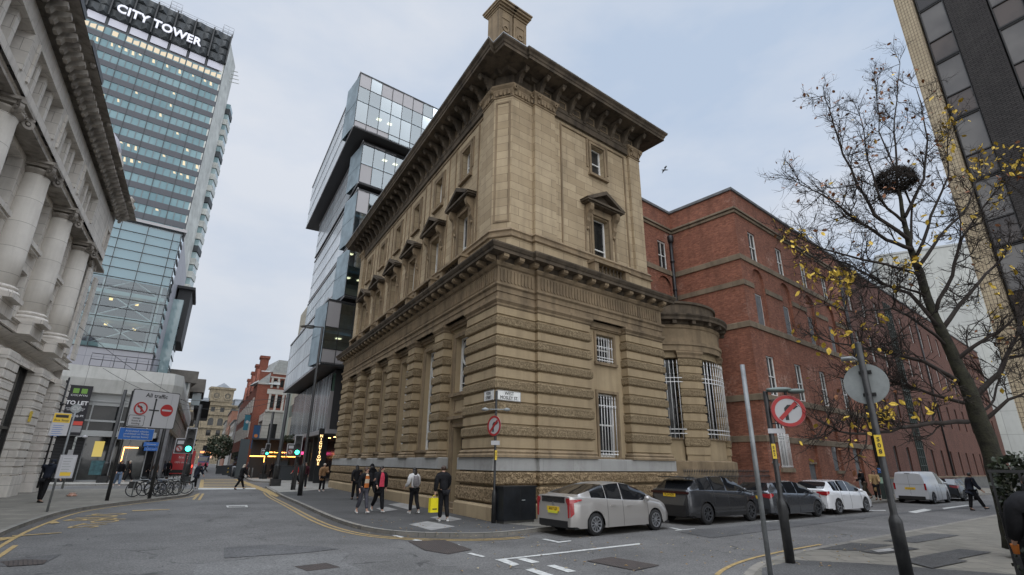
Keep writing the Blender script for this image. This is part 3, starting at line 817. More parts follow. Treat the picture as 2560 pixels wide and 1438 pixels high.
# the round bay beyond the side front
FB = Fr(FR(13.9, -3.3), D2, -1)
def arc(rad_, t0, t1, n): return [FB.xy(rad_ * math.cos(t), rad_ * math.sin(t)) for t in [t0 + (t1 - t0) * k / n for k in range(n + 1)]]
bt = MB()
RW = 3.45; T0, T1 = rad(168), rad(-8)
WIN = [(rad(155), rad(126)), (rad(104), rad(70)), (rad(48), rad(14))]
segs = []
tcur = T0
for t_a, t_b in WIN:
 segs.append((tcur, t_a)); tcur = t_b
segs.append((tcur, T1))
A_ = arc(RW, T0, T1, 40)
bt.sweep(A_, [(.12, 0), (.12, 1.2), (.2, 1.25), (.2, 1.95), (.02, 2.0)]);
bt.build('bow_plinth', M_trim, bank)
for t_a, t_b in segs:
 bow = MB(); bt = MB()
 n = max(3, int((t_a - t_b) / .09)); p = arc(RW, t_a, t_b, n)
 q0 = FB.xy((RW - .5) * math.cos(t_a), (RW - .5) * math.sin(t_a)); q1 = FB.xy((RW - .5) * math.cos(t_b), (RW - .5) * math.sin(t_b))
 p = [q0] + p + [q1]
 bow.sweep(p, [(-.05, 1.95), (-.05, 7.5)])
 for i in range(len(edges) - 1):
  z0, z1 = edges[i], edges[i + 1]
  if i in vset: bow.sweep(p, [(-.06, z0 + .01), (.02, z0 + .04), (.03, z0 + .08), (.03, z1 - .08), (.02, z1 - .04), (-.06, z1 - .01)], mi=1)
  else: bow.sweep(p, [(-.06, z0 + .015), (0.0, z0 + .045), (0.0, z1 - .045), (-.06, z1 - .015)])
 bow.sweep(p, [(0, 6.97), (.03, 7.0), (.03, 7.12), (.1, 7.24), (.1, 7.32), (-.1, 7.33)], mi=2)
 bow.build('bow_pier', [M_smooth, M_verm, M_trim], bank)
for t_a, t_b in WIN:
 p = arc(RW - .2, t_a, t_b, 8); bow = MB()
 bow.sweep(p, [(0, 1.95), (0, 3.05), (-.3, 3.06)]); bow.sweep(p, [(-.3, 7.0), (0, 7.02), (0, 7.5)])
 bow.sweep(p, [(0, 2.95), (.08, 2.97), (.08, 3.06), (-.3, 3.08)], mi=1); bow.build('bow_window_bay', [M_smooth, M_trim], bank)
bt = MB()
bt.sweep(A_, [(0, 7.33), (.04, 7.35), (.04, 7.6), (.1, 7.65), (.1, 7.8), (.0, 7.82), (.0, 8.5), (.06, 8.55), (.1, 8.7)])
bt.build('bow_moulding', M_trim, bank)
bt = MB()
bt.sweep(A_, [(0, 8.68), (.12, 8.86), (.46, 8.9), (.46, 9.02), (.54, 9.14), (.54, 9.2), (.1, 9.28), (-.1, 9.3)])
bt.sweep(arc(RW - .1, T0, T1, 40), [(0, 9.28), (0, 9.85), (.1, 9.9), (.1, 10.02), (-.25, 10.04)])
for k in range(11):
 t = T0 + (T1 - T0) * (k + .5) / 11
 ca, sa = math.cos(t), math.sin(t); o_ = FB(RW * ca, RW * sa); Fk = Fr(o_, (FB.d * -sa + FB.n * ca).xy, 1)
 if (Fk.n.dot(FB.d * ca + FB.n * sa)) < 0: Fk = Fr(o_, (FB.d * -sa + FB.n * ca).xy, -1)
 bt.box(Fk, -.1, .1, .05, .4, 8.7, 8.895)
bt.build('bow_cornice', M_soot_shade, bank)
m = MB()
m.prism([FB.xy((RW - .6) * math.cos(t), (RW - .6) * math.sin(t)) for t in [T0 + (T1 - T0) * k / 20 for k in range(21)]], 0, 9.3)
m.build('bow_glazing', M_pane, bank)
for t_a, t_b in WIN:
 n = 9; bars = MB()
 for k in range(n):
  t = t_a + (t_b - t_a) * (k + .5) / n; q = FB((RW + .04) * math.cos(t), (RW + .04) * math.sin(t), 0)
  bars.tube([q + Vector((0, 0, 3.0)), q + Vector((0, 0, 6.6))], .017, 6); bars.lathe(q + Vector((0, 0, 6.6)), [(.017, 0), (.035, .08), (0, .26)], 6); bars.lathe(q + Vector((0, 0, 6.1)), [(.017, 0), (.036, .06), (.017, .12)], 6)
 for z in (3.25, 3.45, 5.75, 5.95): bars.sweep(arc(RW + .04, t_a + .03, t_b - .03, 8), [(-.012, z - .02), (.012, z - .02), (.012, z + .02), (-.012, z + .02), (-.012, z - .02)])
 # white sash lines on the glass
 for t in (t_a + (t_b - t_a) * .5,):
  q = FB((RW - .42) * math.cos(t), (RW - .42) * math.sin(t)); bars.tube([q + Vector((0, 0, 3.0)), q + Vector((0, 0, 7.0))], .035, 4)
 bars.build('window_bars', M_iron, bank)
m = MB(); Fk = Fr(FR(10.3, -2.2), D2, -1)
m.box(FR, 9.7, 18.8, -8, -3.2, 0, 9.2); m.build('link_wall', M_stone, bank)
# street name plates at the corner
def plate(name, label, F, a0, a1, b, z0, z1, lines, bg_, fg, size, cat='street sign', border=True, sx=1.0, ls=1.0):
 t = thing(name, label, cat, tuple(F((a0 + a1) / 2, b, z0)))
 m = MB(); m.box(F, a0, a1, b, b + .02, z0, z1); m.build('plate', bg_, t)
 if border:
  m = MB(); e = .012
  for q in ((a0, a1, z1 - e * 1.6, z1 - e * .6), (a0, a1, z0 + e * .6, z0 + e * 1.6), (a0 + e * .6, a0 + e * 1.6, z0, z1), (a1 - e * 1.6, a1 - e * .6, z0, z1)):
   m.box(F, q[0], q[1], b + .02, b + .0235, q[2], q[3])
  m.build('border', fg, t)
 text(lines, size, fg, t, F.M((a0 + a1) / 2, b + .024, (z0 + z1) / 2), sx=sx, ls=ls)
 return t
M_plate = flat('white enamel', (.75, .75, .73), .4, var=.1, scale=5); M_ink = flat('black lettering', (.02, .02, .02), .6)
plate('street_name_sign', 'white street name plate reading York Street on the left side of the corner', FL, .06, .78, .02, 3.85, 4.2, 'YORK\nSTREET', M_plate, M_ink, .15, ls=.95, sx=.9)
plate('street_name_sign', 'white street name plate reading West Mosley St. on the right side of the corner', FR, .06, 1.12, .02, 3.85, 4.2, 'WEST\nMOSLEY ST.', M_plate, M_ink, .165, ls=.92, sx=.95)
plate('number_plate', 'tiny white plate low on the far pier of the sandstone building', FL, 24.2, 24.5, .02, 4.3, 4.6, '8', M_plate, M_ink, .2, 'sign', border=False)
# ================================================================ ground, roads, pavements
def asphalt(name, c, crack=1.0, tint=(1, 1, 1)):
 m, nt, b = _base(name); Nn = nt.nodes.new; Lk = nt.links.new
 g = Nn('ShaderNodeNewGeometry')
 n1 = Nn('ShaderNodeTexNoise'); n1.inputs['Scale'].default_value = 0.3; n1.inputs['Detail'].default_value = 10; n1.inputs['Roughness'].default_value = .68
 n2 = Nn('ShaderNodeTexNoise'); n2.inputs['Scale'].default_value = 28; n2.inputs['Detail'].default_value = 4; n2.inputs['Roughness'].default_value = .8
 n3 = Nn('ShaderNodeTexNoise'); n3.inputs['Scale'].default_value = 1.6; n3.inputs['Detail'].default_value = 6
 for n_ in (n1, n2, n3): Lk(g.outputs['Position'], n_.inputs['Vector'])
 c1 = Nn('ShaderNodeValToRGB'); c1.color_ramp.elements[0].position = .3; c1.color_ramp.elements[1].position = .72
 c1.color_ramp.elements[0].color = tuple(x * .62 * t for x, t in zip(c, tint)) + (1,); c1.color_ramp.elements[1].color = tuple(x * 1.32 * t for x, t in zip(c, tint)) + (1,)
 Lk(n1.outputs[0], c1.inputs[0])
 # grit
 mr = Nn('ShaderNodeMapRange'); mr.inputs[1].default_value = .35; mr.inputs[2].default_value = .65; mr.inputs[3].default_value = .45; mr.inputs[4].default_value = 1.55
 Lk(n2.outputs[0], mr.inputs[0])
 mx = Nn('ShaderNodeMix'); mx.data_type = 'RGBA'; mx.blend_type = 'MULTIPLY'; mx.inputs[0].default_value = 1
 cb = Nn('ShaderNodeCombineColor')
 for i in range(3): Lk(mr.outputs[0], cb.inputs[i])
 Lk(c1.outputs[0], mx.inputs[6]); Lk(cb.outputs[0], mx.inputs[7])
 # cracks: thin lines where a warped cell pattern meets, only in worn places
 vo = Nn('ShaderNodeTexVoronoi'); vo.feature = 'DISTANCE_TO_EDGE'; vo.inputs['Scale'].default_value = .33
 nw = Nn('ShaderNodeTexNoise'); nw.inputs['Scale'].default_value = 1.1; nw.inputs['Detail'].default_value = 5
 Lk(g.outputs['Position'], nw.inputs['Vector'])
 va = Nn('ShaderNodeVectorMath'); va.operation = 'MULTIPLY_ADD'; va.inputs[1].default_value = (1.6, 1.6, 0)
 Lk(nw.outputs['Color'], va.inputs[0]); Lk(g.outputs['Position'], va.inputs[2]); Lk(va.outputs[0], vo.inputs['Vector'])
 ck = Nn('ShaderNodeMapRange'); ck.inputs[1].default_value = .0; ck.inputs[2].default_value = .012; ck.inputs[3].default_value = 1; ck.inputs[4].default_value = 0
 Lk(vo.outputs['Distance'], ck.inputs[0])
 wr = Nn('ShaderNodeMapRange'); wr.inputs[1].default_value = .48; wr.inputs[2].default_value = .6; wr.inputs[3].default_value = 0; wr.inputs[4].default_value = .75 * crack
 Lk(n3.outputs[0], wr.inputs[0])
 mm = Nn('ShaderNodeMath'); mm.operation = 'MULTIPLY'; Lk(ck.outputs[0], mm.inputs[0]); Lk(wr.outputs[0], mm.inputs[1])
 m2 = Nn('ShaderNodeMix'); m2.data_type = 'RGBA'; m2.inputs[7].default_value = (.02, .02, .02, 1)
 Lk(mm.outputs[0], m2.inputs[0]); Lk(mx.outputs[2], m2.inputs[6]); Lk(m2.outputs[2], b.inputs['Base Color'])
 b.inputs['Roughness'].default_value = .78; b.inputs['Specular IOR Level'].default_value = .35
 bp = Nn('ShaderNodeBump'); bp.inputs['Strength'].default_value = .5; bp.inputs['Distance'].default_value = .012
 Lk(n2.outputs[0], bp.inputs['Height'])
 b2 = Nn('ShaderNodeBump'); b2.inputs['Strength'].default_value = .6; b2.inputs['Distance'].default_value = .02; b2.invert = True
 Lk(mm.outputs[0], b2.inputs['Height']); Lk(bp.outputs[0], b2.inputs['Normal']); Lk(b2.outputs[0], b.inputs['Normal'])
 return m
M_road = asphalt('road asphalt', (.122, .119, .115))
M_patch = asphalt('newer asphalt patch', (.088, .087, .087), .2)
M_patchl = asphalt('pale asphalt patch', (.142, .140, .136), .2)
M_pave = asphalt('tarmac footway', (.074, .073, .072), .5)
M_flag = masonry('paving flags', (.22, .205, .175), (.165, .155, .132), (.09, .085, .075), 0.75, 0.6, .012, grime=.45, gcol=(.09, .088, .08), bump=.5, patch=.5, pcol=(.12, .12, .12))
M_flagw = masonry('pale paving flags', (.34, .33, .30), (.28, .27, .25), (.14, .13, .12), 0.9, 0.6, .012, grime=.35, gcol=(.14, .135, .125), bump=.5)
M_kerb = masonry('kerb stone', (.26, .24, .21), (.21, .2, .18), (.08, .08, .07), .9, 50, .01, grime=.5, gcol=(.07, .07, .065))
M_gut = asphalt('gutter dirt', (.085, .08, .075), 0)
def ribbon(pts, w0, w1, z, name, m, kind='structure', parent=None, zs=None):
 """flat strip between offsets w0..w1 to the right of a plan line"""
 mb = MB(); mb.sweep(pts, [(w0, z), (w1, z)], caps=False)
 o = mb.build(name, m, parent, recalc=False)
 for p in o.data.polygons:
  pass
 if kind: o['kind'] = kind
 return o
def smooth_line(P, it=2):
 P = [Vector((p[0], p[1])) for p in P]
 for _ in range(it):
  Q = [P[0]]
  for i in range(len(P) - 1):
   Q += [P[i] * .75 + P[i + 1] * .25, P[i] * .25 + P[i + 1] * .75]
  P = Q + [P[-1]]
 return [(p.x, p.y) for p in P]
mg = MB(); mg.quad((-900, -300, ZR), (900, -300, ZR), (900, 1500, ZR), (-900, 1500, ZR))
gnd = mg.build('road', M_road, recalc=False); gnd['kind'] = 'structure'
def slab(name, poly, m, z0=ZR - .05, z1=0.0):
 mb = MB(); n = len(poly)
 mb.prism(poly, z0, z1)
 o = mb.build(name, m); o['kind'] = 'structure'
 return o
def R2(p): return (p.x, p.y)
# pavement round the bank
kerbR = [G(690, 1230), G(700, 1237), G(750, 1258), G(800, 1281), G(850, 1301), G(900, 1315), G(960, 1326), G(1060, 1333), G(1200, 1334), G(1290, 1328), G(1345, 1321), G(1425, 1311)]
kR = [R2(p) for p in kerbR]
dirk = Vector((math.cos(rad(36.0)), math.sin(rad(36.0))))
p0 = Vector(kR[-1]); kR += [(p0 + dirk * 20).to_tuple(), (p0 + dirk * 110).to_tuple()]
kR = [FL.xy(27.5, 4.0), FL.xy(21, 4.1)] + kR
kRs = smooth_line(kR, 2)
backR = [FR.xy(110, -3), FL.xy(27.5, -12)]
slab('pavement', kRs + backR, M_pave)
mk = MB(); mk.sweep(kRs, [(-.15, .004), (0.008, .004), (.012, -.01), (.012, ZR)], caps=False); o = mk.build('kerb', M_kerb, recalc=False); o['kind'] = 'structure'
ribbon(kRs[:-4], .012, .30, ZR + .004, 'gutter', M_gut)
# stone flags in the side-street stretch and by the cars
pf = [R2(G(1322, 1312)), R2(G(1362, 1325)), (p0 + dirk * .3).to_tuple(), (p0 + dirk * 20 ).to_tuple()]
off = Vector((-dirk.y, dirk.x))
a_ = Vector(kR[12]) ;
strip = [(Vector(q) + off * .16).to_tuple() for q in [(p0 - dirk * .6).to_tuple(), (p0 + dirk * 60).to_tuple()]]
q0 = R2(G(1225, 1308));
mbf = MB(); z_ = .004
mbf.add([(*R2(G(1228, 1306)), z_), (*R2(G(1352, 1318)), z_), (*strip[0], z_), (*strip[1], z_), (*FR.xy(62, .35), z_), (*FR.xy(.3, .32), z_)], [(0, 1, 2, 3, 4, 5)])
o = mbf.build('flag_paving', M_flag, recalc=False); o['kind'] = 'structure'
# inset pale slabs in the tarmac footway
def inset(name, pix, m, z=.004, lab=None):
 mb = MB(); mb.add([(*R2(G(x, y, z)), z) for x, y in pix], [tuple(range(len(pix)))])
 o = mb.build(name, m, recalc=False); o['kind'] = 'structure'; return o
M_cover = flat('concrete cover', (.25, .245, .235), .8, var=.25, scale=3, bump=.2)
inset('footway_cover', [(1022, 1311), (1068, 1303), (1138, 1316), (1078, 1326)], M_cover)
inset('footway_cover', [(1075, 1294), (1110, 1287), (1155, 1298), (1124, 1304)], M_cover)
inset('footway_cover', [(970, 1261), (1000, 1257), (1062, 1264), (1020, 1274)], M_cover)
inset('footway_cover', [(940, 1271), (965, 1267), (995, 1274), (960, 1279)], M_cover)
# raised crossing between the bank and the glass block
slab('crossing_paving', [R2(G(668, 1219)), R2(G(690, 1231)), R2(G(742, 1229)), R2(G(850, 1219)), R2(G(850, 1203)), R2(G(700, 1206))], M_flagw, z1=.003)
# pavement in front of the glass block, runs far up the long street
kG = [FL.xy(260, 2.2), FL.xy(120, 2.6), FL.xy(62, 3.6), FL.xy(44, 3.9), R2(G(618, 1199)), R2(G(640, 1203)), R2(G(700, 1205))]
kGs = smooth_line(kG[:], 1)
slab('far_pavement', kGs + [FL.xy(38, -22), FL.xy(38, -60), FL.xy(260, -60)], M_flagw)
mk = MB(); mk.sweep(kGs, [(-.15, .004), (.01, .004), (.01, ZR)], caps=False); o = mk.build('kerb', M_kerb, recalc=False); o['kind'] = 'structure'
# left pavement with the cycle stands
kL = [(-4.0, 0.5), (-9.6, 9.6), R2(G(0, 1331)), R2(G(70, 1304)), R2(G(150, 1279)), R2(G(200, 1269)), R2(G(300, 1256)), R2(G(400, 1245)), R2(G(462, 1238)), R2(G(478, 1231)), R2(G(484, 1223))]
kLs = smooth_line(kL, 2)
slab('left_pavement', kLs + [R2(G(430, 1221)), R2(G(130, 1223)), R2(G(60, 1224)), (-60, 50), (-70, -5)], M_flag)
mk = MB(); mk.sweep(kLs, [(-.16, .004), (.01, .004), (.015, -.01), (.015, ZR)], caps=False); o = mk.build('kerb', M_kerb, recalc=False); o['kind'] = 'structure'
ribbon(kLs, .015, .35, ZR + .004, 'gutter', M_gut)
# pavement of the department block, and up the left of the long street
kP = [(-110, 72), R2(G(130, 1211)), R2(G(300, 1210)), R2(G(440, 1209)), R2(G(484, 1204)), R2(G(498, 1194)), R2(G(507, 1180))]
slab('far_left_pavement', kP + [FL.xy(260, 11), FL.xy(260, 60), (-160, 120)], M_flagw)
# pavement on the camera's right
kS = [(30, 29.5), R2(G(2495, 1286)), R2(G(2300, 1322)), R2(G(2050, 1366)), R2(G(1960, 1385)), R2(G(1905, 1402)), R2(G(1872, 1420)), R2(G(1850, 1450)), (2.9, 7.6), (2.4, 4.2), (2.2, 0)]
kSs = smooth_line([kS[0]] + kS[1:], 2)
farS = Vector(kS[1]) ; dS = (Vector(kS[1]) - Vector(kS[3])).normalized(); kSfar = (farS + dS * 90).to_tuple()
kSs = [kSfar, kS[1]] + smooth_line(kS[2:], 2)
slab('near_pavement', kSs + [(2.2, -8), (40, -8), (110, 60)], M_flag)
mk = MB(); mk.sweep(kSs, [(-.15, .004), (.01, .004), (.01, ZR)], caps=False); o = mk.build('kerb', M_kerb, recalc=False); o['kind'] = 'structure'
inset('tarmac_footway', [(1905, 1420), (1990, 1400), (2160, 1408), (2560, 1438), (2560, 1560), (1900, 1560)], M_pave)
for k, px in enumerate([[(2040, 1373), (2130, 1357), (2235, 1362), (2150, 1377)], [(2205, 1352), (2330, 1333), (2400, 1338), (2290, 1357)], [(2150, 1378), (2260, 1366), (2300, 1372), (2200, 1385)], [(2290, 1392), (2400, 1372), (2480, 1380), (2380, 1400)], [(2250, 1400), (2330, 1387), (2420, 1402), (2330, 1420)]]):
 inset('tarmac_patch', px, M_pave, .008 + .003 * k)
inset('paving_cover', [(2180, 1376), (2225, 1370), (2240, 1376), (2196, 1381)], M_cover, .026)

# ---- markings
M_yel = flat('worn yellow road paint', (.40, .27, .10), .7, var=.45, scale=9, noisecol=(.46, .33, .14))
M_wht = flat('worn white road paint', (.46, .46, .44), .7, var=.35, scale=10)
def line_mark(pts, w_, m, name='road_marking', z=ZR + .009):
 return ribbon(pts, 0, w_, z, name, m)
kk = kRs[3:]
def sub(path_, o0, o1, i0=0, i1=None, m=M_yel, nm='yellow_line'): return ribbon(path_[i0:i1], o0, o1, ZR + .009, nm, m)
jend = min(range(len(kRs)), key=lambda i: (Vector(kRs[i]) - Vector(R2(G(1285, 1330)))).length)
sub(kRs, .36, .45, 6, jend + 1); sub(kRs, .56, .65, 6, jend + 1)
sub(kLs, .30, .40, 6, len(kLs) - 6);
sub(kLs, .55, .65, 4, 9)
i0 = 0
sub(kSs, .22, .31, 0, 12); sub(kSs, .45, .54, 7, 22)
PZ = [0]
def pm(pix, m, name='road_marking', z=ZR + .009):
 PZ[0] += 1; z += .00012 * PZ[0]
 mb = MB(); mb.add([(*R2(G(x, y, z)), z) for x, y in pix], [tuple(range(len(pix)))]); o = mb.build(name, m, recalc=False); o['kind'] = 'structure'; return o
pm([(1237, 1399), (1245, 1401), (1602, 1361), (1598, 1358)], M_wht)
pm([(1242, 1400), (1262, 1397), (1299, 1411), (1282, 1415)], M_wht)
pm([(1290, 1397), (1312, 1395), (1350, 1405), (1330, 1408)], M_wht)
pm([(1366, 1414), (1386, 1412), (1441, 1428), (1420, 1431)], M_wht)
pm([(1313, 1424), (1333, 1421), (1385, 1438), (1360, 1441)], M_wht)
for q in ([(1168, 1384), (1178, 1382), (1214, 1391), (1206, 1393)], [(1128, 1375), (1136, 1373), (1146, 1375), (1140, 1377)], [(1064, 1358), (1072, 1356), (1094, 1362), (1088, 1364)], [(1097, 1365), (1103, 1364), (1110, 1366), (1104, 1368)], [(1030, 1351), (1038, 1348), (1056, 1351), (1048, 1353)], [(980, 1338), (990, 1338), (1012, 1343), (1002, 1344)], [(1140, 1362), (1146, 1361), (1152, 1363), (1147, 1365)]): pm(q, M_wht)
for q in ([(1354, 1348), (1364, 1347), (1402, 1355), (1396, 1357)], [(1396, 1357), (1398, 1354), (1428, 1351), (1428, 1353)], [(1672, 1319), (1680, 1319), (1706, 1324), (1702, 1326)], [(1686, 1326), (1690, 1327), (1738, 1322), (1736, 1321)], [(1898, 1305), (1902, 1306), (1955, 1301), (1953, 1300)], [(2170, 1276), (2174, 1277), (2215, 1277), (2213, 1275)]): pm(q, M_wht)
for q in ([(2270, 1280), (2310, 1272), (2330, 1275), (2290, 1283)], [(2355, 1270), (2420, 1262), (2425, 1264), (2360, 1273)]): pm(q, M_wht)
# yellow box in the junction
for k in range(7):
 y = 1198 + k * 4.0
 pm([(512 - k * 1.5, y), (512 - k * 1.5, y + 1.5), (590 + k * 13, y + 1.2), (590 + k * 13, y)], M_yel)
pm([(502, 1199), (510, 1199), (508, 1222), (497, 1222)], M_yel); pm([(585, 1199), (592, 1198), (700, 1240), (690, 1242)], M_yel); pm([(495, 1220), (496, 1224), (640, 1223), (638, 1220)], M_wht)
pm([(590, 1199), (597, 1198), (712, 1240), (704, 1241)], M_yel)
pm([(480, 1249), (487, 1249), (500, 1234), (494, 1234)], M_yel); pm([(494, 1250), (501, 1250), (511, 1234), (505, 1234)], M_yel)
# BUS STOP written on the road, much worn
def road_text(body, px, py, size, ang, sx, sy, m):
 o = text(body, size, m, None, Matrix.Translation(G(px, py, ZR + .009)) @ Matrix.Rotation(ang, 4, 'Z') @ Matrix.Rotation(-PI / 2, 4, 'X') @ Matrix.Diagonal((sx, 1, sy, 1)), 'road_lettering', ext=0.0005)
 o['kind'] = 'structure'; return o
kd = (Vector(R2(G(150, 1285))) - Vector(R2(G(400, 1250)))); ang = math.atan2(kd.y, kd.x) + PI
road_text('BUS', 250, 1292, 1.0, ang + .15, 1.5, 1.5, M_yel); road_text('STOP', 255, 1306, .8, ang + .15, 1.5, 1.3, M_yel)
pm([(330, 1276), (332, 1278), (425, 1274), (423, 1273)], M_yel); pm([(30, 1339), (31, 1341), (155, 1332), (153, 1331)], M_yel)
pm([(0, 1344), (0, 1352), (50, 1342), (52, 1341)], M_yel); pm([(118, 1306), (140, 1303), (150, 1307), (128, 1309)], M_yel)
# patches, covers, repairs
pm([(495, 1410), (780, 1385), (878, 1383), (852, 1402), (905, 1425), (900, 1438), (480, 1438)], M_patchl, 'road_patch', ZR + .004)
pm([(0, 1400), (120, 1388), (155, 1385), (112, 1408), (0, 1416)], M_patch, 'road_patch', ZR + .004)
M_manh = masonry('ribbed iron cover', (.11, .085, .075), (.09, .075, .068), (.03, .03, .03), .09, .05, .008, grime=.3, gcol=(.03, .03, .03), bump=1)
inset_z = ZR + .012
pm([(1466, 1402), (1528, 1392), (1650, 1413), (1588, 1426)], M_manh, 'manhole_cover', ZR + .008)
pm([(1020, 1353), (1110, 1349), (1180, 1374), (1120, 1385), (1060, 1375)], M_manh, 'manhole_cover', ZR + .006)
pm([(735, 1416), (815, 1407), (852, 1418), (768, 1428)], M_manh, 'manhole_cover', ZR + .008)
pm([(0, 1404), (60, 1398), (120, 1400), (108, 1410), (20, 1416)], M_manh, 'manhole_cover', ZR + .007)
pm([(560, 1369), (660, 1362), (800, 1366), (850, 1372), (750, 1383), (560, 1395)], M_patch, 'road_patch', ZR + .003)
pm([(565, 1264), (568, 1269), (620, 1268), (618, 1263)], M_wht); pm([(570, 1265.5), (572, 1267.5), (614, 1266.8), (612, 1264.7)], M_road, 'road_patch', ZR + .012)
pm([(1700, 1330), (1760, 1322), (2480, 1262), (2480, 1266), (2200, 1290), (1780, 1345)], M_patch, 'road_patch', ZR + .003)
# fallen leaves and litter
ml = MB(); rnd = random.Random(3)
for k in range(260):
 if k < 150: p = G(rnd.uniform(1150, 2200), rnd.uniform(1330, 1420), 0)
 else: p = G(rnd.uniform(850, 1330), rnd.uniform(1300, 1345), 0)
 a = rnd.uniform(0, 6.28); s_ = rnd.uniform(.02, .045); u = Vector((math.cos(a), math.sin(a), 0)) * s_; v = Vector((-math.sin(a), math.cos(a), 0)) * s_ * .6
 zz = Vector((0, 0, .012))
 if k < 150: zz = Vector((0, 0, ZR + .018))
 if (p - Vector((9, 12, 0))).length < 6.5: zz = Vector((0, 0, .02))
 ml.add([p + zz - u, p + zz + v + Vector((0, 0, .01)), p + zz + u, p + zz - v + Vector((0, 0, .012))], [(0, 1, 2, 3)], k % 2)
o = ml.build('fallen_leaves', [flat('dry leaf', (.28, .17, .06), .8, var=.4, scale=20), flat('pale leaf', (.4, .33, .2), .8, var=.3, scale=20)], recalc=False); tag(o, 'scattered dry leaves and litter on road and pavement', 'leaves', kind='stuff')
o = MB().lathe(G(60, 1259.5, .0) * 0 + G(179, 1241, 0.0), [(0, 0), (.2, .01), (.22, .06), (.12, .12), (.15, .16), (0, .15)], 7).build('crumpled_bag', flat('orange plastic', (.75, .22, .10), .5, var=.5, scale=12, noisecol=(.8, .6, .5)))
tag(o, 'crumpled orange and white plastic bag on the left pavement', 'litter')
# ================================================================ the other buildings
M_brick = masonry('red brick', (.38, .155, .098), (.25, .098, .065), (.17, .105, .08), .225, .075, .009, grime=.42, gcol=(.07, .035, .026), bump=.6, patch=.75, pcol=(.55, .36, .29), brickvar=1.0)
M_brick2 = masonry('dark brown brick', (.155, .072, .052), (.115, .052, .04), (.07, .045, .038), .225, .075, .008, grime=.4, gcol=(.035, .02, .018), bump=.4, brickvar=.6)
M_band = masonry('brown stone band', (.24, .19, .135), (.19, .15, .105), (.09, .07, .05), 1.2, 50, .008, grime=.6, gcol=(.06, .048, .036), bump=.3)
M_plinthg = flat('grey rendered plinth', (.10, .10, .095), .85, var=.3, scale=2, bump=.2)
M_lead = flat('roof lead', (.12, .125, .13), .6, var=.3)
M_pipe = flat('black cast iron', (.012, .012, .014), .5)
def spandrel(mb, F, x0, x1, zs, zt, b, mi=0, n=14):
 """wall skin above a round arch that springs at zs, up to zt"""
 cx, r_ = (x0 + x1) / 2, (x1 - x0) / 2
 for k in range(n):
  t0, t1 = PI - PI * k / n, PI - PI * (k + 1) / n
  a, c_ = (cx + r_ * math.cos(t0), zs + r_ * math.sin(t0)), (cx + r_ * math.cos(t1), zs + r_ * math.sin(t1))
  mb.quad(F(a[0], b, a[1]), F(c_[0], b, c_[1]), F(c_[0], b, zt), F(a[0], b, zt), mi)
def arch_reveal(mb, F, x0, x1, zs, b, d, mi=0, n=14):
 cx, r_ = (x0 + x1) / 2, (x1 - x0) / 2
 for k in range(n):
  t0, t1 = PI - PI * k / n, PI - PI * (k + 1) / n
  a, c_ = (cx + r_ * math.cos(t0), zs + r_ * math.sin(t0)), (cx + r_ * math.cos(t1), zs + r_ * math.sin(t1))
  mb.quad(F(a[0], b, a[1]), F(c_[0], b, c_[1]), F(c_[0], b - d, c_[1]), F(a[0], b - d, a[1]), mi)
def window_mesh(w2, H, bars=((0, .47),), fm=None, pm=None, t=.07, name='window'):
 F0 = Fr((0, 0, 0), (1, 0), -1); m = MB()
 for a0, a1, z0, z1 in ((-w2, -w2 + t, 0, H), (w2 - t, w2, 0, H), (-w2 + t, w2 - t, H - t, H), (-w2 + t, w2 - t, 0, t)): m.box(F0, a0, a1, 0, .06, z0, z1)
 for kind, v in bars:
  if kind == 0: m.box(F0, -w2 + t, w2 - t, 0.004, .055, H * v, H * v + .05)
  else: m.box(F0, v * w2 - .02, v * w2 + .02, 0.006, .045, t, H - t)
 f = m.build(name, fm or M_white); p = MB(); p.quad(F0(-w2, -.01, 0), F0(w2, -.01, 0), F0(w2, -.01, H), F0(-w2, -.01, H))
 p = p.build('pane', pm or M_pane); p.parent = f
 return f
class WinSet:
 def __init__(s, par, w2, H, **k): s.p = par; s.a = (w2, H); s.k = k; s.f = None
 def put(s, F, a, b, z):
  if s.f is None: s.f = window_mesh(*s.a, **s.k); place(s.f, s.p, F.M(a, b, z)); return s.f
  return linked(s.f, s.p, F.M(a, b, z))
# ---------------------------------------------------------------- red brick warehouse
Bp = G(1938, 1258); BD = bear(2900, 1187)
FK = Fr(Bp, BD, -1)
FKs = Fr(Bp, (-FK.n).xy, 1)      # flank at right angles, going back from the corner
if FKs.n.dot(-FK.d) < 0: FKs = Fr(Bp, (-FK.n).xy, -1)
brick = thing('brick_building', 'four-storey red brick warehouse with sash windows, blind arches and stone bands beyond the sandstone bow', 'building', tuple(Bp))
mb = MB(); WX = [2.0, 5.85, 9.7, 13.5]
holes = []
for x in WX:
 holes += [(x - .5, x + .5, 14.0, 15.95), (x - .75, x + .75, 9.8, 13.45), (x - .52, x + .52, 5.65, 7.95)]
holes += [(WX[0] - .62, WX[0] + .62, 1.75, 4.6)]
for x in (5.85, 9.7, 13.5): holes.append((x - .8, x + .8, 0.0 if x != 9.7 else 1.6, 4.75))
mb.wall(FK, 0, 17.0, 0, 0, 18.3, holes, .16)
for x in WX:
 spandrel(mb, FK, x - .75, x + .75, 12.7, 13.45, 0); arch_reveal(mb, FK, x - .75, x + .75, 12.7, 0, .14)
 mb.wall(FK, x - .75, x + .75, -.14, 9.8, 13.45, [(x - .5, x + .5, 9.8, 11.85)], .14)
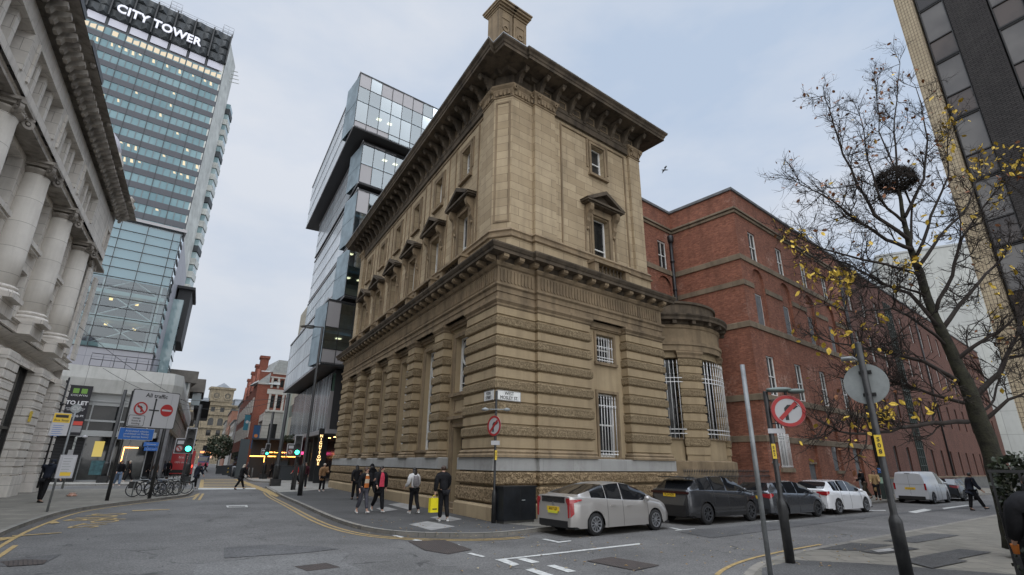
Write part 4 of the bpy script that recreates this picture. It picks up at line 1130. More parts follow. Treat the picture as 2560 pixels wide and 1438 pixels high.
for x in (5.85, 9.7, 13.5):
 spandrel(mb, FK, x - .8, x + .8, 3.95, 4.75, 0); arch_reveal(mb, FK, x - .8, x + .8, 3.95, 0, .14)
 h = {5.85: (x - .5, x + .5, 0, 1.95), 9.7: (x - .48, x + .48, 1.6, 3.0), 13.5: (x - .55, x + .55, 0, 3.05)}[x]
 mb.wall(FK, x - .8, x + .8, -.14, 0.0 if x != 9.7 else 1.6, 4.75, [h], .3)
mb.wall(FKs, 0, 4.5, 0, 0, 18.3, [], 0)
mb.build('front_wall', M_brick, brick)
FK2 = Fr(FKs(4.5, 0), BD, -1)
mb = MB(); mb.wall(FK2, -9, 0, 0, 0, 18.3, [(-1.7, -.75, 13.95, 15.95), (-2.0, -.5, 9.8, 13.5), (-5.6, -4.6, 13.95, 15.95)], .16)
spandrel(mb, FK2, -2.0, -.5, 12.7, 13.5, 0); mb.wall(FK2, -2, -.5, -.14, 9.8, 13.5, [], 0)
mb.build('return_wall', M_brick, brick)
for nm, pth in (('sill_band', None),):
 pass
kp = [FK2.xy(-9, 0), FK2.xy(0, 0), FKs.xy(0, 0)] if False else [FK2.xy(-9, 0), FKs.xy(4.5, 0), FK.xy(0, 0), FK.xy(17.0, 0)]
def band(z0, z1, o, m=M_band, nm='stone_band', p=kp):
 b_ = MB(); b_.sweep(p, [(-.02, z0), (o, z0 + .01), (o, z1 - .03), (o - .02, z1), (-.02, z1)]); return b_.build(nm, m, brick)
band(13.62, 13.97, .08); band(16.75, 16.95, .08); band(16.96, 17.1, .16, nm='cornice'); band(18.3, 18.5, .10, M_lead, 'coping')
for z0, z1, o, skip in ((12.0, 12.35, .06, 'arch2'), (9.42, 9.77, .09, None), (5.25, 5.6, .10, None), (3.05, 3.4, .06, 'arch0')):
 if skip is None: band(z0, z1, o); continue
 cuts = [(x - .76, x + .76) for x in (WX if skip == 'arch2' else (5.85, 9.7, 13.5))] if skip == 'arch2' else [(WX[0] - .63, WX[0] + .63)]
 xs = [0.0]
 for a_, b_ in cuts: xs += [a_, b_]
 xs.append(17.0)
 for i in range(0, len(xs), 2):
  p = [FK.xy(xs[i], 0), FK.xy(xs[i + 1], 0)]
  if i == 0: p = [FKs.xy(4.5, 0)] + p
  if skip == 'arch2' and i == 0: p = [FK2.xy(-.5, 0)] + p
  b2 = MB(); b2.sweep(p, [(-.02, z0), (o, z0 + .01), (o, z1 - .03), (-.02, z1)]); b2.build('stone_band', M_band, brick)
W3 = WinSet(brick, .5, 1.95, bars=((0, .47), (1, 0.0))); W2 = WinSet(brick, .5, 2.05, bars=((0, .47),)); W1 = WinSet(brick, .52, 2.3, bars=((0, .47), (1, 0.0)))
for x in WX: W3.put(FK, x, -.14, 14.0); W2.put(FK, x, -.26, 9.8); W1.put(FK, x, -.14, 5.65)
W3.put(FK2, -1.22, -.14, 13.98); W3.put(FK2, -5.1, -.14, 13.98)
for x in WX:
 m = MB(); m.box(FK, x - .62, x + .62, 0, .12, 9.65 + .125, 9.80 + .0);
W0 = window_mesh(.62, 2.85, bars=((1, -.33), (1, .33), (0, .5))); place(W0, brick, FK.M(WX[0], -.14, 1.75))
m = MB()
for k in range(10):
 x = WX[0] - .66 + k * .147; m.tube([FK(x, .06, 1.72), FK(x, .06, 3.55)], .018, 5)
for z in (1.8, 3.3, 3.4): m.box(FK, WX[0] - .7, WX[0] + .72, .045, .075, z, z + .035)
m.build('window_bars', M_iron, brick)
m = MB(); m.box(FK, WX[0] - .8, WX[0] + .8, -.1, .14, 1.5, 1.72); m.build('window_sill', M_band, brick)
m = MB(); m.box(FK, 9.1, 10.3, -.3, .10, 1.42, 1.6); m.build('window_sill', M_band, brick)
wl = window_mesh(.48, 1.4, bars=((1, .0),), pm=flat('lit window pane', (.35, .22, .10), .3, emit=(.9, .5, .18), es=.22, var=.6, scale=3)); place(wl, brick, FK.M(9.7, -.3, 1.6))
m = MB(); m.box(FK, 13.0, 14.0, -.42, -.36, 0, 3.05); m.build('door', flat('navy door', (.01, .014, .03), .4), brick)
m = MB(); m.box(FK, 5.35, 6.35, -.42, -.36, 0, 1.95); m.build('door', M_dark, brick)
m = MB(); m.box(FK, 5.3, 6.4, -.13, -.05, 1.96, 2.06); m.build('lintel', M_band, brick)
m = MB(); m.box(FK, 9.0, 9.2, .0, .14, 2.75, 3.02); m.build('alarm_box', flat('grey box', (.2, .2, .2), .6), brick)
m = MB(); m.tube([FK2(-.3, .12, 16.2), FK2(-.3, .12, 8)], .11, 8); m.lathe(FK2(-.3, .12, 16.0), [(.11, 0), (.2, .1), (.22, .5), (.16, .55)], 10)
for z in (14.6, 12.6, 10.6): m.lathe(FK2(-.3, .12, z), [(.11, 0), (.15, .02), (.15, .12), (.11, .14)], 8)
m.build('downpipe', M_pipe, brick)
m = MB(); m.tube([FK(16.85, .1, 16.5), FK(16.85, .1, 0)], .07, 6); m.build('downpipe', M_pipe, brick)
m = MB(); m.prism([FK.xy(.1, -.2), FK.xy(17, -.2), FK.xy(17, -14), FK.xy(-9, -14), FK.xy(-9, -4.7), FK.xy(.1, -4.7)], 0, 18.2); m.build('roof', M_lead, brick)
m = MB(); m.box(FKs, 1.0, 3.5, -2.5, -1.2, 18.2, 18.95); m.build('roof_hatch', M_lead, brick)
m = MB(); m.box(FK, .3, .6, 0, .15, 1.95, 2.05); m.box(FK, .38, .52, .1, .3, 1.82, 1.95); m.build('camera_bracket', flat('grey box', (.2, .2, .2), .6), brick)
# ---------------------------------------------------------------- long brown brick block
db_ = thing('long_brick_block', 'long brown brick block with rows of narrow slit windows and a full-height glazed strip', 'building', tuple(FK(17.0, 0)))
gx = [22.5, 26.0] + [33.6 + 3.55 * k for k in range(11)]
holes = []
for x in gx:
 holes += [(x - .42, x + .42, 1.2, 3.5), (x - .42, x + .42, 5.9, 8.2), (x - .42, x + .42, 10.3, 12.5), (x - .42, x + .42, 14.2, 16.3)]
x0s = [19.2]
for x in x0s: holes += [(x - .42, x + .42, 5.9, 8.2), (x - .42, x + .42, 10.3, 12.5), (x - .42, x + .42, 14.2, 16.3)]
holes.append((28.6, 30.6, 1.3, 17.0))
mb = MB(); mb.wall(FK, 17.003, 73, -.08, 0, 18.3, holes, .22); mb.build('front_wall', M_brick2, db_)
m = MB(); m.prism([FK.xy(17.05, -.35), FK.xy(73, -.35), FK.xy(73, -14), FK.xy(17.05, -14)], 0, 18.25); m.build('inner_wall', M_dark, db_)
m = MB(); m.box(FK, 17.003, 73.1, -.4, .02, 18.3, 18.45); m.build('coping', M_lead, db_)
m = MB(); m.box(FK, 17.1, 73, -.075, .12, 0, 1.05); m.build('plinth', M_plinthg, db_)
m = MB(); m.box(FK, 17.1, 73, -.07, .16, 1.052, 1.14); m.build('plinth_coping', M_band, db_)
Wd = WinSet(db_, .42, 2.3, bars=((1, .35),), fm=flat('grey metal frame', (.16, .15, .15), .5), t=.05)
Wd2 = WinSet(db_, .42, 2.15, bars=((1, .35),), fm=M_white, pm=glass('sky-lit pane', (.05, .06, .07), .05, .4, (.3, .33, .36), .6), t=.06)
for x in gx:
 Wd.put(FK, x, -.26, 1.2); Wd.put(FK, x, -.26, 5.9); Wd2.put(FK, x, -.26, 10.32); Wd2.put(FK, x, -.26, 14.2)
for x in x0s: Wd.put(FK, x, -.26, 5.9); Wd2.put(FK, x, -.26, 10.32); Wd2.put(FK, x, -.26, 14.2)
sh = MB()
for a in (28.6, 29.25, 29.9, 30.52): sh.box(FK, a, a + .08, -.2, .02, 1.3, 17.0)
for k in range(22): sh.box(FK, 28.68, 30.52, -.18, -.02, 1.3 + k * .72, 1.36 + k * .72)
shf = sh.build('glazed_strip', flat('dark green metal', (.05, .065, .06), .4), db_)
m = MB(); m.quad(FK(28.6, -.15, 1.3), FK(30.6, -.15, 1.3), FK(30.6, -.15, 17), FK(28.6, -.15, 17)); m.build('pane', glass('strip glass', (.03, .04, .045), .06, .8, (.36, .40, .42), 1.3), shf)
for x in (17.5, 39.4):
 m = MB(); m.tube([FK(x, .02, 17.5), FK(x, .02, 0)], .08, 6); m.build('downpipe', M_pipe, db_)
# ---------------------------------------------------------------- pale slab beyond
o_ = FK(80, 3.0); FW = Fr(o_, (BD * .35 + Vector((FK.n.x, FK.n.y)) * .94).xy, 1)
if FW.n.dot(Vector((0, 0, 0)) - FW.o) < 0: FW = Fr(o_, (BD * .35 + Vector((FK.n.x, FK.n.y)) * .94).xy, -1)
wb = thing('pale_slab_building', 'tall blank off-white panelled building closing the side street beyond the brick block', 'building', tuple(o_))
M_wp = masonry('off-white cladding panels', (.52, .53, .50), (.47, .48, .46), (.25, .25, .24), 3.6, 3.4, .03, grime=.25, gcol=(.28, .28, .26), bump=.2, off=0)
m = MB(); m.box(FW, -14, 26, -12, 0, 0, 37.5); m.build('wall', M_wp, wb)
m = MB(); m.box(FW, -14.1, 26.1, -12, .1, 37.5, 37.8); m.build('coping', flat('pale coping', (.4, .41, .4), .6), wb)
m = MB(); m.box(FW, -14, 26, .0, .12, 0, 2.2); m.build('plinth', M_plinthg, wb)
# ---------------------------------------------------------------- office tower on the right
Tp = bear(2590, 1183) * 30
FT = Fr((Tp.x, Tp.y, 0), (-D1).xy, 1)
if FT.n.dot(Vector((-Tp.x, -Tp.y, 0))) < 0: FT = Fr((Tp.x, Tp.y, 0), (-D1).xy, -1)
tw = thing('office_tower', 'dark brick and tinted glass office tower with a beige mosaic-tiled edge at the right', 'building', (Tp.x, Tp.y, 0))
M_tile = masonry('beige mosaic tiles', (.50, .42, .29), (.44, .36, .25), (.16, .13, .10), .13, .2, .012, grime=.3, gcol=(.2, .16, .11), bump=.6, off=0)
M_dbr = masonry('black brick', (.055, .05, .05), (.04, .037, .037), (.018, .017, .017), .28, .10, .014, grime=.3, gcol=(.08, .075, .07), bump=1.0)
m = MB(); m.box(FT, 0, .72, -.9, 0, 0, 46); m.build('tiled_pier', M_tile, tw)
colw = [(.82, 1.86), (3.36, 4.4), (5.9, 6.94)]
m = MB();
for a0, a1 in ((1.9, 3.3), (4.44, 5.84), (6.98, 16)): m.box(FT, a0, a1, -1.2, -.06, 0, 46)
m.build('brick_pier', M_dbr, tw)
m = MB(); m.box(FT, .1, 16, -14, -.6, 0, 45.8); m.build('inner_wall', M_dark, tw)
M_tint = glass('bronze tinted glass', (.055, .05, .05), .05, .5, (.15, .14, .13), .35, spec=1.0); M_tint2 = glass('dark spandrel glass', (.03, .025, .024), .08, .5, (.085, .065, .055), .5, spec=.9)
M_bfr = flat('black window frame', (.012, .011, .011), .4)
def tower_window():
 F0 = Fr((0, 0, 0), (1, 0), -1); m = MB(); H = 3.36
 for a0, a1, z0, z1 in ((-.52, -.48, 0, H), (.48, .52, 0, H), (-.48, .48, 0, .09), (-.48, .48, 1.28, 1.34), (-.48, .48, H - .05, H)): m.box(F0, a0, a1, -.02, .06, z0, z1)
 f = m.build('window', M_bfr)
 p = MB(); p.quad(F0(-.48, 0, 1.34), F0(.48, 0, 1.34), F0(.48, 0, H), F0(-.48, 0, H)); p.build('pane', M_tint).parent = f
 p = MB(); p.quad(F0(-.48, 0, .09), F0(.48, 0, .09), F0(.48, 0, 1.28), F0(-.48, 0, 1.28)); p.build('pane', M_tint2).parent = f
 return f
tf = tower_window(); fst = True
for a0, a1 in colw:
 for k in range(13):
  Mx = FT.M((a0 + a1) / 2, -.2, .9 + 3.4 * k)
  if fst: place(tf, tw, Mx); fst = False
  else: linked(tf, tw, Mx)
# ---------------------------------------------------------------- stacked glass office block
gb = thing('glass_office_block', 'modern office block of stacked shifted glass boxes behind the sandstone building', 'building', tuple(FL(28.2, 0)))
def ribbed(name, c1, c2, sc):
 m, nt, b = _base(name); Nn = nt.nodes.new; Lk = nt.links.new
 uv = Nn('ShaderNodeUVMap'); uv.uv_map = 'UVMap'; sp_ = Nn('ShaderNodeSeparateXYZ'); Lk(uv.outputs[0], sp_.inputs[0])
 mm = Nn('ShaderNodeMath'); mm.operation = 'MULTIPLY'; mm.inputs[1].default_value = sc; Lk(sp_.outputs[0], mm.inputs[0])
 wn = Nn('ShaderNodeTexWhiteNoise'); wn.noise_dimensions = '1D'; fl = Nn('ShaderNodeMath'); fl.operation = 'FLOOR'; Lk(mm.outputs[0], fl.inputs[0]); Lk(fl.outputs[0], wn.inputs['W'])
 cr = Nn('ShaderNodeValToRGB'); cr.color_ramp.elements[0].color = (*c1, 1); cr.color_ramp.elements[1].color = (*c2, 1); Lk(wn.outputs[0], cr.inputs[0]); Lk(cr.outputs[0], b.inputs['Base Color'])
 fr = Nn('ShaderNodeMath'); fr.operation = 'FRACT'; Lk(mm.outputs[0], fr.inputs[0])
 bp = Nn('ShaderNodeBump'); bp.inputs['Strength'].default_value = .35; bp.inputs['Distance'].default_value = .12; Lk(fr.outputs[0], bp.inputs['Height']); Lk(bp.outputs[0], b.inputs['Normal'])
 b.inputs['Roughness'].default_value = .22; b.inputs['Metallic'].default_value = .25; b.inputs['Specular IOR Level'].default_value = .8
 return m
M_fin = ribbed('ribbed mirror glass', (.52, .56, .60), (.74, .78, .82), 1.7)
M_clear = clearglass('office glass', (.50, .66, .74), .26)
M_gpan = flat('silver cladding panel', (.34, .33, .34), .45, metal=.3, var=.06, scale=.4)
M_soff = flat('dark soffit', (.030, .030, .032), .7)
M_mull = flat('dark mullion', (.02, .022, .025), .4)
M_lamp = glow('office ceiling light', (1.0, .80, .45), 2.2)
M_floor = flat('office interior', (.24, .30, .34), .8, var=.3, scale=.6)
rb = random.Random(11)
def glass_box(s0, n0, z0, z1, len1, len2, rows, solid, seed, side_lines=3):
 F_ = FL(s0, n0); Fs = Fr(F_, D1, 1); Ff = Fr(F_, D2, -1)
 box = MB(); d2o = D2
 P = [Fs.xy(0, 0), Fs.xy(len1, 0), Fs.xy(len1, -len2), Ff.xy(len2 * 1.1, 0)]
 # slabs above and below
 mb = MB(); mb.prism(P, z0, z0 + .25); mb.prism(P, z1 - .25, z1); sl = mb.build('floor_slab', M_soff, gb)
 m = MB(); m.wall(Fs, 0, len1, 0, z0 + .05, z1 - .02, [], 0); m.build('ribbed_side_wall', M_fin, gb)
 m = MB()
 for k in range(1, side_lines): m.box(Fs, 0, len1, 0.0, .03, z0 + (z1 - z0) * k / side_lines, z0 + (z1 - z0) * k / side_lines + .05)
 m.box(Fs, -.05, len1, 0, .06, z1 - .12, z1 + .05); m.box(Fs, -.05, len1, 0, .06, z0, z0 + .12); m.build('side_trim', M_gpan, gb)
 # front: panels
 W_ = 1.16; n = int(len2 / W_); zz = [z0 + .1] + [z0 + (z1 - z0) * v for v in rows] + [z1 - .1]
 fr = MB()
 for k in range(n + 1): fr.box(Ff, k * W_ - .025, k * W_ + .025, -.02, .03, z0, z1)
 for z in zz: fr.box(Ff, 0, n * W_, -.018, .028, z - .03, z + .03)
 fr.build('front_frame', M_mull, gb)
 for j in range(len(zz) - 1):
  for k in range(n):
   p = MB(); p.quad(Ff(k * W_ + .03, 0, zz[j] + .03), Ff(k * W_ + W_ - .03, 0, zz[j] + .03), Ff(k * W_ + W_ - .03, 0, zz[j + 1] - .03), Ff(k * W_ + .03, 0, zz[j + 1] - .03))
   if (j, k) in solid: p.build('cladding_panel', M_gpan, gb)
   else: p.build('window_pane', M_clear, gb)
 # inside: back wall, intermediate ceiling and lights
 m = MB(); m.wall(Ff, 0, n * W_, -3.2, z0 + .25, z1 - .25, [], 0); mid = z0 + (z1 - z0) * .5
 if z1 - z0 > 4.5: m.box(Ff, 0, n * W_, -3.2, -.15, mid - .12, mid + .12)
 m.box(Ff, .02, .06, -3.2, -.05, z0 + .25, z1 - .25)
 m.build('office_interior', M_floor, gb)
 m = MB(); rr = random.Random(seed)
 for lv in ([z1 - .3, mid - .16] if z1 - z0 > 4.5 else [z1 - .3]):
  for k in range(n):
   if rr.random() < .35: m.box(Ff, k * W_ + .35, k * W_ + .8, -1.6, -1.25, lv - .04, lv)
 if m.v: m.build('ceiling_light', M_lamp, gb)
glass_box(26.92, 1.32, 31.6, 38.0, 26, 20, (.12, .48, .74), {(0, 0), (0, 1), (0, 2), (3, 0), (3, 2), (3, 3), (3, 4), (3, 5), (1, 1)} - {(1, 1)}, 1)
glass_box(28.2, 0.0, 26.6, 31.3, 22, 18, (.04, .46, .93), {(1, 0), (3, 0), (3, 1), (3, 2), (0, 0)}, 2)
glass_box(28.2, -.05, 20.6, 26.1, 22, 16, (.15, .56), {(2, 0), (0, 0), (0, 1)}, 3)
glass_box(28.2, 0.0, 15.3, 20.3, 22, 14, (.05, .9), {(0, 0), (2, 0), (2, 1)}, 4)
glass_box(28.24, 1.24, 9.3, 15.0, 22, 14, (.24, .57), {(2, 0), (0, 0), (0, 1), (0, 2)}, 5)
# lower storeys
F_ = FL(29.6, -.1); Fs = Fr(F_, D1, 1); Ff = Fr(F_, D2, -1)
M_refl = glass('dark ribbed glass', (.05, .055, .06), .06, 1, (.30, .33, .36), .9, spec=1.0)
m = MB(); m.wall(Fs, 0, 21, 0, 4.3, 8.9, [], 0); m.build('ribbed_side_wall', ribbed('smoked ribbed glass', (.16, .17, .18), (.52, .56, .60), 2.2), gb)
m = MB(); m.box(Fs, -.05, 21, -.2, .05, 3.95, 4.3); m.box(Ff, 0, 14, -.2, .05, 3.95, 4.3); m.build('lower_trim', M_gpan, gb)
m = MB(); m.wall(Ff, 0, 14, 0, 4.3, 7.4, [], 0); m.build('cladding_panel', M_gpan, gb)
m = MB(); m.wall(Ff, .1, 14, -.02, 7.4, 8.9, [], 0); m.build('window_pane', glass('green office glass', (.05, .09, .075), .05, .5, (.12, .18, .15), .5), gb)
m = MB(); m.prism([Fs.xy(0, -.3), Fs.xy(21, -.3), Fs.xy(21, -12), Ff.xy(13, -.3)], 3.9, 9.2); m.build('lower_core', M_soff, gb)
m = MB(); m.box(Fs, 2.2, 21, -12, -2.5, 0, 3.9); m.build('recessed_entrance', flat('dark glazed entrance', (.012, .014, .016), .15), gb)
for a in (3.0, 7.5, 12, 17): MB().box(Fs, a, a + .35, -.9, -.5, 0, 3.95).build('entrance_column', M_mull, gb)
for a in (4, 6.5, 9): MB().box(Fs, a, a + .25, -1.8, -1.6, 3.82, 3.88).build('entrance_light', glow('warm downlight', (1, .55, .2), 6), gb)
# vertical lit lettering beside the entrance
t = thing('lit_vertical_sign', 'narrow vertical sign of warm lit letters beside the glass block entrance', 'sign', tuple(FL(27.2, .9, 0)))
m = MB(); m.box(FR, 0, .01, 0, .01, 0, .01); Fv = Fr(FL(27.4, .55), D2, -1)
m = MB(); m.box(Fv, -.2, .2, -.1, 0, .2, 4.2); m.build('sign_board', M_mull, t)
text('\n'.join('NIGHT TOWER'.replace(' ', '')[:9]), .30, glow('warm letters', (1, .62, .25), 3), t, Fv.M(0, .02, 2.6), ls=.85)
# ---------------------------------------------------------------- beige tall block behind the glass block
def simple_tower(name, label, F, a0, a1, dep, z1, m, cat='building'):
 t = thing(name, label, cat, tuple(F(a0, 0)))
 b = MB(); b.box(F, a0, a1, -dep, 0, 0, z1); b.build('wall', m, t); return t
M_beige = masonry('beige concrete', (.42, .39, .32), (.38, .35, .29), (.2, .19, .16), 3, 3.4, .02, grime=.3, gcol=(.2, .19, .16), bump=.2, off=0)
Fbg = Fr(FL(52, -.6), D1, 1)
bt_ = simple_tower('beige_block', 'narrow beige concrete block rising behind the glass office block', Fbg, 0, 8.5, 14, 21.5, M_beige)
m = MB()
for z in (7, 10.4, 13.8, 17.2): m.box(Fbg, 2, 6.5, -.05, .02, z, z + 1.5)
m.build('window_band', M_pane, bt_)
m = MB(); m.box(Fbg, 5, 8.7, -14, .3, 0, 15); m.build('stair_panel', flat('pale green cladding', (.40, .44, .40), .5), bt_)
# ---------------------------------------------------------------- low white shop and red brick gabled building
sw = thing('white_stone_shop', 'low pale stone-clad modern block with one tall dark window beside the red brick gables', 'building', tuple(FL(62, .9)))
F2_ = Fr(FL(62, 1.9), D2, -1); Fs2 = Fr(FL(62, 1.9), D1, 1)
M_lime = masonry('pale limestone cladding', (.50, .48, .44), (.45, .43, .39), (.28, .27, .25), 1.2, .45, .015, grime=.2, gcol=(.25, .24, .22), bump=.2)
m = MB(); m.wall(F2_, 0, 9, 0, 0, 8.0, [(.8, 1.9, 3.4, 6.5)], .3); m.wall(Fs2, 0, 8, 0, 0, 8.0, [(1, 7, 3.6, 7)], .3); m.prism([F2_.xy(0, 0), Fs2.xy(8, 0), Fs2.xy(8, -9), F2_.xy(9, 0)], 7.9, 8.0); m.box(F2_, 0, 9, 0, .08, 8, 8.15); m.build('wall', M_lime, sw)
m = MB(); m.quad(F2_(.8, -.25, 3.4), F2_(1.9, -.25, 3.4), F2_(1.9, -.25, 6.5), F2_(.8, -.25, 6.5)); m.quad(Fs2(1, -.25, 3.6), Fs2(7, -.25, 3.6), Fs2(7, -.25, 7), Fs2(1, -.25, 7)); m.build('window', M_pane, sw)
rbk = thing('red_brick_gabled_building', 'red brick building with stone dressings and chimneys beyond the white stone shop', 'building', tuple(FL(69, 2.8)))
F3 = Fr(FL(69, 2.8), D2, -1); F3s = Fr(FL(69, 2.8), D1, 1)
M_brick3 = masonry('orange red brick', (.23, .062, .04), (.185, .052, .034), (.25, .15, .11), .3, .1, .01, grime=.25, gcol=(.12, .05, .035), bump=.2)
m = MB(); hl_ = [(2.0, 2.6, 9.2, 11), (3.0, 3.6, 9.2, 11), (2.1, 2.6, 12.3, 13.4), (3.1, 3.6, 12.3, 13.4), (4.6, 5.2, 9.2, 11)]; m.wall(F3, 0, 12, 0, 0, 14.4, hl_, .2); m.wall(F3s, 0, 40, 0, 0, 12.6, [], 0)
m.build('wall', M_brick3, rbk)
m = MB()
for a in (1.75, 2.65, 3.65): m.box(F3, a, a + .3, 0, .1, 8.9, 11.2); m.box(F3, a, a + .3, 0, .08, 12.1, 13.6)
m.box(F3, 1.4, 6, 0, .15, 11.2, 11.9); m.box(F3, 1.6, 6, 0, .1, 13.6, 13.8); m.box(F3, 1.6, 6, 0, .1, 8.6, 8.9); m.box(F3, 0, 2, 0, .1, 12.5, 12.7); m.box(F3, 1.8, 6, 0, .09, 14.2, 14.45)
m.build('stone_dressing', M_lime, rbk)
m = MB();
for a0, a1, z0, z1 in hl_: m.quad(F3(a0, -.15, z0), F3(a1, -.15, z0), F3(a1, -.15, z1), F3(a0, -.15, z1))
m.build('window', M_pane, rbk)
m = MB(); m.extr(F3, [(1.6, 14.45), (12, 14.45), (12, 16.4), (2.4, 16.4)], -6, -.1); m.extr(F3, [(-.2, 12.7), (1.5, 12.7), (1.5, 14.3)], -5, .1); m.extr(F3s, [(0, 12.6), (30, 12.6), (30, 14.8), (2, 14.8)], -3, -.3); m.build('roof', flat('pale slate roof', (.33, .34, .33), .6, var=.2), rbk)
for s_ in (6, 14, 22, 31):
 m = MB()
 m.box(F3s, s_, s_ + 1.6, -1.4, -.2, 12.6, 17.5 - s_ * .02); m.box(F3s, s_ - .15, s_ + 1.75, -1.55, -.05, 17.5 - s_ * .02, 17.9 - s_ * .02)
 m.extr(F3s, [(s_ - 3, 12.6), (s_ + 1, 12.6), (s_ - 1, 15.4)], -.3, .1)
 m.build('chimney', M_brick3, rbk)
for k in range(9):
 for z in (5, 8.5): MB().box(F3s, 2 + k * 4, 3.4 + k * 4, -.05, .15, z, z + 2.2).build('bay_window', M_lime, rbk)
 MB().box(F3s, 1.2 + k * 4, 4.2 + k * 4, -.05, .1, .3, 3.2).build('shopfront', M_pane, rbk)
# row further up the right side of the street
cols_r = [(.30, .27, .22), (.16, .15, .15), (.34, .33, .31), (.25, .12, .08), (.30, .29, .27)]
hr_ = [15, 17, 13, 18, 16]
names_r = ['tan stone building up the right side of the far street', 'dark clad building with a blue stripe up the right side of the far street', 'pale flat-roofed building up the right side of the far street', 'reddish brick building far up the right side of the street', 'last grey building up the right side of the street']
for k in range(5):
 s0 = 112 + k * 26
 Fq = Fr(FL(s0, .2 + .35 * k), D1, 1)
 t = thing('street_building', names_r[k], 'building', tuple(Fq(0, 0)), 'buildings up the right of the far street')
 m = MB(); m.box(Fq, 0, 25.5, -14, 0, 0, hr_[k]); m.build('wall', flat('far wall %d' % k, cols_r[k], .8, var=.2, scale=.5), t)
 for j in range(6):
  for z in range(4, int(hr_[k]) - 2, 3): MB().box(Fq, 1.5 + j * 4, 3.3 + j * 4, -.02, .02, z, z + 1.9).build('window', M_pane, t)
 m = MB(); m.box(Fq, -.1, 25.6, -14.2, .4, hr_[k], hr_[k] + .4); m.build('cornice', M_plinthg, t)
 if k == 1: m = MB(); m.box(Fq, -.1, .6, -1, .5, 2, 18); m.build('blue_fin', flat('blue fin', (.10, .30, .42), .4), t)
# ================================================================ left side of the view
# ---- twin-column stone palace
Lp = G(88, 1226)
FP = Fr(Lp, D1, -1)       # runs away along the street; its outward side faces the road
assert FP.n.dot(Vector((1, 0, 0))) > 0
pal = thing('classical_stone_building', 'white Portland stone commercial palace with giant Ionic columns at the left edge', 'building', tuple(Lp))
M_port = masonry('portland stone', (.74, .70, .645), (.66, .62, .57), (.24, .22, .2), 1.3, .52, .008, grime=.34, gcol=(.22, .20, .175), bump=.4, streak=.45)
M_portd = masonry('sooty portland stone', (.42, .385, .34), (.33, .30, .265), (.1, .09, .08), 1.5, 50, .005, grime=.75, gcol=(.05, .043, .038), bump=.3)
M_portc = masonry('column drums', (.76, .725, .67), (.70, .665, .615), (.3, .28, .25), 90, 1.05, .008, grime=.25, gcol=(.26, .24, .21), bump=.4)
LX = -44.0
WBp = -.35
# paths run from far end towards the viewer (outward on the right)
def pp(*pts): return [FP.xy(a, b) for a, b in pts][::-1] if False else [FP.xy(a, b) for a, b in pts]
colx = [-.0 - 5.6 - 4.65 * k for k in range(8)]
# ground floor piers
gp = [(-.0, -1.1), (-1.35, -2.5)]
piers = [(-2.55, -.15), (-6.9, -5.2)] + [(-6.9 - 4.65 * k - .85 + .0, -6.9 - 4.65 * k + .85) for k in range(1, 8)]
for i, (a0, a1) in enumerate(piers):
 m = MB()
 for k in range(13):
  z0 = .95 + k * .385
  m.bevbox(FP, a0, a1, -.8, .28, z0 + .035, z0 + .35, .03)
 m.box(FP, a0 + .04, a1 - .04, -.8, .22, .9, 6.0)
 m.box(FP, a0 - .06, a1 + .06, -.8, .36, 0, .92, 0)
 m.build('rusticated_pier', M_port, pal)
m = MB(); m.box(FP, -1.35, -1.25, .2, .34, 0.1, 6.1);
m.tube([FP(-1.9, .42, .2), FP(-1.9, .42, 6.2)], .05, 6)
for z in (1.2, 3.0, 4.6): m.lathe(FP(-1.9, .42, z), [(.05, 0), (.09, .02), (.09, .14), (.05, .16)], 8)
m.build('downpipe', M_pipe, pal)
xs = sorted(piers)
M_shop = glass('shop window glass', (.015, .017, .018), .05, .6, (.05, .052, .05), .7)
for i in range(len(xs) - 1):
 a0, a1 = xs[i][1], xs[i + 1][0]
 m = MB()
 for a, b2 in ((a0, a0 + .16), (a1 - .16, a1), ((a0 + a1) / 2 - .05, (a0 + a1) / 2 + .05)): m.box(FP, a, b2, -.5, -.3, 0.1, 6.0)
 m.box(FP, a0, a1, -.5, -.28, .0, .35); m.box(FP, a0 + .16, a1 - .16, -.48, -.32, 3.0, 3.12)
 f = m.build('shopfront', flat('black shopfront', (.02, .018, .017), .35), pal)
 m = MB(); m.quad(FP(a0, -.42, .2), FP(a1, -.42, .2), FP(a1, -.42, 6), FP(a0, -.42, 6)); m.build('pane', M_shop, f)
m = MB(); m.box(FP, -5.0, -4.2, -.40, -.38, 2.05, 2.2); m.build('neon_strip', glow('pink neon', (1, .12, .5), 2.2), pal)
m = MB(); m.box(FP, -7.0, -6.6, .285, .31, 3.4, 3.9); m.build('wall_notice', flat('yellow notice', (.7, .5, .05), .5), pal)
m = MB(); m.box(FP, -4.7, -3.3, -.405, -.385, .6, 1.7); m.build('window_poster', flat('pale poster', (.35, .38, .36), .6, var=.5, scale=3), pal)
def psweep(prof, mt_, name, breaks=True, e=0.0, a_end=0.0, back=-6):
 pts = [FP.xy(a_end, back), FP.xy(a_end, e)]
 if breaks:
  for x in colx:
   pts += [FP.xy(x + .95, e), FP.xy(x + .95, e + .38), FP.xy(x - .95, e + .38), FP.xy(x - .95, e)]
 pts.append(FP.xy(LX, e))
 m = MB(); m.sweep(pts, prof); return m.build(name, mt_, pal)
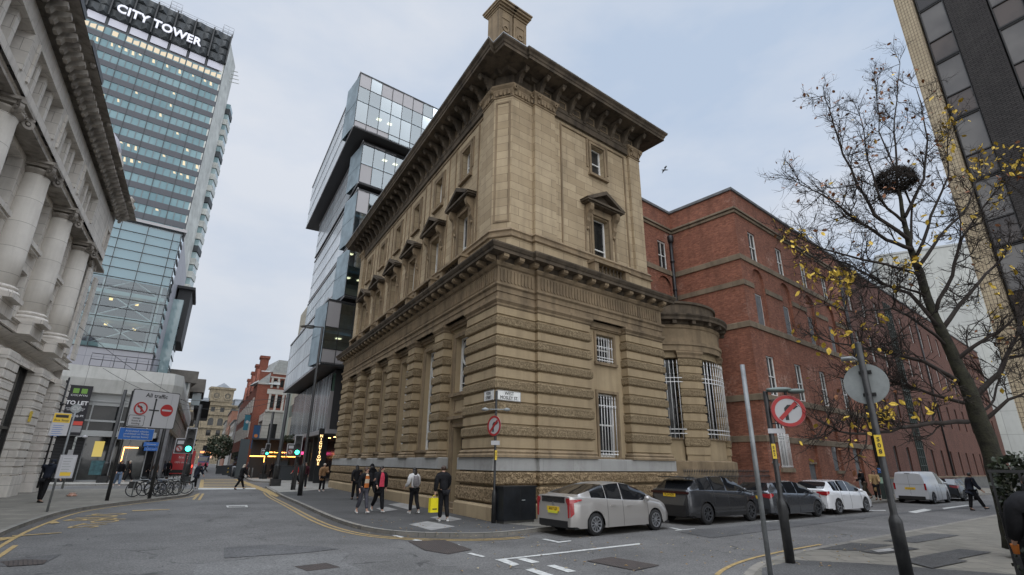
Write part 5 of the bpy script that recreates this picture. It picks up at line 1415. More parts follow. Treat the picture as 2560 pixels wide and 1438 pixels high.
# outward must lie to the right of travel (+b side); path travels towards -a
psweep([(0, 5.75), (.24, 5.8), (.24, 6.0), (.28, 6.05), (.28, 6.2), (.3, 6.25), (.56, 6.35), (.58, 6.45), (.66, 6.56), (.66, 6.62), (.2, 6.86)], M_port, 'street_cornice', False, .0)
psweep([(.0, 6.85), (.12, 6.86), (.12, 7.15), (.18, 7.2), (.1, 7.3), (0, 7.32)], M_port, 'pedestal_course', True)
for x in colx: MB().box(FP, x - .95, x + .95, -.6, .38, 6.86, 7.42).build('column_pedestal', M_port, pal)
# main wall
holes = []
for i in range(8):
 xc = colx[i] - 2.325 if i else None
for i in range(9):
 xc = colx[0] + 2.325 - 4.65 * i
 if i == 0:
  holes += [(-1.75, -.95, 7.4, 9.4), (-1.75, -.95, 10.7, 12.6), (-1.75, -.95, 14.5, 15.7)]; continue
 holes += [(xc - 1.25, xc + 1.25, 7.4, 9.45), (xc - 1.25, xc + 1.25, 10.65, 12.85), (xc - 1.9, xc + 1.9, 14.35, 15.85)]
m = MB(); m.wall(FP, LX, 0, WBp, 6.8, 14.1, [h for h in holes if h[3] < 14], .75)
m.wall(FP, LX, -.4, .1, 14.0, 16.7, [h for h in holes if h[3] > 14], .6); m.quad(FP(-.4, .1, 13.2), FP(-.4, -9, 13.2), FP(-.4, -9, 18), FP(-.4, .1, 18))
m.quad(FP(0, WBp, 0), FP(0, -10, 0), FP(0, -10, 18), FP(0, WBp, 18)); m.build('main_wall', M_port, pal)
m = MB(); m.box(FP, LX, -.1, -10, -1.05, 0, 17.5); m.build('inner_wall', M_dark, pal)
M_wl = glass('dull sash glass', (.03, .032, .033), .06, .5, (.10, .10, .10), .8)
for i in range(0, 8):
 xc = colx[0] + 2.325 - 4.65 * i
 for (hw, z0, z1, n) in (((1.25, 7.4, 9.45, 2), (1.25, 10.65, 12.85, 2), (1.9, 14.35, 15.85, 4)) if i else ((.4, 7.4, 9.4, 1), (.4, 10.7, 12.6, 1), (.4, 14.5, 15.7, 1))):
  if i == 0: xc = -1.35
  WBp = .1 if z0 > 14 else -.35
  m = MB()
  for k in range(1, n):
   a = xc - hw + 2 * hw * k / n; m.box(FP, a - .14, a + .14, WBp - .7, WBp - .12, z0, z1)
  # moulded frame
  m.box(FP, xc - hw - .14, xc - hw, WBp, WBp + .07, z0, z1 + .14); m.box(FP, xc + hw, xc + hw + .14, WBp, WBp + .07, z0, z1 + .14); m.box(FP, xc - hw, xc + hw, WBp, WBp + .072, z1, z1 + .14)
  if z0 < 14: m.box(FP, xc - hw - .2, xc + hw + .2, WBp, WBp + .26, z0 - .2, z0 - .001); m.box(FP, xc - hw - .2, xc + hw + .2, WBp, WBp + .2, z0 - .32, z0 - .201)
  f = m.build('window_surround', M_port, pal)
  m = MB(); m.quad(FP(xc - hw, WBp - .65, z0), FP(xc + hw, WBp - .65, z0), FP(xc + hw, WBp - .65, z1), FP(xc - hw, WBp - .65, z1)); m.build('window', M_wl, pal)
  m = MB()
  for k in range(n):
   a = xc - hw + 2 * hw * (k + .5) / n; w_ = hw / n - .15
   for q in ((a - w_, a - w_ + .05, z0, z1), (a + w_ - .05, a + w_, z0, z1), (a - w_ + .05, a + w_ - .05, (z0 + z1) / 2 - .03, (z0 + z1) / 2 + .03), (a - w_ + .05, a + w_ - .05, z1 - .06, z1), (a - w_ + .05, a + w_ - .05, z0, z0 + .07)): m.box(FP, q[0], q[1], WBp - .64, WBp - .58, q[2], q[3])
  m.build('window_frame', flat('dark sash frame', (.10, .09, .085), .5), pal)
WBp = .1
# giant columns
for i, x in enumerate(colx[:6]):
 m = MB(); cpos = FP(x, -.05, 0)
 m.box(FP, x - .70, x + .70, -.6, .66, 7.42, 7.60)
 m.lathe(cpos, [(.68, 7.6), (.71, 7.66), (.68, 7.74), (.58, 7.78), (.58, 7.82), (.62, 7.86), (.60, 7.92), (.53, 7.96)], 28, 0)
 m.lathe(cpos, [(.52, 7.96), (.52, 9.2), (.505, 10.4), (.475, 11.6), (.445, 12.55), (.46, 12.57), (.46, 12.62), (.44, 12.64)], 28, 1)
 m.lathe(cpos, [(.44, 12.64), (.44, 12.7), (.56, 12.78), (.58, 12.86)], 24, 2)
 m.box(FP, x - .66, x + .66, -.6, .60, 13.08, 13.2, 2)
 for s_ in (-1, 1):
  for bb in (-.52, .52):
   cx_ = x + s_ * .52
   # scrolls turned out at the corners
   Fv = Fr(FP(cx_, -.05 + bb), (FP.d * s_ + FP.n * (1 if bb > 0 else -1)).xy, 1)
   m.ring(Fv, 0, 12.82, .10, .20, -.07, .07, 14, 2); m.disc(Fv, 0, 12.82, .06, -.09, .09, 8, 2); m.box(Fv, -.18, .18, -.07, .07, 12.98, 13.08, 2)
 for k in range(5): m.lathe(FP(x - .3 + .15 * k, .48, 12.86), [(.0, 0), (.06, .03), (.06, .08), (0, .11)], 6, 2)
 m.box(FP, x - .54, x + .54, -.5, .50, 12.96, 13.08, 2)
 m.build('giant_column', [M_port, M_portc, M_portd], pal)
# end pilaster
m = MB(); m.box(FP, -2.9, -2.0, WBp, -.02, 7.45, 12.7); m.box(FP, -.75, -.02, WBp, -.05, 7.45, 12.7)
for a in (-2.9, -2.6, -2.3): m.box(FP, a + .05, a + .2, -.02, .02, 7.6, 12.6)
m.box(FP, -3.05, -1.9, WBp, .1, 12.7, 13.2); m.build('end_pilaster', M_port, pal)
m = MB()
for s_ in (-3.0, -1.95): m.ring(FP, s_, 12.95, .06, .2, .0, .16, 12)
m.build('pilaster_capital', M_portd, pal)
psweep([(-.3, 13.2), (.44, 13.2), (.44, 13.42), (.48, 13.44), (.48, 13.72), (.52, 13.76), (.58, 13.86), (.58, 13.96), (.05, 14.05)], M_port, 'entablature', False, .0, a_end=-.4)
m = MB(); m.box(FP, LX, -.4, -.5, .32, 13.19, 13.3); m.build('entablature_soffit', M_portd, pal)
# attic cornice
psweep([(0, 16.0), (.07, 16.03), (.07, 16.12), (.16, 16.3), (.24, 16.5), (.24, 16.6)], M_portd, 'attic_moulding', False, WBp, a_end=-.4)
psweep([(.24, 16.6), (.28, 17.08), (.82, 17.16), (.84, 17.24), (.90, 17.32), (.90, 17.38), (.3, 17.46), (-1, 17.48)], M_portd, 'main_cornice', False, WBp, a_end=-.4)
for k in range(50):
 a = -.9 - k * .56
 m = MB(); P = [(.26, 16.6), (.26, 17.07), (.78, 17.15), (.80, 16.98), (.66, 16.88), (.46, 16.82), (.38, 16.62)]
 n = len(P); V = [FP(a - .13, WBp + o, z) for o, z in P] + [FP(a + .13, WBp + o, z) for o, z in P]
 m.add(V, [tuple(range(n)), tuple(range(2 * n - 1, n - 1, -1))] + [(i, (i + 1) % n, (i + 1) % n + n, i + n) for i in range(n)])
 m.build('cornice_bracket', M_portd, pal)
for k in range(8):
 a = -2.8 - k * 4.65
 MB().lathe(FP(a, WBp + .88, 17.3), [(0, 0), (.09, .03), (.13, .14), (.09, .26), (0, .3)], 8).build('lion_mask', M_portd, pal)
# black dormers above the eaves, dome beyond
M_slate = flat('black slate', (.02, .021, .023), .45, var=.3)
for k, a in enumerate((-12.4, -17.2, -22.0)):
 m = MB(); m.box(FP, a - 1.5, a + 1.2, -2.6, -.35, 17.6, 20.2); m.box(FP, a - 1.7, a + 1.4, -2.8, 0, 20.2, 20.5)
 for j in range(4): m.box(FP, a - 1.45 + j * .7, a - 1.25 + j * .7, -.35, -.18, 17.8, 20.2)
 m.build('dormer', M_slate, pal)
m = MB(); m.box(FP, LX, -.3, -9, -1.2, 17.4, 18.4); m.build('roof', M_slate, pal)
m = MB(); oc = [FP.xy(-1.7 + 1.7 * math.cos(PI / 8 + PI / 4 * k), -2.0 + 1.7 * math.sin(PI / 8 + PI / 4 * k)) for k in range(8)]
m.prism(oc, 18.0, 20.6); oc2 = [FP.xy(-1.7 + 1.95 * math.cos(PI / 8 + PI / 4 * k), -2.0 + 1.95 * math.sin(PI / 8 + PI / 4 * k)) for k in range(8)]; m.prism(oc2, 20.6, 20.85)
m.build('dome_drum', M_port, pal)
MB().lathe(FP(-1.7, -2.0, 20.85), [(1.65, 0), (1.62, .6), (1.4, 1.2), (1.0, 1.7), (.5, 2.0), (.12, 2.1), (.1, 2.6), (0, 2.7)], 24).build('dome', flat('lead dome', (.42, .40, .43), .5, var=.2), pal)
MB().lathe(FP(-.3, WBp + .5, 17.5), [(.2, 0), (.3, .3), (.42, .6), (.2, .9), (.3, 1.1), (0, 1.4)], 10).build('cornice_urn', M_portd, pal)
# ---- the tall slab tower with the roof sign
TC = Vector((-74.7, 106.4, 0)); FTW = Fr(TC, D2, -1)      # a runs to the right; the tower lies at negative a
cit = thing('high_rise_tower', 'tall slab tower with ribbon windows, dark sculpted crown and white CITY TOWER lettering', 'building', tuple(TC))
M_sp = flat('grey spandrel', (.068, .072, .084), .55, var=.08, scale=.3)
M_teal = glass('teal tower glass', (.10, .20, .23), .05, .6, (.17, .29, .32), .12, spec=.6)
M_lit = glow('lit ceiling strip', (1.0, .80, .48), .75)
M_conc = flat('pale concrete', (.50, .51, .48), .8, var=.25, scale=.35, bump=.3, bscale=2)
M_crown = flat('dark sculpted concrete', (.042, .048, .052), .6, var=.35, scale=.5)
AW = -40.0
m = MB(); m.box(FTW, AW, 0, -14, -.3, 0, 106.5); m.build('core_wall', M_sp, cit)
rt = random.Random(5)
M_teal_l = glass('pale tower glass', (.50, .50, .58), .1, .1, (.55, .55, .62), .3)
for k in range(26):
 zt = 95.2 - 3.36 * k
 if zt < 30: break
 m = MB(); m.box(FTW, AW, 0, -.28, 0, zt - 3.36, zt - 1.95)
 sp_ = m.build('spandrel_band', M_sp, cit)
 m = MB(); wdt = 1.34
 m.quad(FTW(AW, -.12, zt - 1.95), FTW(0, -.12, zt - 1.95), FTW(0, -.12, zt), FTW(AW, -.12, zt)); wbnd = m.build('window_band', M_teal, cit)
 m = MB()
 for j in range(30):
  a = -j * wdt; m.box(FTW, a - .09, a + .05, -.12, -.02, zt - 1.95, zt)
 m.build('mullion', flat('pale mullion', (.13, .16, .17), .4), wbnd)
 m = MB(); pr = {0: .95, 1: .45, 2: .1, 3: .22, 5: .3, 8: .28, 9: .25}.get(k, .05)
 for j in range(30):
  if rt.random() < pr:
   a = -j * wdt - .1
   if k == 0: m.quad(FTW(a, -.105, zt - 1.6), FTW(a - wdt + .3, -.105, zt - 1.6), FTW(a - wdt + .3, -.105, zt - .1 - rt.random() * .6), FTW(a, -.105, zt - .3))
   else:
    w_ = .28 + rt.random() * .2; h_ = .3 + rt.random() * .8
    m.quad(FTW(a - .4, -.105, zt - .2), FTW(a - .4 - w_, -.105, zt - .2), FTW(a - .3 - w_, -.105, zt - .2 - h_), FTW(a - .2, -.105, zt - .2 - h_))
 if m.v: m.build('lit_office', M_lit if k else glow('lit floor', (1.0, .82, .55), .6), wbnd)
for j in range(11): MB().box(FTW, -j * 4.02 - .06, -j * 4.02 + .06, 0, .06, 40, 98).build('vertical_rib', M_crown, cit)
m = MB()
for j in range(10):
 a = -j * 4.02 - .3; m.quad(FTW(a, -.1, 95.9), FTW(a - 3.4, -.1, 95.9), FTW(a - 3.4, -.1, 97.9), FTW(a, -.1, 97.9))
m.build('crown_window', M_teal_l, cit)
# crown: folded relief panels
m = MB()
for j in range(20):
 a0, a1 = -j * 2.01, -(j + 1) * 2.01; am = (a0 + a1) / 2; b_ = .15
 for zz, (z0, z1) in enumerate(((98.0, 100.4), (100.4, 102.6), (102.6, 105.0), (105, 107.2))):
  o = .9 if (j + zz) % 2 == 0 else .45
  m.quad(FTW(a0, b_, z0), FTW(am, b_ + o, z0 + .4), FTW(am, b_ + o * .7, z1 - .3), FTW(a0, b_, z1))
  m.quad(FTW(am, b_ + o, z0 + .4), FTW(a1, b_, z0), FTW(a1, b_, z1), FTW(am, b_ + o * .7, z1 - .3))
  m.quad(FTW(a0, b_, z0), FTW(a1, b_, z0), FTW(am, b_ + o, z0 + .4), FTW(am, b_ + o, z0 + .4))
m.box(FTW, AW, 0, -14, .1, 98, 107.1); m.build('sculpted_crown', M_crown, cit)
for j in range(11): MB().box(FTW, -j * 4.02 - .18, -j * 4.02 + .1, 0.1, 1.0, 97.9, 107.2).build('crown_rib', M_mull, cit)
m = MB()
for z in (107.9, 108.5): m.tube([FTW(AW, -.2, z), FTW(0, -.2, z)], .05, 4)
for j in range(21): m.tube([FTW(-j * 2, -.2, 107.2), FTW(-j * 2, -.2, 108.5)], .04, 4)
for a0 in (-2.2, -14):
 for z in (108, 109, 110): m.tube([FTW(a0, 0, z), FTW(a0 + 2.4, 0, z), FTW(a0 + 2.4, -2.5, z), FTW(a0, -2.5, z), FTW(a0, 0, z)], .06, 4)
 for aa in (a0, a0 + 1.2, a0 + 2.4): m.tube([FTW(aa, 0, 107), FTW(aa, 0, 110)], .06, 4)
m.build('roof_railing', flat('grey steel', (.3, .31, .33), .5), cit)
M_sign = flat('white tower letters', (.70, .70, .76), .4, emit=(.8, .82, .95), es=.25)
tx = text('CITY TOWER', 3.1, M_sign, cit, FTW.M(-14.6, 1.25, 100.4), 'roof_lettering', ext=.12, bold=.09, sx=.88, sp=1.05)
# flank: concrete end wall and the stack of bays
FTs = Fr(TC, (D1.x * math.cos(-.17) - D1.y * math.sin(-.17), D1.x * math.sin(-.17) + D1.y * math.cos(-.17)), -1)
m = MB(); m.box(FTs, 0, 9.5, -10, 0.02, 0, 105.5); m.build('end_wall', M_conc, cit)
for k in range(19):
 z = 93.5 - k * 3.36
 m = MB(); m.box(FTs, 9.9, 14, -.5, 1.0, z - 3.2, z - 1.6, 0); m.box(FTs, 10.1, 13.9, -.5, .85, z - 1.6, z, 1)
 m.build('end_bay', [M_conc if k % 4 else M_crown, glass('bay glass', (.20, .30, .32), .06, .4, (.35, .45, .46), .3)], cit)
m = MB()
for k in range(4): m.box(FTs, 7, 7.2, 0, 2.4 - k * .3, 98.5 + k * 1.2, 98.6 + k * 1.2)
m.build('roof_aerial', M_conc, cit)
# ---- glazed annex in front of the tower
AC = Vector((-46.1, 65.4, 0)); FA = Fr(AC, D2, -1); FAs = Fr(AC, D1, -1)
ann = thing('glazed_annex', 'glass-fronted stair annex with visible cross bracing and grey metal flank below the tall tower', 'building', tuple(AC))
m = MB(); m.box(FA, -12, 0, -12, -4.5, 0, 31.8); m.box(FAs, 2.8, 22, -8, 0, 4, 32.0); m.build('metal_wall', masonry('grey metal panels', (.36, .36, .39), (.33, .33, .36), (.16, .16, .18), 2.6, 1.5, .02, .5, grime=.1, gcol=(.2, .2, .2), bump=.2, off=0), ann)
m = MB(); m.box(FA, -12, 0, -4.5, 0, 8, 14.6); m.build('base_panel', MC['grey metal panels'], ann)
m = MB(); m.quad(FA(-12, 0, 14.6), FA(0, 0, 14.6), FA(0, 0, 31.6), FA(-12, 0, 31.6)); m.quad(FAs(0, 0, 14.6), FAs(2.8, 0, 14.6), FAs(2.8, 0, 31.6), FAs(0, 0, 31.6))
m.build('window_pane', clearglass('pale annex glass', (.66, .78, .80), .10), ann)
m = MB()
for k in range(14): m.box(FA, -12, .06, -.05, .08, 14.6 + k * 1.3, 14.68 + k * 1.3); m.box(FAs, 0, 2.8, -.05, .10, 14.55 + k * 1.3, 14.80 + k * 1.3)
for a in (-.08, -1.0, -3.9, -6.8, -9.8): m.box(FA, a - .04, a + .04, -.05, .06, 14.6, 31.6)
m.build('glazing_frame', M_mull, ann)
m = MB()
for z in (14.8, 18.3, 21.6): m.box(FA, -12, -.3, -4.4, -.3, z, z + .5)
m.build('floor_slab', flat('pale green slab edge', (.42, .52, .50), .6), ann)
m = MB()
for z in (15.2, 18.8, 22.2, 25.6):
 for s_ in (-1, 1): m.tube([FA(-3.9 - s_ * 3, -1.0, z), FA(-3.9 + s_ * 2.6, -1.0, z + 3.2)], .09, 6)
m.tube([FA(-.8, -.5, 14.6), FA(-.8, -.5, 31)], .13, 6); m.tube([FA(-6.9, -.5, 14.6), FA(-6.9, -.5, 31)], .13, 6)
m.build('cross_brace', M_white, ann)
m = MB(); m.box(FA, -12, -.5, -3.05, -3.0, 14.6, 23.5); m.build('inner_wall', M_dark, ann)
m = MB(); m.box(FA, -12, -.2, -.35, -.3, 23.6, 31.5); m.box(FAs, .2, 2.8, -.35, -.3, 23.6, 31.5); m.build('window_blind', flat('pale blue blind', (.46, .60, .66), .7), ann)
for q, (a, z) in enumerate(((-2.8, 17.9), (-3.2, 21.2), (-5.8, 18.1), (-6.0, 21.4), (-2.4, 15.0), (-4.8, 24.6))): MB().box(FA, a, a + .38, -2.0, -1.7, z - .25, z).build('ceiling_lamp', glow('amber lamp', (1, .62, .22), 1.6), ann)
m = MB(); m.box(FA, -12, .4, -12, .4, 31.7, 32.1); m.build('roof_slab', M_gpan, ann)
m = MB(); m.box(FAs, 9, 14.5, 0, 1.3, 8, 24.5); m.build('glass_bay', glass('bay glass', (.2, .3, .32)), ann)
m = MB(); m.box(FAs, 10.5, 19, 0.3, 2.0, 18.5, 26.6); m.box(FAs, 10, 19.5, 0, 2.4, 26.6, 27.0); m.build('dark_canopy_box', M_soff, ann)
m = MB()
for k in range(9): m.box(FAs, 9, 14.6, 1.3, 1.38, 8.5 + k * 1.5, 8.62 + k * 1.5)
m.build('louvre', M_mull, ann)
# ---- department block with white concrete fascia
Qp = G(440, 1203); FQ = Fr(Qp, D2, -1); FQs = Fr(FQ(-1.3, 0), D1, -1)
pod = thing('department_block', 'low modern block with a white concrete fascia band, dark shop level and black letting banner', 'building', tuple(Qp))
M_fas = masonry('white concrete fascia', (.50, .50, .48), (.46, .46, .44), (.22, .22, .21), 2.6, 50, .02, grime=.35, gcol=(.25, .25, .23), bump=.2)
m = MB(); m.sweep([FQ.xy(-20, -.6), FQ.xy(-20, 0), FQ.xy(-1.9, 0), FQ.xy(-1.2, -.9), FQs.xy(52, -.9 + .9)], [(.0, 6.8), (.25, 6.9), (.35, 8.0), (.2, 9.0), (-1.5, 9.1)]); m.build('fascia', M_fas, pod)
m = MB(); m.box(FQ, -20, -2.2, -.35, -.05, 5.9, 6.8, 0); m.box(FQ, -20, -2.2, -.2, .05, 4.6, 4.75); m.box(FQ, -20, -2.2, -.3, .02, 6.2, 6.3); m.box(FQ, -20, -2.2, -.1, .3, 3.45, 3.9)
for a in range(-19, -2, 2): m.box(FQ, a, a + .1, -.3, .0, 3.9, 6.8)
m.build('window_rail', flat('light grey metal', (.35, .36, .36), .5), pod)
m = MB(); m.quad(FQ(-20, -.25, 3.5), FQ(-2, -.25, 3.5), FQ(-2, -.25, 6.9), FQ(-20, -.25, 6.9)); m.build('window', M_pane, pod)
m = MB(); m.box(FQ, -20, -6.9, -.5, 0, 0, 3.45); m.build('shop_wall', masonry('black ribbed shop wall', (.03, .03, .032), (.025, .025, .027), (.01, .01, .01), 50, .22, .02, grime=.1, bump=.6), pod)
m = MB(); m.box(FQ, -20, -2, -8, -.6, 0, 8.9); m.prism([FQ.xy(-20, -.6), FQ.xy(-1.9, -.6), FQs.xy(52, -1.4), FQs.xy(52, -14), FQ.xy(-20, -14)], 6.9, 8.9); m.build('inner_wall', M_dark, pod)
m = MB(); m.box(FQ, -6.85, -2.6, -.55, -.45, 0.1, 3.45); f = m.build('shop_window', M_shop, pod)
m = MB()
for a in (-6.88, -4.9, -3.9, -2.6): m.box(FQ, a, a + .08, -.46, -.36, 0.05, 3.4)
m.box(FQ, -6.9, -2.5, -.46, -.34, .0, .12); m.build('shop_frame', flat('steel frame', (.25, .26, .27), .4), pod)
m = MB(); m.box(FQ, -6.2, -5.55, -.44, -.4, 1.9, 3.1); m.build('lit_shop_panel', glow('yellow shop light', (.95, .72, .15), .45), pod)
m = MB(); m.box(FQ, -4.2, -4.14, -.34, -.30, .4, 2.7); m.box(FQ, -4.14, -3.2, -.34, -.3, 2.62, 2.7); m.build('lit_edge', glow('orange tube', (1, .45, .12), 5), pod)
m = MB(); m.box(FQ, -6.1, -5.2, -.44, -.42, .5, 1.6); m.build('shop_poster', flat('teal poster', (.05, .13, .15), .5, var=.5, scale=4), pod)
for a in (-2.0,): m = MB(); m.box(FQ, a, a + .7, -.6, .1, 0, 6.8); m.build('corner_column', flat('grey stone column', (.16, .16, .17), .6, var=.2), pod)
# street side: relief panels over a dark arcade
m = MB(); m.box(FQs, 1.0, 52, -.8, -.05, 4.3, 6.5); m.build('relief_panel', masonry('relief concrete', (.36, .33, .28), (.26, .24, .2), (.1, .09, .08), .5, 1.1, .05, grime=.5, gcol=(.1, .09, .08), bump=1), pod)
m = MB(); m.box(FQs, 1, 52, -.6, .1, 6.5, 6.8); m.box(FQs, 1, 52, -.6, .1, 4.0, 4.3); m.build('ledge', M_band, pod)
m = MB(); m.box(FQs, 1, 52, -.9, -.4, 0, 4.0); m.build('arcade_glazing', M_shop, pod)
for k in range(8): m = MB(); m.box(FQs, 1.5 + k * 6.4, 2.2 + k * 6.4, -.4, .05, 0, 4.0); m.build('arcade_pier', flat('grey stone column', (.16, .16, .17)), pod)
m = MB()
for z in (9.3, 9.9, 10.4):
 m.tube([FQ(-8, -2, z), FQ(-3, -2, z)], .03, 4)
for k in range(7): m.tube([FQ(-8 + k * .83, -2, 9), FQ(-8 + k * .83, -2.6, 10.4)], .03, 4)
m.build('roof_railing', M_pipe, pod)
ban = thing('letting_banner', 'tall black banner with green squares reading Colwyn To Let on the department block', 'banner', tuple(FQ(-8, .1, 3.5)))
Fb = FQ; a0, a1 = -8.75, -7.25
m = MB(); m.box(Fb, a0, a1, .30, .36, 3.5, 7.35); m.build('banner_sheet', flat('black vinyl', (.012, .011, .016), .5), ban)
gm = flat('banner green', (.16, .32, .06), .5)
for q in ((a0 + .3, a0 + .68), (a1 - .68, a1 - .3)): MB().box(Fb, q[0], q[1], .36, .37, 6.72, 7.1).build('green_square', gm, ban)
wv = flat('white vinyl', (.7, .7, .72), .5)
text('COLWYN', .2, wv, ban, Fb.M(-8, .372, 6.55), sx=1.2); text('TO LET', .42, wv, ban, Fb.M(-8, .372, 5.95), bold=.012)
text('FITTED WORKSPACE\n4TH FLOOR SUITE', .13, wv, ban, Fb.M(-8, .372, 5.45)); text('5,000 SQ. FT.', .2, wv, ban, Fb.M(-7.9, .372, 4.95), bold=.005)
m = MB(); m.box(Fb, -7.95, -7.3, .36, .372, 4.25, 4.55); m.build('red_panel', flat('red vinyl', (.6, .07, .05), .5), ban)
m = MB(); m.box(Fb, -7.95, -7.3, .36, .372, 3.7, 4.2); m.build('white_panel', flat('grey vinyl', (.25, .25, .26), .5), ban)
# ---- far left concrete block and the Victorian warehouse closing the street
bru = thing('concrete_block', 'brown-grey brutalist concrete block with deep projecting upper storeys far up the left side', 'building', tuple(FL(84, 13)))
FU = Fr(FL(88, 11.0), D2, -1); FUs = Fr(FL(88, 11.0), D1, -1)
M_bru = flat('brown concrete', (.17, .155, .135), .85, var=.25, scale=.8, bump=.3, bscale=4)
m = MB(); m.box(FU, -16, 0, -14, 0, 14.2, 16.2); m.box(FU, -16, -.6, -14, -1.2, 8.5, 14.2); m.box(FUs, 8, 22, -12, 1.2, 13.6, 16.0); m.box(FUs, 8, 30, -12, .3, 8.6, 10.0); m.box(FUs, 3, 40, -12, -1, 0, 8.6); m.build('concrete_frame', M_bru, bru)
m = MB(); m.box(FU, -16, -1.0, -1.3, -.5, 10.4, 14.2); m.build('window_band', glass('grey pane', (.06, .08, .08), .1, .5, (.18, .22, .22), .5), bru)
for k in range(8): m = MB(); m.box(FU, -1.2 - k * 2, -.9 - k * 2, -1.3, -.2, 8.5, 14.2); m.build('concrete_fin', flat('pale concrete', (.36, .37, .35)), bru)
m = MB(); m.box(FUs, 9, 21, -.5, .9, 11.3, 13.6); m.build('window', glass('bluish pane', (.12, .18, .2), .1), bru)
m = MB(); m.extr(FUs, [(12, 12.4), (26, 12.4), (26, 9.6), (17, 9.6)], 0, 2.6); m.build('dark_canopy', M_soff, bru)
Ep = bear(500, 1150) * 300; FE = Fr((Ep.x, Ep.y, 0), D2, -1)
vic = thing('victorian_warehouse', 'honey stone Victorian warehouse with a square turret and two round windows closing the street', 'building', (Ep.x, Ep.y, 0))
M_vic = masonry('warm weathered stone', (.34, .285, .20), (.27, .225, .155), (.13, .11, .08), 2, .6, .03, grime=.8, gcol=(.085, .072, .055), bump=.3)
m = MB(); hol = []
for a in (-9.5, -5.5, 1.2, 5.4, 10.5, 14.5, 18.5):
 hol += [(a - 1, a + 1, 5.5, 8.5), (a - 1, a + 1, 13.0, 15.8), (a - .9, a + .9, 24.6, 26.8)]
m.wall(FE, -18, 34, 0, 0, 28, [h for h in hol] , .6)
m.box(FE, -1, 9.2, -6, .5, 28, 35.6); m.build('wall', M_vic, vic)
m = MB()
for z in (11.0, 16.6, 23.0, 27.6): m.box(FE, -18, 34, 0, .8, z, z + .55)
m.box(FE, -1.6, 9.8, -6, 1.1, 35.6, 36.6); m.box(FE, -1.3, 9.5, 0, .9, 29.4, 29.8); m.build('string_course', M_vic, vic)
for a in (-9.5, -5.5, 1.2, 5.4, 10.5, 14.5, 18.5):
 m = MB()
 pts = [(a - 1.2, 18), (a + 1.2, 18)] + [(a + 1.2 * math.cos(PI * k / 10), 20.4 + 1.2 * math.sin(PI * k / 10)) for k in range(11)]
 m.extr(FE, pts, .02, .1); m.build('arched_window', M_pane, vic)
m = MB(); m.box(FE, -18, 34, -.7, -.6, 0, 27.5); m.build('window', M_pane, vic)
for a in (1.6, 6.6):
 m = MB(); m.disc(FE, a, 32.4, 1.5, .5, .58, 20, 1); m.ring(FE, a, 32.4, 1.4, 1.9, .5, .75, 24, 0)
 for k in range(6):
  t = PI * k / 6; m.extr(FE, [(a + math.cos(t) * 1.4 - math.sin(t) * .09, 32.4 + math.sin(t) * 1.4 + math.cos(t) * .09), (a + math.cos(t) * 1.4 + math.sin(t) * .09, 32.4 + math.sin(t) * 1.4 - math.cos(t) * .09), (a - math.cos(t) * 1.4 + math.sin(t) * .09, 32.4 - math.sin(t) * 1.4 - math.cos(t) * .09), (a - math.cos(t) * 1.4 - math.sin(t) * .09, 32.4 - math.sin(t) * 1.4 + math.cos(t) * .09)], .58, .66, 0)
 m.build('round_window', [M_vic, M_pane], vic)
m = MB(); m.extr(FE, [(0.5, 36.6), (7.5, 36.6), (4, 39)], -5, 0); m.box(FE, 10.5, 34, -8, -.4, 28.1, 31.5); m.box(FE, -8, -1.2, -8, -.4, 28.1, 31); m.build('roof', flat('grey glazed roof', (.26, .29, .33), .4, var=.2, scale=.3), vic)
for a in (1.0, 6.0):
 m = MB(); m.ring(FE, a, 2.6, 1.5, 2.0, .05, .3, 16, t0=0, t1=PI); m.build('lit_arch', glow('lit arch', (1, .55, .35), .8), vic)
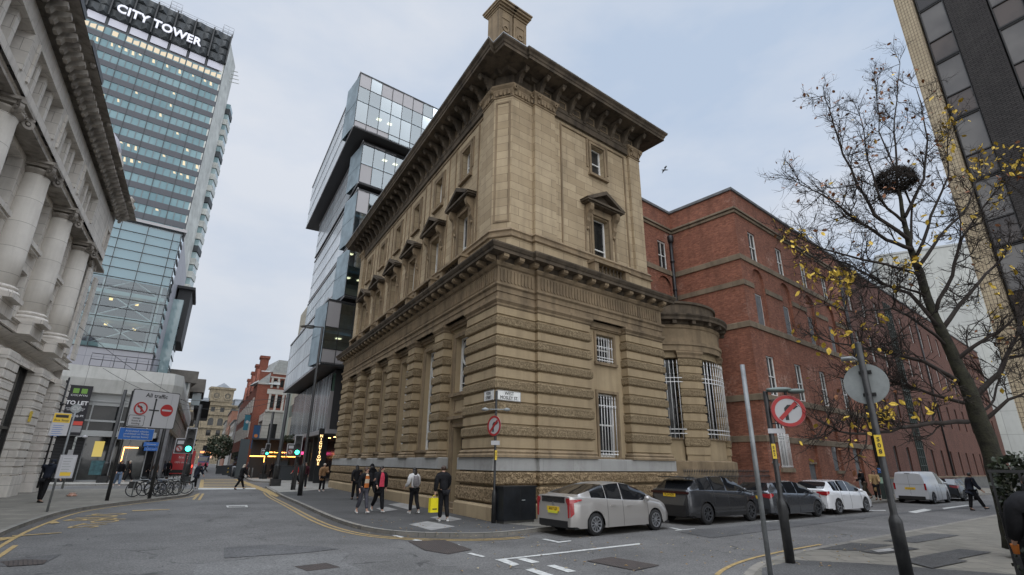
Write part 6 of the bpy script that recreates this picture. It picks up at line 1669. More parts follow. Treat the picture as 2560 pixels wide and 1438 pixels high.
# ================================================================ vehicles
M_tyre = flat('tyre rubber', (.012, .012, .013), .75, var=.3, scale=8)
M_alloy = flat('alloy rim', (.42, .43, .45), .28, metal=.8)
M_alloyd = flat('dark alloy rim', (.12, .125, .135), .3, metal=.7)
M_cglass = glass('car window glass', (.010, .011, .013), .03, spec=.9)
M_trimb = flat('black plastic trim', (.014, .014, .015), .5)
M_red = flat('tail lamp red', (.30, .008, .012), .12, coat=1)
M_ylw = flat('number plate yellow', (.72, .48, .03), .4)
def paint(name, c, r_=.3, metal=.35): return flat(name, c, r_, metal=metal, coat=.8)
def lerp_tab(tab, x):
 if x <= tab[0][0]: return tab[0][1]
 for (x0, v0), (x1, v1) in zip(tab, tab[1:]):
  if x <= x1:
   t = (x - x0) / (x1 - x0); return v0 + (v1 - v0) * t
 return tab[-1][1]
def wheel(par, x, y, r_, wd, rim, spokes=10, twist=.0):
 s_ = -1 if y < 0 else 1
 F_ = Fr((x, y, r_), (1, 0), s_)     # outward = away from the car
 def ring_pts(rr, b): return [F_(rr * math.cos(2 * PI * k / 28), b, rr * math.sin(2 * PI * k / 28)) for k in range(28)]
 m = MB(); m.loft([ring_pts(r_ * .66, -wd), ring_pts(r_ * .93, -wd), ring_pts(r_, -wd + .03), ring_pts(r_, -.03), ring_pts(r_ * .94, .0), ring_pts(r_ * .68, .006)], caps=False)
 m.loft([ring_pts(r_ * .66, -wd), ring_pts(r_ * .1, -wd * .9)], caps=True)
 w_ = m.build('wheel', M_tyre, par)
 m = MB(); m.ring(F_, 0, 0, r_ * .60, r_ * .69, -.04, .012, 28); m.disc(F_, 0, 0, r_ * .16, -.04, .006, 12)
 for k in range(spokes):
  a = 2 * PI * k / spokes; a2 = a + twist
  p = [(r_ * .12 * math.cos(a - .3), r_ * .12 * math.sin(a - .3)), (r_ * .62 * math.cos(a2 - .11), r_ * .62 * math.sin(a2 - .11)), (r_ * .62 * math.cos(a2 + .11), r_ * .62 * math.sin(a2 + .11)), (r_ * .12 * math.cos(a + .3), r_ * .12 * math.sin(a + .3))]
  m.extr(F_, p, -.04, -.004)
 m.build('rim', rim, w_)
 m = MB(); m.disc(F_, 0, 0, r_ * .60, -.09, -.07, 24); m.build('brake_disc', M_trimb, w_)
 return w_
def car(label, cat, loc, heading, L_, W_, top, belt, wide, wheels, wr, body, rim, win, ws, bl, sill=.22, black_low=0.0, plate_txt='', seams=(), lamps=None, name='parked_car', group='cars parked along the side street', scale=.94, plate_z=.75, spokes=10, twist=0, van=False, vcol=None):
 """x runs from tail (0) to nose; top/belt/wide are tables along x"""
 t = thing(name, label, cat, (0, 0, 0), group)
 xs = sorted(set([0, .04, .1, .2] + [i * .1 for i in range(3, int(L_ * 10))] + [L_ - .2, L_ - .1, L_ - .04, L_] + [v for w_ in win for v in w_] + list(ws) + list(bl)))
 xs = [x for i, x in enumerate(xs) if i == 0 or x - xs[i - 1] > .012]
 hw = W_ / 2; ar = wr + .055
 def arch(x):
  z = sill + (.05 if x < .25 or x > L_ - .3 else 0)
  for wx in wheels:
   d = abs(x - wx)
   if d < ar: z = max(z, wr + math.sqrt(max(0, ar * ar - d * d)) * .98)
  return z
 for wx in wheels:
  xs += [wx - ar, wx - ar * .985, wx - ar * .93, wx + ar * .93, wx + ar * .985, wx + ar]
 xs = sorted(xs)
 cols = []
 for x in xs:
  w_ = hw * lerp_tab(wide, x); tz = lerp_tab(top, x); bz = min(lerp_tab(belt, x), tz - .02); az = arch(x)
  gh = tz - bz
  low = az; mid = min(bz - .05, max(az + .03, .52)); g = max(0.0, min(1.0, (gh - .05) / .35))
  inn = .93 - .20 * g * min(1, gh / .5); tp_ = 1 if van else 1 - .17 * max(0, 1 - x / 1.5) ** 1.0 * (g > 0) - .08 * max(0, (x - L_ + 1.9) / 1.9) * g
  pts = [(w_ * .985, low), (w_, low + (mid - low) * .5), (w_ * 1.0, mid), (w_ * .985, mid + (bz - mid) * .55), (w_ * .955, bz), (w_ * .925, bz + .015),
               (w_ * ((.925 + inn * tp_) / 2 * .995 + .014), bz + gh * .5), (w_ * inn * tp_, bz + gh * (.93 if g > .1 else .8)), (w_ * inn * tp_ * .8, bz + gh * .985), (0, tz)]
  cols.append(pts)
 bd = MB(); gl = MB(); bl_ = MB()
 def P(i, k, s_): y, z = cols[i][k]; return (xs[i], y * s_, z)
 def inr(x, r_): return r_[0] - 1e-6 <= x <= r_[1] + 1e-6
 nk = len(cols[0])
 for i in range(len(xs) - 1):
  xm = (xs[i] + xs[i + 1]) / 2
  for s_ in (-1, 1):
   for k in range(nk - 1):
    q = [P(i, k, s_), P(i + 1, k, s_), P(i + 1, k + 1, s_), P(i, k + 1, s_)]
    tgt = bd
    if k in (5, 6) and any(inr(xm, w_) for w_ in win): tgt = gl
    elif k in (7, 8) and (inr(xm, ws) or inr(xm, bl)): tgt = gl
    elif k == 6 and (inr(xm, ws) or inr(xm, bl)) and False: tgt = gl
    elif k == 0 and black_low: tgt = bl_
    tgt.add(q, [(0, 1, 2, 3)], 0, True)
 for i in (0, len(xs) - 1):
  ring = [P(i, k, -1) for k in range(nk)] + [P(i, k, 1) for k in range(nk - 2, -1, -1)]
  bd.add(ring, [tuple(range(len(ring)))])
 # floor and wheel wells
 bl_.box(ID, .15, L_ - .15, -hw * .9, hw * .9, sill - .02, sill + .03)
 for wx in wheels:
  for s_ in (-1, 1):
   y0, y1 = sorted((s_ * hw * .62, s_ * hw * .90)); bl_.box(ID, wx - ar, wx + ar, y0, y0 + .01 if s_ > 0 else y1, sill, wr + ar) if False else None
   bl_.box(ID, wx - ar, wx + ar, min(s_ * hw * .62, s_ * hw * .6), max(s_ * hw * .62, s_ * hw * .6), sill, wr + ar - .01)
   bl_.box(ID, wx - ar, wx + ar, min(s_ * hw * .62, s_ * hw * .93), max(s_ * hw * .62, s_ * hw * .93), wr + ar + .0, wr + ar + .012)
 b = bd.build('body', body, t, recalc=True)
 weld(b); g_ = gl.build('window', M_cglass, t); weld(g_); bl_.build('underbody', M_trimb, t)
 def side_at(x, k0=0, k1=5):
  i = min(range(len(xs)), key=lambda j: abs(xs[j] - x)); return [cols[i][k] for k in range(k0, k1)], xs[i]
 for s_ in (-1, 1):
  for sx in seams:
   pts, xx = side_at(sx); m = MB(); m.tube([(xx, (y + .002) * s_, z) for y, z in pts], .005, 4); m.build('door_seam', M_trimb, t)
  for sx in seams[:2]:
   (pts), xx = side_at(sx + .14); y, z = pts[3]; m = MB(); m.box(ID, xx, xx + .19, (y + .008) * s_ - .012, (y + .008) * s_ + .012, z + .02, z + .05); m.build('door_handle', body, t)
  # sill strip, window edge
  m = MB();
  for wx0, wx1 in [(wheels[0] + ar, wheels[1] - ar)]: m.box(ID, wx0, wx1, s_ * hw * .965 - .02, s_ * hw * .965 + .02, sill - .01, sill + .07)
  m.build('sill_trim', M_trimb if black_low else body, t)
 # mirrors
 mx = win[-1][1] - .12; bz = lerp_tab(belt, mx)
 for s_ in (-1, 1):
  m = MB(); m.lathe((mx, s_ * (hw * .93 + .12), bz + .0), [(0, 0), (.06, .01), (.085, .07), (.07, .13), (0, .15)], 10, sx=.9, sy=1.2); m.box(ID, mx - .03, mx + .03, min(s_ * hw * .88, s_ * (hw + .06)), max(s_ * hw * .88, s_ * (hw + .06)), bz + .02, bz + .05); m.build('mirror', body, t)
 for wx in wheels:
  for s_ in (-1, 1): wheel(t, wx, s_ * (hw * .975), wr, .2, rim, spokes, twist)
 FRr = Fr((0, 0, 0), (0, 1), 1)      # rear face frame: a = y(left), outward = -x
 if plate_txt:
  m = MB(); m.box(FRr, -.27, .27, .0, .015, plate_z - .06, plate_z + .065); pl_ = m.build('number_plate', M_ylw, t)
  text(plate_txt, .115, M_ink, pl_, FRr.M(0, .017, plate_z), sx=.78, ext=.002)
 if lamps: lamps(t, FRr, xs, cols, hw)
 # bumper slot and rear wiper
 m = MB(); m.box(FRr, -hw * .74, hw * .74, -.02, .02, sill + .02, sill + .2 + black_low); m.build('rear_bumper', M_trimb, t)
 t.location = loc; t.rotation_euler = (0, 0, heading); t.scale = (scale,) * 3
 return t
def weld(o):
 bm = bmesh.new(); bm.from_mesh(o.data); bmesh.ops.remove_doubles(bm, verts=bm.verts, dist=.0015); bmesh.ops.recalc_face_normals(bm, faces=bm.faces); bm.to_mesh(o.data); bm.free()
HD = rad(36.0); hv = Vector((math.cos(HD), math.sin(HD), 0)); lv = Vector((-math.sin(HD), math.cos(HD), 0))
def spot(px, py, xw, hw, sc=.94):
 """origin (tail centre) so that the right rear wheel stands at this pixel"""
 return G(px, py, ZR) - hv * xw * sc + lv * hw * sc
def swept_lamps(col=M_red, z0=.80, z1=1.06, drop=.5, w0=.42, w1=.9):
 def f(t, F, xs, cols, hw):
  for s_ in (-1, 1):
   m = MB(); P = [(hw * w0 * s_, z1 - .02), (hw * w1 * s_, z1), (hw * w1 * s_, z0), (hw * (w0 + w1) * .52 * s_, z0 + .02), (hw * w0 * s_, z1 - .09)]
   m.extr(F, P if s_ > 0 else P[::-1], -.03, .022)
   # wraps on to the flank
   i = [j for j in range(len(xs)) if xs[j] <= .30]
   V = []; n = 0
   for j in i:
    y = lambda z: hw * .0
    yy = cols[j][3][0] + .006; f_ = 1 - xs[j] / .34
    V += [(xs[j], s_ * (cols[j][4][0] + .012), z1), (xs[j], s_ * (yy + .008), z1 - (z1 - z0) * max(.12, f_))]
   m.add(V, [(2 * k, 2 * k + 2, 2 * k + 3, 2 * k + 1) for k in range(len(i) - 1)])
   m.build('tail_lamp', col, t)
 return f
def hook_lamps(t, F, xs, cols, hw):
 for s_ in (-1, 1):
  m = MB(); P = [(hw * .70 * s_, 1.03), (hw * .825 * s_, 1.04), (hw * .85 * s_, .95), (hw * .83 * s_, .52), (hw * .79 * s_, .50), (hw * .77 * s_, .85), (hw * .70 * s_, .94)]
  m.extr(F, P if s_ > 0 else P[::-1], -.03, .03)
  V = []; i = [j for j in range(len(xs)) if xs[j] <= .42]
  for j in i:
   f_ = 1 - xs[j] / .45
   V += [(xs[j], s_ * (cols[j][4][0] + .014), 1.0 + .02 * xs[j]), (xs[j], s_ * (cols[j][3][0] + .012), 1.0 - .12 * f_)]
  m.add(V, [(2 * k, 2 * k + 2, 2 * k + 3, 2 * k + 1) for k in range(len(i) - 1)])
  V = []; i = [j for j in range(len(xs)) if xs[j] <= .16]
  for j in i: V += [(xs[j], s_ * (cols[j][3][0] + .012), .9), (xs[j], s_ * (cols[j][2][0] + .014), .52 + xs[j])]
  m.add(V, [(2 * k, 2 * k + 2, 2 * k + 3, 2 * k + 1) for k in range(len(i) - 1)])
  m.build('tail_lamp', M_red, t)
 m = MB(); m.box(F, -hw * .6, hw * .6, -.02, .012, .90, 1.06); m.build('rear_light_panel', flat('smoked panel', (.01, .01, .012), .1, coat=1), t)
 m = MB(); m.ring(F, 0, .865, .035, .05, .0, .014, 16); m.ring(F, 0, .865, .018, .026, .0, .014, 12); m.build('rear_emblem', M_alloy, t)
 m = MB(); m.box(F, -.22, .22, .018, .03, .60, .67); m.build('licence_disc_plate', flat('green yellow plate', (.62, .60, .05), .4), t)
wd0 = [(0, .86), (.04, .90), (.1, .94), (.3, .98), (.8, 1), (3.4, 1), (3.9, .97), (4.3, .88), (4.5, .76), (4.55, .70)]
silver = paint('silver beige paint', (.44, .42, .40), .28, .5)
car('silver liftback car parked nearest the corner with a hooked red tail lamp', 'car', spot(1490, 1340, .95, .80), HD, 4.54, 1.72,
 [(0, 1.08), (.06, 1.10), (.30, 1.12), (.75, 1.24), (1.3, 1.38), (1.75, 1.45), (2.2, 1.47), (2.6, 1.42), (3.0, 1.28), (3.4, 1.08), (3.65, .97), (4.1, .86), (4.4, .72), (4.54, .58)],
 [(0, 1.05), (.5, 1.04), (1.0, 1.02), (1.6, .98), (2.4, .93), (3.3, .89), (3.6, .86), (4.1, .78), (4.54, .5)],
 wd0, (.95, 3.65), .315, silver, M_alloy, [(.80, 1.42), (1.46, 2.13), (2.17, 3.3)], (2.62, 3.42), (.36, 1.45), plate_txt='AN17 LJX', seams=(1.44, 2.14, 3.25), lamps=hook_lamps, plate_z=.72, black_low=0)
dgrey = paint('dark grey paint', (.045, .047, .052), .25, .5)
def bar_lamps(t, F, xs, cols, hw):
 m = MB(); m.box(F, -hw * .9, hw * .9, -.02, .02, 1.03, 1.10); m.build('light_bar', flat('smoked red bar', (.03, .004, .006), .1, coat=1), t)
 m = MB(); m.extr(F, [(-hw * .8, .98), (hw * .8, .98), (hw * .62, .62), (-hw * .62, .62)], -.03, .006); m.build('tailgate_panel', paint('mid grey panel', (.11, .115, .12), .25, .5), t)
 m = MB(); m.box(Fr((0, 0, 0), (1, 0), 1), .25, .62, -hw * .72, hw * .72, 1.575, 1.60); m.build('roof_spoiler', M_trimb, t)
car('dark grey coupe-roofed crossover with black sills, second car from the corner', 'car', spot(1770, 1312, .92, .86), HD - rad(1.5), 4.6, 1.85,
 [(0, 1.12), (.06, 1.16), (.3, 1.30), (.62, 1.50), (.9, 1.585), (1.5, 1.64), (2.2, 1.65), (2.6, 1.58), (3.0, 1.42), (3.35, 1.24), (3.6, 1.12), (4.1, 1.04), (4.45, .92), (4.6, .75)],
 [(0, 1.10), (.4, 1.14), (1.0, 1.14), (2.0, 1.10), (3.2, 1.06), (3.6, 1.02), (4.1, .95), (4.6, .6)],
 wd0, (.92, 3.66), .36, dgrey, M_alloyd, [(.62, 1.37), (1.41, 2.21), (2.25, 3.32)], (2.6, 3.36), (.12, .62), sill=.26, black_low=.18, plate_txt='ML24 NZN', seams=(1.39, 2.23, 3.3), lamps=bar_lamps, plate_z=.98, spokes=8, twist=.5)
mgrey = paint('gunmetal paint', (.085, .09, .10), .25, .55)
hat_top = [(0, 1.02), (.06, 1.06), (.25, 1.22), (.45, 1.37), (.75, 1.41), (1.5, 1.44), (2.1, 1.44), (2.5, 1.38), (2.9, 1.22), (3.2, 1.07), (3.4, 1.0), (4.0, .90), (4.3, .78), (4.42, .6)]
hat_belt = [(0, .98), (.5, .99), (1.5, .96), (2.6, .92), (3.2, .90), (3.5, .86), (4.0, .78), (4.42, .5)]
car('gunmetal hatchback car with red tail lamp, third from the corner', 'car', G(1905, 1296, ZR) + lv * .0 - hv * .55, HD - rad(1), 4.42, 1.76, hat_top, hat_belt, wd0, (.82, 3.52), .325, mgrey, M_alloyd,
 [(.62, 1.19), (1.23, 2.03), (2.07, 3.1)], (2.5, 3.22), (.08, .46), plate_txt='WN70 LYS', seams=(1.21, 2.05, 3.1), lamps=swept_lamps(z0=.80, z1=.98), plate_z=.82, spokes=5)
whit = paint('white paint', (.62, .63, .65), .25, .0)
car('white hatchback car with chrome wheels, fourth from the corner', 'car', spot(2103, 1287, .82, .88), HD - rad(1.5), 4.42, 1.76, hat_top, hat_belt, wd0, (.82, 3.52), .325, whit, M_alloy,
 [(.62, 1.19), (1.23, 2.03), (2.07, 3.1)], (2.5, 3.22), (.08, .46), plate_txt='MV69 TXA', seams=(1.21, 2.05, 3.1), lamps=swept_lamps(z0=.80, z1=.98), plate_z=.82, spokes=5)
van_top = [(0, 1.70), (.03, 1.78), (.3, 1.82), (1.5, 1.85), (2.6, 1.84), (3.0, 1.72), (3.4, 1.42), (3.7, 1.18), (4.1, 1.08), (4.3, .98), (4.4, .7)]
van_belt = [(0, 1.12), (2.2, 1.12), (3.2, 1.06), (3.7, 1.0), (4.1, .92), (4.4, .6)]
def van_lamps(t, F, xs, cols, hw):
 for s_ in (-1, 1):
  m = MB(); m.box(F, min(s_ * hw * .80, s_ * hw * .9), max(s_ * hw * .80, s_ * hw * .9), -.02, .02, .78, 1.15); m.build('tail_lamp', M_red, t)
 m = MB(); m.box(F, -.004, .004, .0, .008, .5, 1.7); m.box(F, -hw * .8, hw * .8, .0, .006, 1.08, 1.09); m.build('door_seam', M_trimb, t)
 m = MB(); m.box(F, -.14, .14, .0, .02, 1.69, 1.72); m.build('high_brake_lamp', M_trimb, t)
wv_ = [(0, .93), (.04, .95), (.2, .97), (.8, 1), (3.3, 1), (3.9, .96), (4.3, .85), (4.4, .78)]
car('small white panel van without rear windows parked beside the brown brick wall', 'van', G(2288, 1259, ZR) - hv * .1 + lv * .05 + hv * .0, HD + rad(1), 4.4, 1.85, van_top, van_belt, wv_, (.75, 3.45), .32, paint('dull white paint', (.50, .52, .55), .35, 0), M_alloyd,
 [(2.3, 3.2)], (3.0, 3.7), (0, .0), plate_txt='PO19 LZG', seams=(1.5, 2.25, 3.3), lamps=van_lamps, van=True, plate_z=.85, name='panel_van', spokes=6)
car('black car mostly hidden in front of the white van', 'car', G(2290, 1259, ZR) + hv * 5.1, HD, 4.42, 1.76, hat_top, hat_belt, wd0, (.82, 3.52), .325, paint('black paint', (.012, .013, .015), .2, .2), M_alloyd,
 [(.62, 1.19), (1.23, 2.03), (2.07, 3.1)], (2.5, 3.22), (.08, .46), plate_txt='', seams=(1.21, 2.05, 3.1), lamps=swept_lamps(z0=.80, z1=.98), spokes=5)
# ---- buses
def bus(label, loc, ang, L_, W_, H_, c, back_txt=None, dbl=False):
 t = thing('bus', label, 'bus', (0, 0, 0))
 m = MB(); F = ID
 pts = []
 m.extr(Fr((0, 0, 0), (0, 1), 1), [(-W_ / 2, .3), (W_ / 2, .3), (W_ / 2, H_ - .25), (W_ / 2 - .15, H_ - .05), (W_ / 2 - .35, H_), (-W_ / 2 + .35, H_), (-W_ / 2 + .15, H_ - .05), (-W_ / 2, H_ - .25)], -L_, 0)
 m.build('body', c, t)
 m = MB()
 for s_ in (-1, 1):
  m.box(F, .8, L_ - .3, s_ * W_ / 2 - .01, s_ * W_ / 2 + .01, 1.2, 2.3)
  if dbl: m.box(F, .4, L_ - .3, s_ * W_ / 2 - .01, s_ * W_ / 2 + .01, 2.75, 3.7)
 m.build('window', M_cglass, t)
 for x in (2.0, L_ - 2.6):
  for s_ in (-1, 1): wheel(t, x, s_ * W_ / 2 * .99, .48, .3, M_alloyd, 6)
 return t
bs = G(440, 1201, ZR); ba = math.atan2(D1.y, D1.x)
Fb_ = Fr((0, 0, 0), (0, 1), 1)
b1 = bus('red single-deck electric bus seen from behind beside the dark arcade', None, 0, 11, 2.5, 3.0, flat('bus red', (.50, .025, .03), .35, coat=.5))
m = MB(); m.box(Fb_, -1.1, 1.1, 0, .03, .42, .75); m.build('rear_bumper', M_trimb, b1)
text('first', .34, M_plate, b1, Fb_.M(.1, .012, 2.1)); text('100% electric', .26, M_plate, b1, Fb_.M(0, .012, 1.55)); m = MB(); m.ring(Fb_, -.45, 2.12, .1, .15, 0, .012, 16); m.build('round_emblem', M_plate, b1)
m = MB(); m.box(Fb_, -1.1, 1.1, 0, .02, 2.85, 2.95); m.build('roof_stripe', M_plate, b1)
for s_ in (-1, 1): m = MB(); m.box(Fb_, s_ * 1.1 - .08, s_ * 1.1 + .08, 0, .03, 1.0, 1.3); m.build('tail_lamp', glow('red tail lamp', (1, .08, .04), 1.5), b1)
b1.location = G(446, 1192, ZR); b1.rotation_euler = (0, 0, ba)
b2 = bus('blue and red double-deck bus at the far end of the long street', None, 0, 10, 2.5, 4.3, flat('bus blue', (.12, .15, .30), .35), dbl=True)
m = MB(); m.box(Fb_, -1.2, 1.2, 0, .03, 3.6, 4.1); m.build('destination_display', glow('amber display', (1, .35, .1), 1.6), b2)
m = MB(); m.box(Fb_, -1.15, 1.15, 0, .03, 1.5, 2.6); m.box(Fb_, -1.15, 1.15, 0, .03, 2.8, 3.5); m.build('windscreen', M_cglass, b2)
m = MB(); m.box(Fb_, -1.2, 1.2, 0, .04, .4, 1.2); m.build('front_panel', flat('bus pink red', (.55, .10, .14), .4), b2)
b2.location = FL(150, 7.2, ZR); b2.rotation_euler = (0, 0, ba)
# ================================================================ people
def skin_mesh(nodes, edges, root, sub=1):
 me = bpy.data.meshes.new('tmp'); bm = bmesh.new(); lay = bm.verts.layers.skin.verify(); vm = {}
 for k, (p, r_) in nodes.items():
  v = bm.verts.new(p); vm[k] = v; rr = r_ if isinstance(r_, tuple) else (r_, r_); v[lay].radius = rr; v[lay].use_root = (k == root)
 for a, b in edges: bm.edges.new((vm[a], vm[b]))
 bm.to_mesh(me); bm.free()
 o = bpy.data.objects.new('tmp', me); COL.objects.link(o)
 md = o.modifiers.new('s', 'SKIN'); md.use_smooth_shade = True
 ms = o.modifiers.new('u', 'SUBSURF'); ms.levels = sub; ms.render_levels = sub
 dg = bpy.context.evaluated_depsgraph_get(); dg.update()
 out = bpy.data.meshes.new_from_object(o.evaluated_get(dg)); bpy.data.objects.remove(o); bpy.data.meshes.remove(me)
 for p in out.polygons: p.use_smooth = True
 return out
def skin_obj(name, nodes, edges, root, m, par, sub=1):
 me = skin_mesh(nodes, edges, root, sub); me.name = name; me.materials.clear(); me.materials.append(m)
 o = bpy.data.objects.new(name, me); COL.objects.link(o); place(o, par); return o
M_skin = flat('skin', (.50, .30, .22), .55, var=.12, scale=12); M_skin2 = flat('darker skin', (.20, .11, .075), .55)
def cloth(n, c, v=.2): return flat(n, c, .85, var=v, scale=14, spec=.2, bump=.25, bscale=22)
C_blk = cloth('black cloth', (.012, .012, .014), .35); C_navy = cloth('dark navy cloth', (.015, .018, .028)); C_grey = cloth('grey denim', (.07, .07, .085)); C_jean = cloth('blue denim', (.14, .19, .27)); C_wht = cloth('white cloth', (.58, .58, .58), .1)
C_camel = cloth('camel wool', (.27, .16, .085)); C_tan = cloth('tan wool', (.36, .25, .13)); C_brn = cloth('dark brown cloth', (.06, .04, .03)); C_pink = cloth('pink red knit', (.55, .06, .10)); C_oran = cloth('rust stripe', (.42, .13, .035)); C_cream = cloth('cream knit', (.55, .48, .38)); C_red = cloth('red cloth', (.45, .03, .03))
H_dk = flat('dark hair', (.015, .011, .010), .5, bump=.5, bscale=60); H_br = flat('brown hair', (.05, .027, .018), .5, bump=.5, bscale=60); H_gr = flat('pale hair', (.45, .40, .33), .6, bump=.5, bscale=60); M_eye = flat('dark eye', (.01, .01, .01), .2); M_lip = flat('lips', (.34, .12, .10), .5)
S_wht = flat('white shoe', (.62, .62, .60), .6); S_blk = flat('black shoe', (.012, .012, .012), .5)
def person(label, loc, face, H=1.65, legs=((.35, .1), (-.25, .35)), arms=((-.3, .12, .3), (.3, .12, .4)), top=C_blk, trou=C_blk, shoe=S_wht, hair=H_dk, hairstyle='long', coat=0.0, hood=False, skin=M_skin, lean=0.04, inner=None, stripes=None, group=None, female=True, turn=0.0, fat=1.0, detail=True, bare=0.0):
 """x is forward, y left. legs: (hip swing, knee bend); arms: (swing, out, elbow bend) for left and right"""
 t = thing('person', label, 'person', (0, 0, 0), group)
 s = H; X = lambda a, b, c: Vector((a, b, c)) * s
 hipz = .52
 def leg(sd, f, k):
  hp = Vector((0, sd * .052, hipz)); kn = hp + Vector((math.sin(f), 0, -math.cos(f))) * .245; an = kn + Vector((math.sin(f - k), 0, -math.cos(f - k))) * .235
  g = f - k; pitch = max(-.9, min(.15, g * .9 if g < 0 else g * .3))
  toe = an + Vector((math.cos(pitch), 0, math.sin(pitch))) * .085 + Vector((0, sd * .012, -.022)); heel = an + Vector((-.03, 0, -.03)) + Vector((0, 0, 0))
  return hp, kn, an, toe, heel
 LL = [leg(sd, *legs[i]) for i, sd in enumerate((1, -1))]
 low = min(min(q[2].z, q[3].z, q[4].z) for q in LL); dz = .014 - low
 sh = lambda v: (v + Vector((0, 0, dz))) * s
 ln = Vector((lean, 0, 0))
 def up(h, extra=0): return Vector((lean * (h - hipz) / .3 + extra, 0, h))
 def arm(sd, f, ab, e):
  a0 = up(.815) + Vector((0, sd * (.108 if female else .122), 0)); d = Vector((math.sin(f) * math.cos(ab), sd * math.sin(ab), -math.cos(f) * math.cos(ab))); el = a0 + d * .175
  g = f + e; d2 = Vector((math.sin(g) * math.cos(ab * .5), sd * math.sin(ab) * (.3 if e < 1 else -.9), -math.cos(g) * math.cos(ab * .5))); wr = el + d2 * .15; hd = wr + d2 * .05
  return a0, el, wr, hd, d2
 AA = [arm(sd, *arms[i]) for i, sd in enumerate((1, -1))]
 w_ = .92 if female else 1.0; w_ *= fat
 N = {'pel': (sh(up(.52)), (.066 * s * w_, .054 * s)), 'wst': (sh(up(.62)), (.062 * s * w_, .046 * s)), 'ches': (sh(up(.73)), (.076 * s * w_, .052 * s)), 'upc': (sh(up(.80)), (.066 * s * w_, .040 * s)), 'neck': (sh(up(.855, .005)), .030 * s), 'chin': (sh(up(.885, .012)), .034 * s), 'head': (sh(up(.925, .010)), (.044 * s, .050 * s)), 'crown': (sh(up(.962, .005)), (.036 * s, .040 * s))}
 E_ = [('pel', 'wst'), ('wst', 'ches'), ('ches', 'upc'), ('upc', 'neck'), ('neck', 'chin'), ('chin', 'head'), ('head', 'crown')]
 for i, q in enumerate(LL):
  N['h%d' % i] = (sh(q[0] + Vector((0, 0, -.02))), .05 * s); N['k%d' % i] = (sh(q[1]), .034 * s); N['c%d' % i] = (sh(q[1] * .6 + q[2] * .4), .031 * s); N['a%d' % i] = (sh(q[2]), .021 * s); N['t%d' % i] = (sh(q[3]), .017 * s)
  E_ += [('pel', 'h%d' % i), ('h%d' % i, 'k%d' % i), ('k%d' % i, 'c%d' % i), ('c%d' % i, 'a%d' % i), ('a%d' % i, 't%d' % i)]
 for i, q in enumerate(AA):
  N['s%d' % i] = (sh(q[0]), .030 * s); N['e%d' % i] = (sh(q[1]), .022 * s); N['w%d' % i] = (sh(q[2]), .017 * s); N['p%d' % i] = (sh(q[3]), (.022 * s, .014 * s))
  E_ += [('upc', 's%d' % i), ('s%d' % i, 'e%d' % i), ('e%d' % i, 'w%d' % i), ('w%d' % i, 'p%d' % i)]
 skin_obj('body', N, E_, 'pel', skin, t)
 # jacket or coat
 J = {k: (N[k][0], tuple(v * 1.30 + .008 * s for v in (N[k][1] if isinstance(N[k][1], tuple) else (N[k][1],) * 2))) for k in ('wst', 'ches', 'upc')}
 J['pel'] = (sh(up(.50)), (.098 * s * w_, .080 * s)); J['nk'] = (sh(up(.858)), .037 * s); JE = [('pel', 'wst'), ('wst', 'ches'), ('ches', 'upc'), ('upc', 'nk')]
 for i in (0, 1):
  J['s%d' % i] = (N['s%d' % i][0], .058 * s * fat); J['e%d' % i] = (N['e%d' % i][0], .044 * s * fat); J['w%d' % i] = (N['w%d' % i][0] * .9 + N['e%d' % i][0] * .1, .034 * s * fat); JE += [('upc', 's%d' % i), ('s%d' % i, 'e%d' % i), ('e%d' % i, 'w%d' % i)]
 if coat: J['hem'] = (sh(up(.52 - coat * .5, -.01)), (.098 * s * w_, .085 * s)); J['hem2'] = (sh(up(.52 - coat, -.015)), (.105 * s * w_, .09 * s)); JE += [('pel', 'hem'), ('hem', 'hem2')]
 skin_obj('coat' if coat else 'jacket', J, JE, 'pel', top, t)
 T = {'pel': (sh(up(.525)), (.080 * s * w_, .066 * s))}; TE = []
 for i, q in enumerate(LL):
  T['h%d' % i] = (N['h%d' % i][0], .066 * s); T['k%d' % i] = (N['k%d' % i][0], .051 * s); T['c%d' % i] = (N['c%d' % i][0], .047 * s); T['a%d' % i] = (N['a%d' % i][0] * (1 - bare) + N['c%d' % i][0] * bare + Vector((0, 0, .01 * s)), .040 * s); TE += [('pel', 'h%d' % i), ('h%d' % i, 'k%d' % i), ('k%d' % i, 'c%d' % i), ('c%d' % i, 'a%d' % i)]
 skin_obj('trousers', T, TE, 'pel', trou, t)
 for i, q in enumerate(LL):
  a, to, he = sh(q[2]), sh(q[3]), sh(q[4]); skin_obj('shoe', {'a': (a, .026 * s), 'h': (he, (.024 * s, .02 * s)), 'm': ((he + to) / 2 + Vector((0, 0, .004)), (.029 * s, .021 * s)), 't': (to + (to - a) * .12, (.026 * s, .017 * s))}, [('a', 'h'), ('h', 'm'), ('m', 't')], 'h', shoe, t)
 # head: face and hair turned with the neck
 hc = sh(up(.925, .010)); Rz = Matrix.Rotation(turn, 3, 'Z'); hp = lambda a, b, c: hc + Rz @ (Vector((a, b, c)) * s)
 f = MB()
 m = MB(); m.lathe(hp(.047, 0, -.016), [(0, 0), (.008 * s, .002 * s), (.006 * s, .018 * s), (0, .022 * s)], 6); m.build('nose', skin, t)
 for sd in (-1, 1): MB().lathe(hp(.044, sd * .018, .004), [(0, 0), (.0055 * s, .002 * s), (.0055 * s, .006 * s), (0, .009 * s)], 6).build('eye', M_eye, t); MB().lathe(hp(.0, sd * .049, -.008), [(0, 0), (.008 * s, .004 * s), (.009 * s, .018 * s), (0, .026 * s)], 6, sx=.9, sy=.5).build('ear', skin, t)
 MB().lathe(hp(.046, 0, -.026), [(0, 0), (.008 * s, .002 * s), (0, .005 * s)], 8, sx=.5, sy=1.6).build('mouth', M_lip, t)
